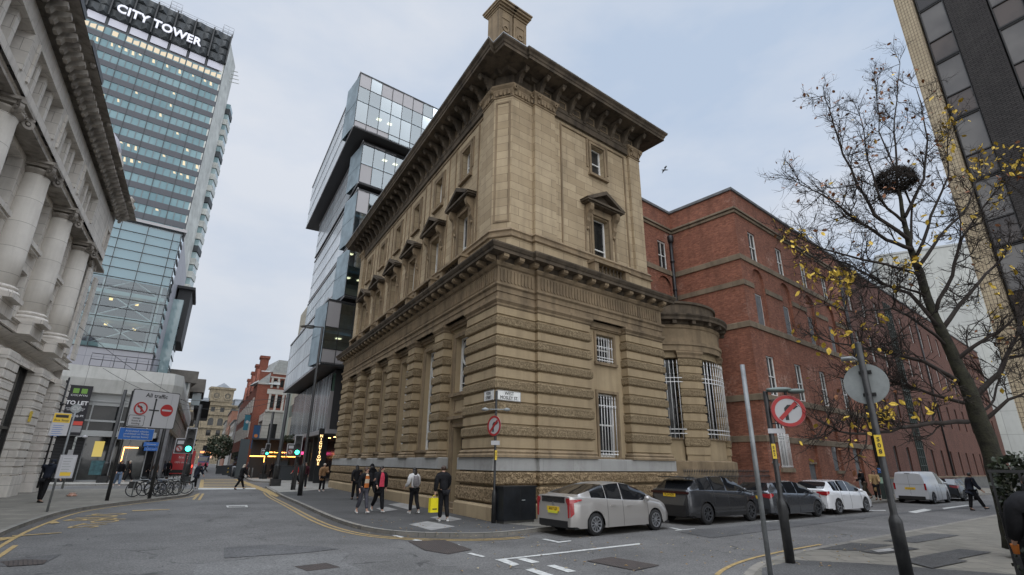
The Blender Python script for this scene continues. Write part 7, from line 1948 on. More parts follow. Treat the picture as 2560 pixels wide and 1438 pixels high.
 def ell(c, rx, ry, rz, n=14):
  R_ = []
  for k in range(9):
   ph = -PI / 2 + PI * k / 8; R_.append([Vector(c) + Rz @ Vector((math.cos(ph) * rx * math.cos(2 * PI * j / n), math.cos(ph) * ry * math.sin(2 * PI * j / n), math.sin(ph) * rz)) for j in range(n)])
  return R_
 m = MB()
 if hairstyle != 'none':
  m.loft(ell(hp(-.012, 0, .012), .050 * s, .054 * s, .050 * s), caps=False)
  if hairstyle == 'long':
   m.loft([[hp(-.03 + .042 * math.cos(2 * PI * j / 12), .052 * math.sin(2 * PI * j / 12), .0) for j in range(12)], [hp(-.045 + .03 * math.cos(2 * PI * j / 12), .058 * math.sin(2 * PI * j / 12), -.06) for j in range(12)], [hp(-.06 + .022 * math.cos(2 * PI * j / 12), .05 * math.sin(2 * PI * j / 12), -.13) for j in range(12)], [hp(-.062 + .01 * math.cos(2 * PI * j / 12), .025 * math.sin(2 * PI * j / 12), -.17) for j in range(12)]])
  m.build('hair', hair, t)
 if hood:
  m = MB(); m.loft(ell(hp(-.010, 0, .006), .058 * s, .062 * s, .062 * s), caps=False); m.loft(ell(sh(up(.86, -.03)), .06 * s, .075 * s, .035 * s), caps=False); m.build('hood', top, t)
 if detail:
  for i, q in enumerate(AA):
   d2 = q[4].normalized(); sd = 1 if i == 0 else -1; palm = sh(q[3]); side = Vector((1, 0, 0)); side = (side - d2 * side.dot(d2)).normalized() if abs(d2.x) < .95 else Vector((0, 0, 1)); inn = d2.cross(side) * (-sd)
   for k in range(4):
    off_ = side * (.012 - .008 * k) * s; ll = (.030, .036, .034, .027)[k] * s
    MB().tube([palm + off_, palm + off_ + d2 * ll * .6, palm + off_ + d2 * ll + inn * .008 * s], [.0048 * s, .0046 * s, .0038 * s], 6).build('finger', skin, t)
   MB().tube([palm + side * .012 * s - d2 * .02 * s, palm + side * .026 * s, palm + side * .028 * s + d2 * .016 * s], [.0058 * s, .005 * s, .004 * s], 6).build('thumb', skin, t)
 if inner:      # shirt front seen between open jacket edges
  m = MB(); V = []
  for h, x_, y_ in ((.845, .050, .022), (.80, .078, .04), (.73, .098, .052), (.64, .094, .055), (.545, .108, .058)):
   for j in range(5):
    b = -1 + j * .5; V.append(sh(up(h)) + Vector((x_ * s * (1 - .12 * b * b), y_ * b * s, 0)))
  if stripes:
   for j in range(4): m.add(V[j * 5:(j + 2) * 5], [(k, k + 1, k + 6, k + 5) for k in range(4)], j % 2, True)
   m.build('jumper', [inner, stripes], t)
  else: m.add(V, [(r_ * 5 + k, r_ * 5 + k + 1, (r_ + 1) * 5 + k + 1, (r_ + 1) * 5 + k) for r_ in range(4) for k in range(4)], 0, True); m.build('jumper', inner, t)
 t['_h'] = 0; del t['_h']
 t.location = loc; t.rotation_euler = (0, 0, face)
 t_hands = [sh(q[3]) for q in AA]
 return t, t_hands, sh, up
def yaw(v): return math.atan2(v.y, v.x)
away = yaw(D1); toward = yaw(-D1); rightw = yaw(D2); leftw = yaw(-D2)
def W(t, p): return Matrix.Translation(t.location) @ Matrix.Rotation(t.rotation_euler[2], 4, 'Z') @ p
# four walkers outside the bank
person('woman in black jacket over an orange and cream striped jumper, with grey jeans', G(904, 1284), toward + .25, 1.60, legs=((.28, .05), (-.18, .35)), arms=((.3, .15, 1.7), (-.1, .2, .5)), trou=C_grey, hair=H_br, inner=C_cream, stripes=C_oran, turn=.3, bare=.25, hairstyle='short')
person('woman in long open black coat over a pink red top, striding beside the striped jumper', G(944, 1281), toward + .1, 1.66, legs=((.25, .03), (-.3, .5)), arms=((-.25, .2, .2), (.3, .2, .6)), inner=C_pink, coat=.18, turn=.6)
person('person in black with a dark hood walking behind the two women, white soles showing', G(925, 1252), away + .2, 1.74, legs=((.35, .05), (-.35, .7)), hood=True, arms=((.2, .1, .3), (-.2, .1, .2)))
person('person with long black hair in black jacket half hidden left of the two women', G(886, 1250), away, 1.62, legs=((.2, .05), (-.2, .2)), shoe=S_blk)
tw_, hh, sh_, up_ = person('woman with long black hair, white jacket and grey backpack seen from behind', G(1032, 1284), away + .15, 1.60, legs=((.12, .05), (-.15, .4)), arms=((.1, .14, .9), (.1, .14, .9)), top=C_wht, fat=1.05)
def on_back(t, sh_, up_, name, label, m, sx=.075, z0=.56, z1=.80, M2=None):
 b = thing(name, label, 'backpack', (0, 0, 0)); mm = MB(); R_ = []
 for k in range(7):
  u = k / 6; z = z0 + (z1 - z0) * u; wv = (.055 + .02 * math.sin(PI * min(1, u * 1.2))) ; dp = .035 + .03 * math.sin(PI * (.2 + .7 * (1 - u)))
  c = sh_(up_(z)) - Vector((.085 * 1.6, 0, 0)); R_.append([c + Vector((math.cos(2 * PI * j / 14) * dp * 1.6, math.sin(2 * PI * j / 14) * wv * 1.7, 0)) for j in range(14)])
 mm.loft(R_); mm.build('bag_body', m, b)
 for sd in (-1, 1):
  MB().tube([sh_(up_(.80)) + Vector((-.10, sd * .07, 0)), sh_(up_(.845)) + Vector((-.02, sd * .075, .0)), sh_(up_(.80)) + Vector((.10, sd * .08, 0)), sh_(up_(.68)) + Vector((.12, sd * .09, 0))], .013, 6).build('strap', m, b)
 q = MB(); c = sh_(up_(.63)) - Vector((.19, 0, 0)); q.box(Fr((c.x, c.y, c.z), (0, 1), 1), -.075, .075, 0, .04, -.07, .09); q.build('pocket', M2 or m, b)
 b.location = t.location; b.rotation_euler = t.rotation_euler
on_back(tw_, sh_, up_, 'backpack', 'grey patterned backpack worn by the woman in the white jacket', cloth('grey nylon', (.17, .16, .165), .4))
tm, hh, sh_, up_ = person('man in black with white trainers, seen from behind, carrying a yellow bag', G(1106, 1303), away + .1, 1.69, legs=((.05, .03), (-.12, .15)), arms=((.0, .16, .1), (.2, .12, .7)), hair=H_br, hairstyle='short', female=False, fat=1.12)
hl = W(tm, hh[0]); bagt = thing('carrier_bag', 'bright yellow paper carrier bag in the left hand of the man in black', 'bag', tuple(hl))
yb = flat('yellow paper bag', (.78, .66, .01), .5, var=.08, scale=5); Fy = Fr((hl.x, hl.y, hl.z - .5), (D2 * .8 + Vector((-.2, 0))).xy if False else D2, -1)
m = MB(); m.box(Fy, -.17, .15, -.07, .07, 0, .42); m.build('bag_sheet', yb, bagt);
m = MB(); m.tube([Fy(-.1, .0, .42), Fy(-.05, 0, .5), Fy(.03, 0, .5), Fy(.08, 0, .42)], .008, 5); m.build('handle', yb, bagt)
m = MB(); m.box(Fy, -.1, .06, .07, .073, .08, .12); m.build('printed_mark', flat('dark print', (.10, .09, .02)), bagt)
# left pavement
person('man in dark navy puffer coat and hood by the timetable case', G(97, 1257), away - .5, 1.72, legs=((.1, .03), (-.06, .1)), arms=((.35, .1, .4), (.3, .1, .5)), top=C_navy, shoe=S_blk, hood=True, female=False, fat=1.2, lean=.07)
person('woman in dark coat with long brown hair stepping off the left kerb', G(486, 1222, ZR), leftw + PI + .5, 1.68, legs=((.15, .05), (-.45, .75)), arms=((-.3, .1, .3), (.3, .1, .3)), top=C_navy, hair=H_br, coat=.12, fat=1.15)
person('woman in black coat and pale headscarf crossing the yellow junction box', G(598, 1224, ZR), rightw + .2, 1.66, legs=((.42, .08), (-.38, .15)), arms=((-.2, .1, .3), (.3, .1, .6)), shoe=S_blk, hair=H_gr, coat=.2, fat=1.15)
person('woman in camel coat and pale hat near the far corner of the bank', G(803, 1229), toward + .1, 1.66, legs=((.1, .03), (-.1, .12)), arms=((.3, .15, 1.6), (.1, .2, .3)), top=C_camel, coat=.16, hair=H_gr, hairstyle='short', fat=1.2)
person('man in dark maroon jacket standing behind the traffic light post by the bank', G(757, 1222), toward, 1.72, top=cloth('maroon cloth', (.07, .02, .03)), hairstyle='short', hair=H_br)
person('person in red jacket in front of the lit kiosk', G(738, 1211), leftw, 1.68, top=C_red, shoe=S_blk)
person('person in blue jeans and black coat with a pale bag outside the dark shop', G(290, 1216), toward + .3, 1.70, trou=C_jean, hair=H_br, fat=1.1, turn=.4)
person('person with white hair in dark coat outside the lit shop doorway', G(318, 1205), leftw, 1.68, hair=H_gr, hairstyle='short', shoe=S_wht)
GC = 'pedestrians along the shops of the department block'
for k, (x, y, a, lb, tp) in enumerate([(368, 1203, 0, 'person in dark clothes nearest the finger post, outside the shop doors', C_blk), (384, 1204, 2.0, 'person in brown coat walking along the shop doors', C_brn), (405, 1201, 1.0, 'person in black standing between shop doors and bus', C_navy), (415, 1199, 3.0, 'person in black close beside the rear of the red bus', C_blk)]):
 person(lb, G(x, y), away + a, 1.66 + .02 * k, top=tp, group=GC, shoe=S_blk, detail=False)
GD = 'pedestrians beside the glass office block'
for k, (x, y, a, lb, tp) in enumerate([(645, 1191, 0, 'person in tan coat walking on the far pavement under the blue banner', C_tan), (656, 1192, 2.6, 'person in cream coat close to the person in tan', C_cream), (677, 1196, .5, 'person in black trousers between the planter boxes', C_blk), (618, 1188, 1.5, 'person in grey behind the tall information totem', C_grey), (597, 1183, 1.0, 'person in dark clothes by the litter bin up the street', C_blk), (586, 1181, 3.0, 'person in brown beyond the litter bin', C_brn), (668, 1193, 1.2, 'person in dark coat behind the small traffic light', C_navy)]):
 person(lb, G(x, y), away + a, 1.66, top=tp, group=GD, shoe=S_blk, detail=False)
person('tiny figure in black crossing far up the long street', G(511, 1183, ZR), leftw, 1.68, legs=((.35, .1), (-.35, .3)), shoe=S_blk, detail=False)
person('person in black standing by the blue door beside the parking meter', G(2168, 1247), rightw + PI * .75, 1.74, hood=False, shoe=S_blk, hairstyle='short', arms=((.5, .1, 1.2), (.3, .1, .8)), trou=cloth('khaki cloth', (.07, .06, .045)))
person('woman in long tan coat facing the person in black by the parking meter', G(2197, 1251), leftw + .3, 1.66, top=C_tan, coat=.24, shoe=cloth('brown boots', (.10, .04, .02)), arms=((.5, .1, .9), (.4, .1, .7)), fat=1.15)
person('man in dark clothes striding across the side street at the right', G(2440, 1277, ZR), rightw + .2 - 1.2, 1.74, legs=((-.15, .05), (.48, .1)), top=C_navy, shoe=S_blk, hairstyle='short', female=False, coat=.08, fat=1.15)
# the passer-by cut by the right edge, whose hand shows
HX = None
pr, hh, sh_, up_ = person('passer-by in dark coat cut off by the right edge, bare hand holding an orange cup', Vector((6.98, 6.55, 0)), leftw + PI + .3, 1.74, legs=((.2, .05), (-.2, .2)), arms=((.12, .16, .75), (.0, .1, .1)), shoe=S_blk, hairstyle='short', female=False, fat=1.25, coat=.1)
hw_ = W(pr, hh[0]); rr_ = ray(2536, 1362); kz = (hw_.z - CH) / rr_.z; pr.location = pr.location + Vector((rr_.x * kz - hw_.x, rr_.y * kz - hw_.y, 0)); hw_ = Vector((rr_.x * kz, rr_.y * kz, hw_.z)); m = MB(); m.lathe(hw_ + Vector((0, 0, -.10)), [(.0, 0), (.03, .0), (.042, .10), (.044, .105), (.03, .11)], 14); cu = m.build('paper_cup', flat('orange paper cup', (.55, .17, .03), .5, var=.2), None); tag(cu, 'orange paper cup held at the right edge of the view', 'cup')
# ================================================================ street furniture
M_galv = flat('galvanised steel', (.20, .21, .215), .5, metal=.3, var=.25, scale=4)
M_signw = flat('white sign face', (.42, .42, .43), .5); M_signr = flat('sign red', (.36, .025, .025), .5); M_sback = flat('grey sign back', (.27, .29, .29), .55, var=.2, scale=3); M_blue = flat('sign blue', (.03, .13, .42), .45, var=.1)
M_bpl = flat('bright sign white', (.48, .48, .50), .5)
def pole(px, py, top_px, name, label, cat, r_=.045, z0=0.0, thick=None, mat_=M_black, H=None, base=None):
 P = G(px, py, z0);
 if H is None:
  lo, hi = 0, 60
  d = math.hypot(P.x, P.y)
  for _ in range(50):
   mid = (lo + hi) / 2; q = RM.transposed() @ (Vector((P.x, P.y, mid)) - Vector((0, 0, CH)))
   if CY - FPX * q.y / -q.z > top_px: lo = mid
   else: hi = mid
  H = lo
 t = thing(name, label, cat, tuple(P))
 m = MB(); prof = [(r_, 0), (r_, H), (0, H + .01)]
 if thick: m.lathe(P, [(thick[0], 0), (thick[0], thick[1] - .12), (thick[0] * .98, thick[1] - .08), (r_ * 1.1, thick[1]), (r_, thick[1] + .02), (r_, H), (r_ * .9, H + .01)], 16)
 else: m.lathe(P, prof[:2], 14)
 m.build('pole', mat_, t)
 return t, P, H
def zat(P, py):
 lo, hi = -1, 60
 for _ in range(50):
  mid = (lo + hi) / 2; q = RM.transposed() @ (Vector((P.x, P.y, mid)) - Vector((0, 0, CH)))
  if CY - FPX * q.y / -q.z > py: lo = mid
  else: hi = mid
 return lo
def turn_sign(t, F, a, z, R_, back=True, left=False):
 """round prohibition sign: red ring, bent arrow, slash"""
 m = MB(); m.disc(F, a, z, R_, .0, .012, 36); m.build('sign_back', M_sback, t)
 m = MB(); m.disc(F, a, z, R_ * .97, .012, .016, 36); m.build('sign_face', M_signw, t)
 s_ = -1 if left else 1
 v = -F.side        # makes +1 the viewer's right-hand side
 k = s_ * (1 if F.M()[0][0] * F.d.x + F.M()[1][0] * F.d.y > 0 else -1)
 m = MB(); pts = [(-.22, -.58), (-.02, -.58), (-.02, .10), (.06, .18), (.30, .18), (.30, .06), (.60, .27), (.30, .48), (.30, .38), (-.02, .38), (-.22, .18)]
 m.extr(F, [(a + k * x * R_, z + y * R_) for x, y in pts], .016, .020); m.build('arrow', M_ink, t)
 m = MB(); m.ring(F, a, z, R_ * .78, R_ * .985, .012, .022, 40)
 w_ = .085 * R_; c_ = .72 * R_
 u = (1 if not left else -1) * (1 if k * s_ > 0 else -1)
 m.extr(F, [(a + u * (-c_ * .72 - w_), z - c_ * .72 + w_), (a + u * (-c_ * .72 + w_), z - c_ * .72 - w_), (a + u * (c_ * .72 + w_), z + c_ * .72 - w_), (a + u * (c_ * .72 - w_), z + c_ * .72 + w_)], .020, .024)
 m.build('red_ring', M_signr, t)
def face_to(P, deg=0):
 """frame at P whose outward side looks back at the camera position, turned by deg"""
 v = Vector((-P.x, -P.y)).normalized(); a = math.atan2(v.y, v.x) + rad(deg); n = Vector((math.cos(a), math.sin(a))); d = Vector((n.y, -n.x))
 F = Fr((P.x, P.y, 0), d, 1)
 if F.n.dot(Vector((n.x, n.y, 0))) < 0: F = Fr((P.x, P.y, 0), d, -1)
 return F
def tagplate(t, F, a, z0, z1, txt, w_=.1):
 m = MB(); m.box(F, a - w_ / 2, a + w_ / 2, .0, .008, z0, z1); p = m.build('number_tag', flat('yellow tag', (.72, .50, .04), .45), t)
 text('\n'.join(txt), w_ * .95, M_ink, t, F.M(a, .010, (z0 + z1) / 2), ls=1.0, bold=.002)
# --- bank corner: no right turn sign with two small lamps
t, P, H = pole(1234, 1308, 978, 'sign_pole', 'thin black pole at the bank corner with a narrow no right turn sign', 'traffic sign', .04, thick=(.075, .95))
F = face_to(P, -48); z = zat(P, 1065); F2 = Fr(F.o + F.n * .06, F.d, F.side); F2 = Fr((F.o + F.n * .06)[:2] + (0,) if False else (F.o.x + F.n.x * .06, F.o.y + F.n.y * .06, 0), F.d, F.side); turn_sign(t, F2, 0, z, .33)
m = MB(); zz = zat(P, 1024); Fp = face_to(P, 0); m.tube([Fp(-.35, .05, zz), Fp(.35, .05, zz)], .018, 6)
for s_ in (-1, 1): m.lathe(Fp(s_ * .36, .05, zz - .06), [(0, 0), (.10, .03), (.09, .08), (.03, .11), (0, .12)], 10, sx=1.2, sy=.7)
m.build('lamp_arm', M_sback, t)
m = MB(); m.box(Fp, -.14, .14, .05, .065, zat(P, 1113), zat(P, 1102)); m.build('small_plate', M_signw, t); tagplate(t, Fr((Fp.o.x + Fp.n.x * .05, Fp.o.y + Fp.n.y * .05, 0), Fp.d, Fp.side), -.03, zat(P, 1150), zat(P, 1126), 'S01', .07)
# --- near right poles
t, P, H = pole(1976, 1408, 980, 'sign_pole', 'black pole numbered S02 with a large no right turn sign under two lamps', 'traffic sign', .05, thick=(.088, 1.15))
F = face_to(P, 4); z = zat(P, 1030); Fo = Fr((F.o.x + F.n.x * .12, F.o.y + F.n.y * .12, 0), F.d, F.side)
k = 1 if F.M()[0][0] * F.d.x + F.M()[1][0] * F.d.y > 0 else -1
turn_sign(t, Fo, k * .37, z + .0, .32)
m = MB(); m.ring(Fo, k * .37, z, .28, .325, -.10, 0, 36); m.disc(Fo, k * .37, z, .28, -.10, -.09, 24); m.build('lamp_box', M_signr, t)
m = MB()
for dz_ in (.24, -.24): m.tube([F(0, 0, z + dz_), F(k * .2, .06, z + dz_)], .014, 6)
m.tube([Fo(k * .37, -.03, z + .3), Fo(k * .37, -.03, z + .40)], .035, 6); m.build('bracket', M_black, t)
m = MB();
for a0, l_, zo, up_ in ((.02, .46, .44, .0), (.42, .30, .40, .0)):
 R_ = []
 for i in range(7):
  u = i / 6; h = .055 * math.sin(PI * (.12 + .76 * u)) ** .5; a = k * (a0 + l_ * u); R_.append([Fo(a, -.03 + .1 * math.cos(2 * PI * j / 10), z + zo + h * math.sin(2 * PI * j / 10)) for j in range(10)])
 m.loft(R_)
m.build('lamp_head', flat('grey green lamp housing', (.10, .13, .12), .45), t)
m = MB(); m.box(F, k * -.06, k * .26, .05, .06, zat(P, 1084), zat(P, 1072)) if k > 0 else m.box(F, -.26, .06, .05, .06, zat(P, 1084), zat(P, 1072)); m.build('small_plate', M_bpl, t)
tagplate(t, Fr((F.o.x + F.n.x * .056, F.o.y + F.n.y * .056, 0), F.d, F.side), 0, zat(P, 1147), zat(P, 1110), 'S02', .075)
t, P, H = pole(2272, 1462, 858, 'sign_pole', 'black pole numbered S08 with the grey back of a round sign', 'traffic sign', .055, thick=(.10, 1.02))
F = face_to(P, -16); Fb2 = Fr((F.o.x - F.n.x * .08, F.o.y - F.n.y * .08, 0), F.d, F.side); zc = zat(P, 958); k = 1 if F.M()[0][0] * F.d.x + F.M()[1][0] * F.d.y > 0 else -1
m = MB(); m.disc(Fb2, -k * .03, zc, .36, -.012, 0, 40); m.build('sign_back', M_sback, t)
m = MB()
for dz_ in (.2, -.2): m.box(F, -.1, .1, -.085, -.05, zc + dz_ - .03, zc + dz_ + .03); m.ring(Fr((F.o.x, F.o.y, 0), F.d, F.side), 0, zc + dz_, .01, .02, 0, .06, 8)
m.build('bracket', M_black, t)
m = MB(); zz = zat(P, 893); m.tube([F(0, 0, zz - .1), F(-k * .12, .0, zz), F(-k * .2, 0, zz)], .022, 6); m.loft([[F(-k * (.12 + .2 * u), .06 * math.cos(2 * PI * j / 10) * math.sin(PI * (.15 + .7 * u)), zz + .04 * math.sin(2 * PI * j / 10)) for j in range(10)] for u in (0, .3, .6, .9, 1)]); m.build('lamp_head', M_galv, t)
Ft = face_to(P, 0); tagplate(t, Fr((Ft.o.x + Ft.n.x * .06, Ft.o.y + Ft.n.y * .06, 0), Ft.d, Ft.side), 0, zat(P, 1141), zat(P, 1088), 'S08', .105)
pole(1927, 1442, 912, 'bare_pole', 'bare galvanised grey pole without a sign in front of the dark parked car', 'post', .042, mat_=M_galv)
# --- street lamps
def lamp(px, py, top, label, side, arm, r_=.06, head='disc', z0=0.0, dirv=None):
 t, P, H = pole(px, py, top, 'street_lamp', label, 'street lamp', r_, thick=(r_ * 1.7, 1.6), z0=z0)
 d = dirv if dirv else Vector((side, 0, 0)); e = P + Vector((0, 0, H)) + d * arm
 m = MB(); m.tube([P + Vector((0, 0, H - .1)), P + Vector((0, 0, H)), e], r_ * .55, 6); m.build('arm', M_black, t)
 m = MB()
 if head == 'disc': m.lathe(e + d * .25 + Vector((0, 0, -.05)), [(0, -.01), (.30, 0), (.33, .04), (.2, .10), (0, .12)], 20);
 else:
  Fh = Fr((e.x, e.y, e.z), (d.x, d.y), 1); m.extr(Fh, [(0, -.03), (.75, -.05), (.78, .0), (.5, .06), (0, .07)], -.12, .12)
 m.build('lamp_head', M_black, t)
 m = MB(); m.lathe(e + d * .25 + Vector((0, 0, -.075)), [(0, 0), (.24, .0), (.24, .014), (0, .015)], 18); m.build('lens', flat('frosted lens', (.3, .32, .33), .3), t)
 return t, P, H
t, P, H = lamp(1700, 1216, 722, 'tall slim black street lamp with a round head in front of the curved sandstone bow', 1, .12, .055, dirv=Vector((.96, .2, 0)))
m = MB(); Fp = face_to(P); Fp = Fr((Fp.o.x + Fp.n.x * .07, Fp.o.y + Fp.n.y * .07, 0), Fp.d, Fp.side); m.box(Fp, -.15, .15, 0, .01, zat(P, 1093), zat(P, 1080)); m.build('small_plate', M_signw, t); tagplate(t, Fp, 0, zat(P, 1160), zat(P, 1146), 'S1', .07)
lamp(749, 1239, 818, 'very tall black street lamp with a flat head left of the bank', -1, .5, .075, head='flat', dirv=Vector((-.99, -.1, 0)))
# --- tram poles with cast bases and the overhead wires
tops = []
for (px, py, top, lb) in ((255, 1207, 975, 'dark tapered overhead-line pole on a cast block before the dark shop'), (687, 1215, 985, 'dark overhead-line pole on a cast base on the far pavement'), (657, 1197, 1030, 'shorter dark pole on a cast base behind the small traffic light'), (462, 1208, 1012, 'dark overhead-line pole rising behind the left traffic light')):
 t, P, H = pole(px, py, top, 'tram_pole', lb, 'pole', .13, thick=(.2, 1.5))
 m = MB(); m.bevbox(Fr((P.x, P.y, 0), D1, 1), -.36, .36, -.36, .36, 0, .5, .06); m.build('cast_base', M_black, t); tops.append(P + Vector((0, 0, H - .3)))
wires = thing('overhead_wires', 'thin black overhead wires strung across the junction', 'wires', tuple(tops[0]))
m = MB()
def wire(a, b, sag=.4):
 return [a.lerp(b, k / 12) - Vector((0, 0, sag * 4 * (k / 12) * (1 - k / 12))) for k in range(13)]
far_l = FP(-1, 0, 9.4)
for a, b in ((tops[0], tops[1]), (tops[0] - Vector((0, 0, .5)), tops[3]), (tops[3], tops[1]), (far_l, tops[3]), (tops[3], FL(120, 9, 8)), (tops[1], FL(120, 3, 8)), (FQ(-7, .4, 8.9), tops[3])): m.tube(wire(a, b), .016, 4)
m.build('wire', M_black, wires)
# --- big double-post direction sign on the left island
PA, PB_ = G(266, 1252), G(374, 1247); dS_ = (PB_ - PA); wS = dS_.length; FS = Fr((PA.x, PA.y, 0), dS_.xy, -1)
if FS.n.dot(-PA) < 0: FS = Fr((PA.x, PA.y, 0), dS_.xy, 1)
t = thing('all_traffic_sign', 'large white double-post sign reading All traffic over a blue articulated vehicles plate', 'traffic sign', tuple(PA))
zt = zat(PB_, 983) + .0; zb = zat(PB_, 1073)
for a in (.03, wS): MB().tube([FS(a, -.05, 0), FS(a, -.05, zt - .1)], .075, 12).build('post', M_black, t)
a0, a1 = -.02, wS + .36; kx = 1 if (FS.M()[0][0] * FS.d.x + FS.M()[1][0] * FS.d.y) > 0 else -1
def rrect(a0, a1, z0, z1, r_=.08, n=4):
 P = []
 for cx_, cz_, t0 in ((a1 - r_, z0 + r_, -PI / 2), (a1 - r_, z1 - r_, 0), (a0 + r_, z1 - r_, PI / 2), (a0 + r_, z0 + r_, PI)):
  for k in range(n + 1): P.append((cx_ + r_ * math.cos(t0 + PI / 2 * k / n), cz_ + r_ * math.sin(t0 + PI / 2 * k / n)))
 return P
m = MB(); m.extr(FS, rrect(a0, a1, zb, zt), .0, .02); m.build('sign_plate', M_ink, t)
m = MB(); m.extr(FS, rrect(a0 + .03, a1 - .03, zb + .03, zt - .03), .02, .024); m.build('sign_face', M_signw, t)
hS = zt - zb; mid = (a0 + a1) / 2
text('All traffic', .27, M_ink, t, FS.M(mid, .026, zt - .24), bold=.004)
Fsg = Fr((FS.o.x + FS.n.x * .022, FS.o.y + FS.n.y * .022, 0), FS.d, FS.side)
m = MB(); m.box(FS, mid - .035, mid + .035, .024, .028, zb + .08, zt - .42); m.extr(FS, [(mid - .06, zt - .42), (mid + .06, zt - .42), (mid, zt - .34)], .024, .028); m.box(FS, mid - .23, mid + .23, .0281, .031, zb + hS * .46, zb + hS * .46 + .06); m.build('arrow', M_ink, t)
turn_sign(t, Fsg, mid - .60, zb + hS * .50, .30, left=True)
m = MB(); m.disc(FS, mid + .58, zb + hS * .5, .29, .024, .03, 32); m.build('no_entry_disc', M_signr, t)
m = MB(); m.box(FS, mid + .36, mid + .80, .0305, .034, zb + hS * .5 - .04, zb + hS * .5 + .04); m.build('no_entry_bar', M_signw, t)
m = MB(); m.extr(FS, rrect(a0 + .06, a0 + .76, zb + .06, zb + .55, .05), .024, .028, 0); m.extr(FS, rrect(a0 + .08, a0 + .74, zb + .08, zb + .53, .045), .028, .031, 1); m.build('exception_plate', [M_ink, M_signw], t)
text('except\nbuses &\nloading', .125, M_ink, t, FS.M(a0 + .41, .033, zb + .30), ls=1.0)
zz1 = zb - .03; zz0 = zat(PB_, 1103); m = MB(); m.box(FS, a0 - .18, a0 + 1.32, .0, .02, zz0, zz1); m.build('blue_plate', M_signw, t)
m = MB(); m.box(FS, a0 - .16, a0 + 1.30, .02, .024, zz0 + .02, zz1 - .02); m.build('blue_face', M_blue, t)
text('Articulated vehicles\nprohibited on Mosley\nStreet (except buses)', .125, M_bpl, t, FS.M(a0 + .57, .026, (zz0 + zz1) / 2), ls=.98)
# --- bus stop
t, P, H = pole(117, 1280, 1030, 'bus_stop', 'silver bus stop pole with yellow and white Bus Stop flag and a timetable case', 'bus stop', .035, mat_=M_galv)
F = face_to(P, 8); k = 1 if (F.M()[0][0] * F.d.x + F.M()[1][0] * F.d.y) > 0 else -1
z0, z1 = zat(P, 1196), zat(P, 1137)
def bx(m, F, a0, a1, *r): lo, hi = sorted((a0, a1)); return m.box(F, lo, hi, *r)
m = MB(); bx(m, F, -k * .06, k * .42, -.09, .05, z0, z1); m.build('timetable_case', flat('aluminium case', (.38, .38, .40), .4, metal=.4), t)
m = MB(); bx(m, F, k * .02, k * .38, .05, .056, z0 + .05, z1 - .06); m.build('timetable', M_bpl, t)
m = MB(); bx(m, F, k * .05, k * .35, .056, .06, z0 + .08, z0 + .2); m.build('yellow_strip', M_ylw, t)
m = MB()
for i in range(7): bx(m, F, k * .05, k * (.3 - .03 * (i % 3)), .056, .059, z1 - .14 - i * .09, z1 - .12 - i * .09)
m.build('printed_lines', M_sback, t)
z0, z1 = zat(P, 1090) , zat(P, 1034)
m = MB(); bx(m, F, -k * .56, -k * .06, -.02, .0, z0, z1); m.build('flag_plate', M_bpl, t)
m = MB(); bx(m, F, -k * .55, -k * .07, .0, .004, z1 - .34, z1 - .02); m.build('yellow_panel', M_ylw, t)
m = MB(); bx(m, F, -k * .50, -k * .14, .004, .007, z1 - .17, z1 - .07); m.build('bus_symbol', M_ink, t)
text('Bus Stop', .115, M_ink, t, F.M(-k * .31, .006, z1 - .26))
m = MB()
for i in range(6): bx(m, F, -k * .50, -k * (.2 + .05 * (i % 2)), .0, .003, z1 - .45 - i * .07, z1 - .435 - i * .07)
m.build('route_list', M_blue, t)
m = MB(); zc = zat(P, 1022); m.disc(F, 0, zc, .16, .0, .02, 24); m.build('stop_letter_disc', M_sback, t); text('CV', .17, M_bpl, t, F.M(0, .022, zc), bold=.004)
# --- stickered post with a small lamp
t, P, H = pole(155, 1222, 1092, 'stickered_post', 'slim post covered in stickers with a small white globe lamp by the dark shop', 'post', .06, mat_=flat('sticker-covered paint', (.12, .13, .15), .6, var=.8, scale=9, noisecol=(.45, .46, .42)))
F = face_to(P, 0); k = 1 if (F.M()[0][0] * F.d.x + F.M()[1][0] * F.d.y) > 0 else -1
m = MB(); m.tube([F(0, 0, H), F(k * .3, 0, H + .02)], .03, 6); m.lathe(F(k * .42, 0, H - .08), [(0, 0), (.14, .05), (.13, .14), (0, .18)], 12); m.build('lamp_head', M_bpl, t)
m = MB(); bx(m, F, -.06, .2, .06, .08, H * .62, H * .74); m.build('sticker_plate', M_signw, t)
# --- finger signs
t, P, H = pole(337, 1203, 1112, 'finger_post', 'grey pedestrian finger post with small blue direction signs behind the bicycles', 'sign', .06, mat_=M_galv, thick=(.12, 1.0))
F = face_to(P, 0); k = 1 if (F.M()[0][0] * F.d.x + F.M()[1][0] * F.d.y) > 0 else -1
m = MB(); lo = sorted((-k * 1.1, k * .5)); m.extr(F, [(lo[0], H - .3), (lo[1], H - .3), (lo[1], H + .02), (lo[0], H + .02)], .06, .09); m.build('finger', M_blue, t); text('Piccadilly Gardens', .12, M_bpl, t, F.M(-k * .3, .095, H - .14))
t, P, H = pole(372, 1204, 1106, 'finger_post', 'dark post with two stacked small blue direction signs, right of the finger post', 'sign', .05)
F = face_to(P, 0); m = MB(); m.box(F, -.1, .95, .06, .09, H - .35, H); m.box(F, -.1, .85, .06, .09, H - .7, H - .42); m.build('finger', M_blue, t); k = 1 if (F.M()[0][0] * F.d.x + F.M()[1][0] * F.d.y) > 0 else -1
text('Chinatown', .15, M_bpl, t, F.M(.42, .095, H - .18)); text('St Peters Square', .1, M_bpl, t, F.M(.37, .095, H - .56))
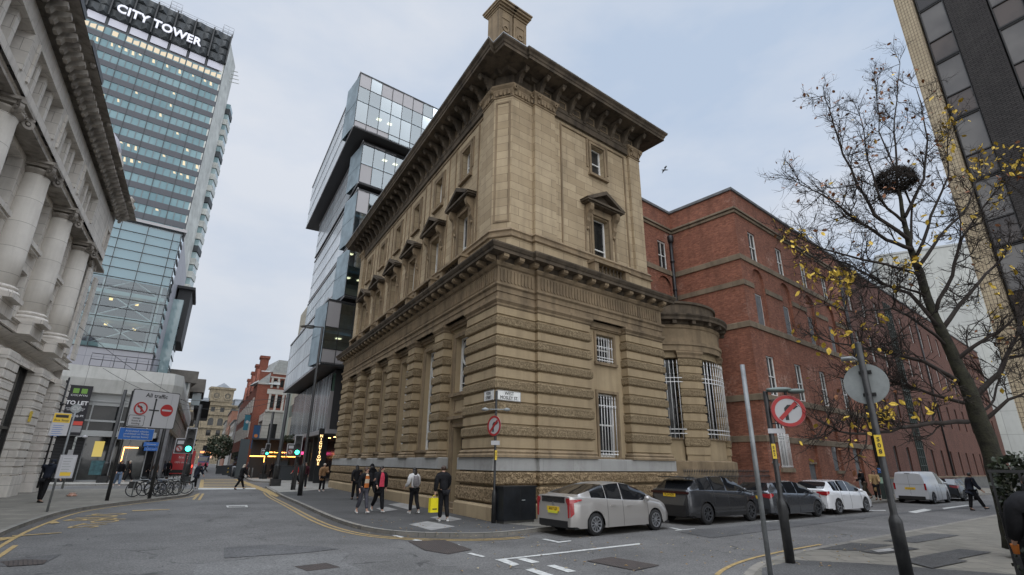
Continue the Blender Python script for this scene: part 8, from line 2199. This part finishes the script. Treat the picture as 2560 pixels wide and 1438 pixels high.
# --- traffic lights
M_grn = glow('green signal', (.05, 1.0, .62), 4.5)
def signal(px, py, ly, label, r_=.055, off=0.0, extra=True, turnd=0, green=True, poleH=None, sc=1.0, left_turn=True):
 P0 = G(px, py); zl = zat(P0, ly)
 t, P, H = pole(px, py, 0, 'traffic_light', label, 'traffic light', r_, H=zl + .55 * sc, thick=(r_ * 1.35, .9))
 F = face_to(P, turnd); k = 1 if (F.M()[0][0] * F.d.x + F.M()[1][0] * F.d.y) > 0 else -1
 F = Fr((F.o.x + F.n.x * .12, F.o.y + F.n.y * .12, 0), F.d, F.side)
 s = sc; zb_ = zl - .16 * s; zt_ = zl + .78 * s
 m = MB()
 out_ = [(k * -.14 * s, zb_), (k * .16 * s, zb_), (k * .16 * s, zt_), (k * -.14 * s, zt_), (k * -.14 * s, zl + .36 * s), (k * -.44 * s, zl + .36 * s), (k * -.44 * s, zb_)] if extra else [(k * -.15 * s, zb_), (k * .15 * s, zb_), (k * .15 * s, zt_), (k * -.15 * s, zt_)]
 big = [(x + math.copysign(.035, x) * s, z + (.035 * s if z > zl + .3 * s else -.035 * s)) for x, z in out_]
 m.extr(F, big, -.02, -.005); m.build('backing_border', M_bpl, t)
 m = MB(); m.extr(F, out_, -.004, .06); m.build('signal_head', M_black, t)
 for i, (zz, mm) in enumerate(((zl, M_grn if green else M_ink), (zl + .31 * s, M_ink), (zl + .62 * s, M_ink))):
  m = MB(); m.disc(F, k * .01, zz, .10 * s, .06, .075, 20); m.build('lens', mm, t)
  m = MB(); m.ring(F, k * .01, zz, .105 * s, .12 * s, .06, .20, 14, t0=0, t1=PI); m.build('visor', M_black, t)
 if extra:
  turn_sign(t, Fr((F.o.x + F.n.x * .06, F.o.y + F.n.y * .06, 0), F.d, F.side), -k * .30 * s, zl, .12 * s, left=left_turn)
  m = MB(); bx(m, F, -k * .40 * s, -k * .18 * s, .06, .066, zl + .17 * s, zl + .30 * s); m.build('exception_plate', M_bpl, t)
 return t
signal(449, 1223, 1122, 'traffic light showing green at the tip of the left island', sc=1.6)
signal(459, 1206, 1126, 'side-on dark traffic light just behind the green one at the left island', turnd=75, extra=False, green=False, sc=1.2)
signal(729, 1225, 1131, 'traffic light showing green beside the tall lamp at the far corner of the bank', sc=1.35)
signal(657, 1197.5, 1134, 'small distant traffic light showing green below the blue banner', sc=1.2)
MB_ = MB(); P = G(735, 1224.5); t = thing('dark_post', 'plain dark square post beside the right traffic light', 'post', tuple(P)); m = MB(); m.box(Fr((P.x, P.y, 0), D1, 1), -.07, .07, -.07, .07, 0, 1.5); m.build('post', M_black, t); m = MB(); m.box(Fr((P.x, P.y, 0), D1, 1), -.09, .09, -.09, .09, 1.5, 1.56); m.build('cap', M_black, t)
# --- black utility cabinet
Pc = G(1258, 1311); Pd = G(1340, 1305); Fc = Fr((Pc.x, Pc.y, 0), (Pd - Pc).xy, -1)
if Fc.n.dot(-Pc) < 0: Fc = Fr((Pc.x, Pc.y, 0), (Pd - Pc).xy, 1)
wC = (Pd - Pc).length; t = thing('utility_cabinet', 'black street cabinet against the rock-faced wall next to the corner pole', 'cabinet', tuple(Pc)); M_cab = flat('black cabinet paint', (.012, .014, .017), .35, var=.4, scale=3)
zc = zat(Pc, 1216)
m = MB(); m.box(Fc, 0, wC, -.45, 0, .08, zc - .05); m.build('cabinet_body', M_cab, t)
m = MB(); m.box(Fc, -.03, wC + .03, -.48, .03, zc - .05, zc); m.build('lid', M_cab, t); m = MB(); m.box(Fc, .05, wC - .05, -.4, -.04, 0, .08); m.build('plinth', M_plinthg, t)
m = MB(); m.box(Fc, wC / 2 - .004, wC / 2 + .004, 0, .006, .12, zc - .08); m.box(Fc, .04, wC - .04, 0, .004, zc - .1, zc - .09); m.build('door_seam', M_ink, t); m = MB(); m.box(Fc, wC / 2 + .06, wC / 2 + .2, 0, .02, zc * .6, zc * .6 + .025); m.build('handle', M_sback, t)
# --- iron railing before the bow and the brick return
t = thing('iron_railing', 'spiked black iron railing on the pavement in front of the curved bow', 'railing', tuple(FR(10.2, .2)))
m = MB(); a1_ = 18.2; n = 62; bb = .45
for k in range(n):
 a = 10.1 + (a1_ - 10.1) * k / (n - 1); m.tube([FR(a, bb, 0), FR(a, bb, 1.48)], .012, 4); m.lathe(FR(a, bb, 1.48), [(.012, 0), (.028, .06), (0, .17)], 5)
m.build('railing_bars', M_black, t)
for z in (.18, 1.3): m = MB(); m.box(FR, 10.05, a1_, bb - .02, bb + .02, z, z + .04); m.build('rail', M_black, t)
# --- parking meter
P = G(2214, 1248); t = thing('parking_meter', 'dark green parking ticket machine with a blue P sign beside the brown brick wall', 'parking meter', tuple(P)); F = face_to(P); m = MB(); m.box(F, -.17, .17, -.15, .15, 0, 1.45); m.box(F, -.14, .14, -.1, .12, 1.45, 1.85); m.build('machine_body', flat('dark green paint', (.012, .025, .022), .4), t)
m = MB(); m.box(F, -.10, .10, .12, .13, 1.5, 1.78); m.build('blue_panel', M_blue, t); text('P', .2, M_bpl, t, F.M(0, .135, 1.64)); m = MB(); m.box(F, -.1, .1, .15, .16, .9, 1.25); m.build('instruction_panel', flat('pale green panel', (.3, .45, .35)), t)
# --- thin grey post before the brick
pole(1968, 1230, 1075, 'bare_pole', 'short thin grey post in front of the red brick wall', 'post', .035, mat_=M_galv)
pole(2515, 1172, 962, 'street_lamp', 'slim dark lamp post at the far end of the brown brick block', 'street lamp', .07, H=9)
# --- bicycles and hoops
def hoop(P, F, label):
 t = tag(MB().tube([F(-.35, 0, 0), F(-.35, 0, .55), F(-.30, 0, .72), F(-.15, 0, .80), F(.15, 0, .80), F(.30, 0, .72), F(.35, 0, .55), F(.35, 0, 0)], .026, 8).build('cycle_stand', M_galv, None), label, 'cycle stand', 'cycle stands on the left island'); return t
M_fr = [flat('black frame paint', (.015, .015, .017), .35), flat('dark blue frame paint', (.02, .04, .08), .35), flat('silver frame paint', (.4, .4, .42), .3, metal=.5)]
def bicycle(P, ang, label, fm, basket=False):
 t = thing('bicycle', label, 'bicycle', (0, 0, 0), 'bicycles locked on the left island'); F = ID; R_ = .34
 for wx, nm in ((-.52, 'wheel'), (.52, 'wheel')):
  Fw = Fr((wx, 0, R_), (1, 0), 1); m = MB(); m.ring(Fw, 0, 0, R_ - .035, R_, -.02, .02, 30); w_ = m.build('wheel', M_tyre, t)
  m = MB(); m.ring(Fw, 0, 0, R_ - .05, R_ - .036, -.012, .012, 30); m.disc(Fw, 0, 0, .03, -.05, .05, 8); m.build('rim', M_alloy, w_)
  m = MB()
  for k in range(14): a = 2 * PI * k / 14; m.tube([Fw(0, .01 * (-1) ** k, 0), Fw((R_ - .05) * math.cos(a), 0, (R_ - .05) * math.sin(a))], .0025, 3)
  m.build('spokes', M_alloy, w_)
  m = MB(); m.ring(Fw, 0, 0, R_ + .01, R_ + .02, -.03, .03, 14, t0=.5 if wx < 0 else .9, t1=2.6); m.build('mudguard', M_black, t)
 bb = (-.06, 0, .28); st = (-.2, 0, .78); hd = (.36, 0, .80); hd2 = (.40, 0, .66)
 m = MB()
 for a, b in ((bb, st), (bb, hd2), ((-.18, 0, .72), hd), ((-.52, 0, .34), bb), ((-.52, 0, .34), (-.18, 0, .72)), (hd, hd2)): m.tube([a, b], .018, 6)
 for s_ in (-.05, .05): m.tube([hd2, (.43, s_, .58), (.52, s_, .34)], .012, 5)
 m.build('frame', fm, t)
 m = MB(); m.tube([st, (-.22, 0, .88)], .014, 6); m.loft([[(-.36 + u * .28, .07 * (1 - u) * math.cos(2 * PI * j / 8) + .012 * math.cos(2 * PI * j / 8), .90 + .02 * math.sin(2 * PI * j / 8)) for j in range(8)] for u in (0, .3, .7, 1)]); m.build('saddle', M_black, t)
 m = MB(); m.tube([hd, (.34, 0, .95)], .014, 6); m.tube([(.30, -.28, .98), (.36, -.2, .98), (.38, 0, .97), (.36, .2, .98), (.30, .28, .98)], .012, 6); m.build('handlebar', M_black, t)
 m = MB(); m.ring(Fr((bb[0], 0, bb[2]), (1, 0), 1), 0, 0, .06, .09, -.05, -.04, 16); m.tube([bb, (.05, -.08, .16)], .01, 5); m.tube([bb, (-.17, .08, .40)], .01, 5); m.build('crank', M_alloyd, t)
 if basket: m = MB(); m.box(ID, -.75, -.42, -.2, -.08, .42, .72); m.build('pannier', M_black, t)
 t.location = P; t.rotation_euler = (rad(4), 0, ang)
bikesp = [(362, 1242, .05, 'bicycle with black pannier nearest the kerb, left end of the rack', 0, True), (384, 1240, 2.9, 'dark blue bicycle second from the left in the rack', 1, False), (404, 1239, .4, 'silver framed bicycle in the middle of the rack', 2, False), (418, 1238, .75, 'black bicycle fourth from the left, front wheel turned to the road', 0, False), (434, 1235, .35, 'black bicycle at the right end of the rack', 0, False)]
for x, y, a, lb, c, bk in bikesp: bicycle(G(x, y), yaw(D2) + a - .2, lb, M_fr[c], bk)
for i, (x, y) in enumerate(((350, 1243), (394, 1241), (424, 1239))): hoop(None, Fr(tuple(G(x, y)), (D2.x, D2.y), 1), ['steel cycle stand hoop at the left end of the rack', 'steel cycle stand hoop between the middle bicycles', 'steel cycle stand hoop at the right end of the rack'][i])
# --- far street clutter
M_plb = flat('planter black', (.025, .03, .035), .6)
for i, (x, y, w_, h, lb) in enumerate(((697, 1199, 1.2, 1.7, 'tall dark planter box left of the lit kiosk'), (722, 1201, 2.2, 1.3, 'wide dark planter box under the orange lit frame'), (553, 1185, 1.4, 1.0, 'dark planter box far up the street'), (572, 1188, 1.6, 1.1, 'dark planter box numbered 2 in yellow'), (588, 1191, 1.6, 1.0, 'dark planter box nearest the black and silver bin'))):
 P = G(x, y); F = face_to(P); t = thing('planter_box', lb, 'planter', tuple(P), 'dark planter boxes'); m = MB(); m.box(F, -w_ / 2, w_ / 2, -.6, 0, 0, h); m.build('box', M_plb, t); m = MB(); m.box(F, -w_ / 2 - .04, w_ / 2 + .04, -.64, .04, h, h + .06); m.build('rim', M_black, t)
 if '2' in lb: text('2', .8, M_ylw, t, F.M(.1, .005, .55))
P = G(612, 1196); F = face_to(P); t = thing('information_totem', 'tall flat dark information totem on the far pavement', 'totem', tuple(P)); m = MB(); m.box(F, .1, 1.0, -.12, 0, 0, 3.9); m.build('totem_panel', flat('slate totem', (.05, .065, .075), .4), t); m = MB(); m.box(F, .05, 1.05, -.16, .04, 0, .12); m.build('base', M_black, t)
for i, (x, y) in enumerate(((619, 1195), (628, 1196), (578, 1193))): P = G(x, y); t = thing('bollard', ['steel bollard left of the pair beside the totem', 'steel bollard right of the pair beside the totem', 'lone steel bollard by the planter boxes'][i], 'bollard', tuple(P), 'steel bollards'); MB().lathe(P, [(.06, 0), (.06, 1.0), (.03, 1.04)], 10).build('post', M_galv, t)
P = G(583, 1192); t = thing('litter_bin', 'black and silver litter bin up the right pavement', 'bin', tuple(P)); MB().lathe(P, [(.3, 0), (.3, .95)], 14).build('bin_body', M_plb, t); MB().lathe(P, [(.32, .95), (.32, 1.05), (.2, 1.12)], 14).build('lid', M_galv, t)
# lit kiosk frames
t = thing('lit_kiosk', 'dark kiosk outlined with orange neon tubes behind the planter boxes', 'kiosk', tuple(G(712, 1196)))
P = G(706, 1196); F = face_to(P); gmk = glow('orange neon tube', (1.0, .42, .08), 5)
m = MB(); m.box(F, -1.9, 3.6, -2.6, -2.2, 0, 3.9); m.box(F, -1.9, 3.6, -2.6, 0, 3.9, 4.05); m.build('kiosk_body', M_plb, t)
zk = zat(P, 1143); zk2 = zat(P, 1133)
for q in ((-1.4, 3.5, zk, zk + .1), (-1.0, 2.1, zk2, zk2 + .1), (1.95, 2.1, 1.6, zk2), (-1.15, -1.05, 2.2, zk)): m = MB(); m.box(F, q[0], q[1], .02, .1, q[2], q[3]); m.build('neon_tube', gmk, t)
m = MB(); m.box(F, -1.9, 0.2, -.6, -.5, 2.45, 2.75); m.build('pink_sign', glow('pink sign', (1, .08, .3), 1.5), t)
# blue vertical banners, roundel sign
for i, (px0, px1, py0, py1, s_, n_, lb) in enumerate(((645, 655, 1090, 1135, 60.5, 2.6, 'long blue vertical banner low on the pale stone shop'), (621, 630, 1045, 1075, 72, 3.2, 'short teal hanging banner on the red brick gabled building'))):
 Fb3 = Fr(FL(s_, n_), D2, -1); z0 = (3.2, 6.0)[i]; t = thing('hanging_banner', lb, 'banner', tuple(Fb3(0, 0, z0)), 'blue hanging banners'); m = MB(); m.box(Fb3, -.4, .4, -.03, 0, z0, z0 + (2.9, 2.2)[i]); m.build('banner_sheet', flat('banner blue %d' % i, ((.02, .07, .16), (.03, .16, .22))[i], .6), t); m = MB(); m.disc(Fb3, 0, z0 + (1.6, 1.2)[i], .22, 0, .01, 16); m.build('round_emblem', (flat('banner orange', (.6, .2, .05)), M_bpl)[i], t); m = MB(); m.box(Fb3, -.5, 1.4, -.06, -.03, z0 + (2.9, 2.2)[i], z0 + (2.96, 2.26)[i]); m.build('bracket', M_black, t)
# a gull over the bow
P = ray(1662, 425) * 40 + Vector((0, 0, CH)); t = tag(MB().loft([[P + Vector((-.25 + .5 * u, 0, 0)) + Vector((0, .05 * math.cos(2 * PI * j / 8), .05 * math.sin(2 * PI * j / 8))) * math.sin(PI * (.08 + .84 * u)) for j in range(8)] for u in (0, .25, .5, .75, 1)]).add([P, P + Vector((.1, -.25, .14)), P + Vector((-.05, -.55, .02)), P + Vector((-.1, -.2, .08))], [(0, 1, 2, 3)]).add([P, P + Vector((.1, .25, .14)), P + Vector((-.05, .55, .02)), P + Vector((-.1, .2, .08))], [(0, 1, 2, 3)]).build('bird', flat('dark plumage', (.05, .05, .05)), None), 'small dark bird in flight above the sandstone bow', 'bird')
# ================================================================ trees, hedge, railing at the right
M_irn = flat('black iron', (.007, .007, .008), .5)
M_bark = flat('mossy bark', (.014, .012, .009), .95, var=.5, scale=6, noisecol=(.034, .033, .018), bump=1.0, bscale=18)
M_twig = flat('twig bark', (.020, .014, .011), .9, var=.3, scale=5)
M_ly = flat('yellow leaf', (.62, .40, .04), .6, var=.35, scale=6, noisecol=(.75, .52, .06)); M_lb = flat('brown leaf', (.16, .055, .025), .7, var=.4, scale=6, noisecol=(.30, .12, .04))
def at(px, py, Y):
 r_ = ray(px, py); k = Y / r_.y; return Vector((r_.x * k, Y, CH + r_.z * k))
rt = random.Random(21)
YT = 12.0; TS = 12 / 8.7
tree = thing('street_tree', 'nearly bare street tree with yellow and brown leaves and a big nest, at the right', 'tree', tuple(at(2548, 1369, YT)))
tr = [(2549, 1374, 0), (2524, 1290, 0), (2489, 1170, 0), (2466, 1095, 0), (2414, 955, 0), (2365, 852, .05), (2328, 770, .05), (2298, 680, .1), (2272, 610, .1), (2258, 545, .1), (2248, 480, .1)]
trp = [at(x, y, YT + dy) for x, y, dy in tr]; trr = [v * TS for v in (.19, .155, .14, .13, .11, .09, .075, .062, .05, .04, .03)]
def jag(P, n, amp):
 out = []
 for a, b in zip(P, P[1:]):
  for k in range(n): out.append(a.lerp(b, k / n) + Vector([rt.uniform(-amp, amp) for _ in range(3)]))
 return out + [P[-1]]
m = MB(); tp = jag(trp, 3, .012); trR = [lerp_tab(list(enumerate(trr)), i / 3) * rt.uniform(.94, 1.06) for i in range(len(tp))]
m.tube(tp, trR, 12); m.build('trunk', M_bark, tree)
limbs = [
 ([(2420, 1055), (2330, 1058), (2250, 1072), (2170, 1085), (2100, 1080), (2060, 1060)], .05, -.9), ([(2410, 1010), (2330, 985), (2260, 960), (2190, 945), (2130, 950)], .04, .5),
 ([(2395, 950), (2310, 905), (2230, 880), (2150, 868), (2060, 850)], .05, -.5), ([(2345, 815), (2275, 735), (2200, 705), (2120, 660), (2050, 640)], .05, .6),
 ([(2425, 1000), (2500, 930), (2545, 830), (2580, 700)], .07, .2), ([(2450, 1060), (2520, 1000), (2600, 965)], .05, -.4), ([(2385, 905), (2440, 860), (2520, 815), (2570, 740)], .05, -.6),
 ([(2350, 830), (2420, 735), (2490, 660), (2560, 560)], .055, .5), ([(2335, 780), (2380, 690), (2400, 600), (2460, 510), (2540, 430)], .045, -.7), ([(2295, 670), (2350, 590), (2420, 520), (2450, 430)], .045, .5),
 ([(2280, 625), (2220, 600), (2150, 555), (2080, 500), (2000, 460)], .05, -.3), ([(2270, 600), (2190, 540), (2140, 460), (2095, 350), (2060, 240)], .05, .4), ([(2300, 690), (2210, 660), (2120, 640), (2030, 610), (1990, 590)], .035, -.6), ([(2262, 560), (2200, 500), (2170, 400), (2150, 290)], .035, -.2),
 ([(2248, 490), (2240, 400), (2235, 300), (2250, 160)], .032, .1), ([(2262, 540), (2310, 450), (2320, 350), (2290, 220)], .04, .3), ([(2290, 640), (2330, 540), (2370, 440), (2370, 330)], .04, -.4), ([(2320, 740), (2250, 715), (2170, 720), (2080, 700)], .03, .8), ([(2280, 620), (2280, 520), (2200, 330), (2190, 220)], .03, .5), ([(2360, 860), (2290, 800), (2230, 770), (2140, 780), (2060, 760)], .035, -.8), ([(2440, 1050), (2480, 1000), (2520, 900), (2600, 880)], .03, .8)]
crown = MB(); leafpos = []
def twig(p, d, L_, r_, lvl):
 n = 4; P = [p]; q = p.copy(); dd = d.normalized()
 for k in range(n):
  dd = (dd + Vector([rt.uniform(-.28, .28) for _ in range(3)]) + Vector((0, 0, .07))).normalized(); q = q + dd * L_ / n; P.append(q.copy())
 crown.tube(P, [r_ * (1 - .6 * k / n) for k in range(n + 1)], 4 if lvl > 0 else 5, sm=False, caps=False)
 if lvl < 3:
  for k in range(1, n + 1):
   for _ in range((2, 2, 2)[lvl] if k < n else 1):
    if rt.random() < .86:
     sd = Vector([rt.uniform(-1, 1) for _ in range(3)]); sd = (dd * .7 + sd * .75); twig(P[k], sd, L_ * rt.uniform(.45, .68), max(.0036, r_ * .58), lvl + 1)
 else: leafpos.append((P[-1], dd))
for pts, r0, dy in limbs:
 n = len(pts); P = [at(x, y, YT + TS * dy * i / (n - 1)) for i, (x, y) in enumerate(pts)]; P = jag(P, 3, .025)
 crown.tube(P, [r0 * TS * .72 * (1 - .85 * i / (len(P) - 1)) + .004 for i in range(len(P))], 7, sm=True)
 for i in range(2, len(P)):
  f = i / len(P); dirn = (P[min(i + 1, len(P) - 1)] - P[i - 1]).normalized()
  for _ in range(2 if i > 3 else 1):
   sd = Vector([rt.uniform(-1, 1) for _ in range(3)]); twig(P[i], dirn * .6 + sd, TS * rt.uniform(.38, .70) * (1 - .25 * f), TS * (r0 * .24 * (1 - .5 * f) + .003), 1)
 twig(P[-1], (P[-1] - P[-3]), .5 * TS, .010, 1)
crown.build('crown', M_twig, tree, recalc=False)
def leafmesh(name, m_, sel, size, par=tree):
 mb = MB()
 for p, d in sel:
  u = Vector([rt.uniform(-1, 1), rt.uniform(-1, 1), rt.uniform(-1.4, .2)]).normalized(); v = u.cross(Vector([rt.uniform(-1, 1) for _ in range(3)])).normalized(); s_ = size * rt.uniform(.5, 1.25); w = u.cross(v)
  c = p + Vector((0, 0, -.02))
  mb.add([c, c + u * s_ * .35 + v * s_ * .3, c + u * s_ * .75 + v * s_ * .28 + w * s_ * .08, c + u * s_ * 1.15, c + u * s_ * .75 - v * s_ * .28 + w * s_ * .1, c + u * s_ * .35 - v * s_ * .3], [(0, 1, 2, 3), (0, 3, 4, 5)])
 o = mb.build(name, m_, par, recalc=False); o['kind'] = 'stuff'; return o
def prj(p):
 q = RM.transposed() @ (p - Vector((0, 0, CH))); return CX + FPX * q.x / -q.z, CY - FPX * q.y / -q.z
yel = []; brn = []
CLU = [(2010, 690), (2075, 760), (2090, 850), (2040, 870), (2120, 880), (1985, 600), (2280, 640), (2270, 610), (2395, 370), (2380, 330), (2450, 420), (2500, 360), (2440, 370), (2540, 400), (2480, 480), (2390, 290), (2330, 560), (2200, 1030), (2150, 1080), (2380, 980), (2100, 700), (2520, 640), (2470, 740), (2310, 1020)]
for p, d in leafpos:
 hgt_ = 5 if prj(p)[1] > 480 else 9
 f = rt.random()
 q_ = prj(p)
 if min((q_[0] - a) ** 2 + (q_[1] - b) ** 2 for a, b in CLU) < 38 ** 2:
  if f < .30: yel.append((p, d))
  continue
 if hgt_ > 6.3:
  if f < .085: brn.append((p, d))
  elif f < .093: yel.append((p, d))
 else:
  if f < .018: yel.append((p, d))
  elif f < .03: brn.append((p, d))
leafmesh('yellow_leaves', M_ly, yel, .125); leafmesh('brown_leaves', M_lb, brn, .11)
# nest
nest = MB(); nc = at(2238, 450, YT + .1);
for k in range(1300):
 a = rt.uniform(0, 2 * PI); ph = rt.uniform(-1, 1); rr = rt.uniform(.5, 1) ** .5
 c = nc + Vector((math.cos(a) * .50 * rr * math.sqrt(1 - ph * ph), math.sin(a) * .46 * rr * math.sqrt(1 - ph * ph), ph * .33 * rr)); t_ = Vector((-math.sin(a), math.cos(a), rt.uniform(-.5, .5))).normalized() + Vector([rt.uniform(-.6, .6) for _ in range(3)]); L_ = rt.uniform(.14, .40)
 nest.tube([c - t_ * L_ / 2, c + Vector((0, 0, .01)), c + t_ * L_ / 2], .005, 3, sm=False, caps=False)
o = nest.build('bird_nest', flat('nest twigs', (.022, .016, .012), .95), None, recalc=False); tag(o, 'large dark twig nest high in the street tree', 'nest')
# ivy hedge and iron railing at the right edge
Pr0 = at(2462, 1400, 6.9); Pr0.z = 0; x_r = at(2468, 1178, 6.9).x
FRL = Fr((x_r, 6.9, 0), (.80, -.60), -1)
if FRL.n.dot(Vector((-1, -1, 0))) < 0: FRL = Fr((x_r, 6.9, 0), (.80, -.60), 1)
rl = thing('ornamental_railing', 'black iron railing panel with circle ornaments at the right edge', 'railing', (x_r, 6.9, 0));
for z in (.12, .95, 1.22, 1.72): MB().box(FRL, 0, 3.2, -.015, .015, z, z + .035).build('rail', M_irn, rl)
for k in range(12):
 a = .02 + k * .27; MB().box(FRL, a - .012, a + .012, -.013, .013, .0, 1.74).build('upright', M_irn, rl)
 m = MB(); m.ring(FRL, a + .135, 1.1, .085, .11, -.012, .012, 18); m.build('circle_ornament', M_irn, rl)
hed = MB()
for k in range(9000):
 a = rt.uniform(.04, 1.7) if k < 7500 else rt.uniform(1.7, 3.4); b = rt.uniform(-.42, -.03); z = rt.uniform(.0, 1.74 + .16 * math.sin(a * 5) + .08 * rt.random())
 if .55 < z < 1.25 and a < .5 and rt.random() < .8: continue
 c = FRL(a, b, z); u = Vector([rt.uniform(-1, 1) for _ in range(3)]).normalized(); v = u.cross(Vector((rt.uniform(-1, 1), rt.uniform(-1, 1), rt.uniform(-1, 1)))).normalized(); s_ = rt.uniform(.03, .06)
 hed.add([c, c + u * s_ + v * s_ * .5, c + u * s_ * 1.7, c + u * s_ - v * s_ * .5], [(0, 1, 2, 3)])
o = hed.build('ivy_hedge', flat('ivy leaf', (.010, .015, .007), .6, var=.6, scale=9, noisecol=(.028, .04, .014)), None, recalc=False); tag(o, 'dark ivy hedge growing behind the iron railing at the right edge', 'hedge')
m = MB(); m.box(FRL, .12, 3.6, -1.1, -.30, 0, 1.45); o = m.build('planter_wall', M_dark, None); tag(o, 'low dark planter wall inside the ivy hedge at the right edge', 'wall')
# distant bushy tree in the long street, greenery over the kiosk
def bush(P, r_, h, label, trunk=1.5, n=1500, name='bushy_tree'):
 t = thing(name, label, 'tree' if trunk > .6 else 'plant', tuple(P)); MB().tube([P, P + Vector((0, 0, trunk + h * .4))], [.14, .08], 6).build('trunk', M_bark, t); mb = MB()
 for k in range(n):
  a = rt.uniform(0, 2 * PI); ph = rt.uniform(-1, 1); rr = rt.uniform(.3, 1) ** .4 * (1 + .2 * math.sin(3 * a + ph * 4)); c = P + Vector((math.cos(a) * r_ * rr * math.sqrt(1 - ph * ph), math.sin(a) * r_ * rr * math.sqrt(1 - ph * ph), trunk + h / 2 + ph * h / 2 * rr))
  u = Vector([rt.uniform(-1, 1) for _ in range(3)]).normalized(); v = u.orthogonal().normalized(); s_ = r_ * .09; mb.add([c - u * s_, c + v * s_ * .6, c + u * s_, c - v * s_ * .6], [(0, 1, 2, 3)])
 mb.build('crown', flat('dark foliage', (.035, .045, .022), .8, var=.5, scale=1.5), t, recalc=False)
bush(FL(125, 4.6), 3.0, 5.0, 'dark green bushy tree far up the right side of the long street', 2.2)
bush(G(694, 1196), 1.0, 1.0, 'low green shrub in the tall dark planter by the kiosk', 1.9, 400, 'planter_shrub'); bush(G(716, 1196), 1.3, .9, 'low green shrub above the orange lit frame', 3.6, 400, 'planter_shrub')
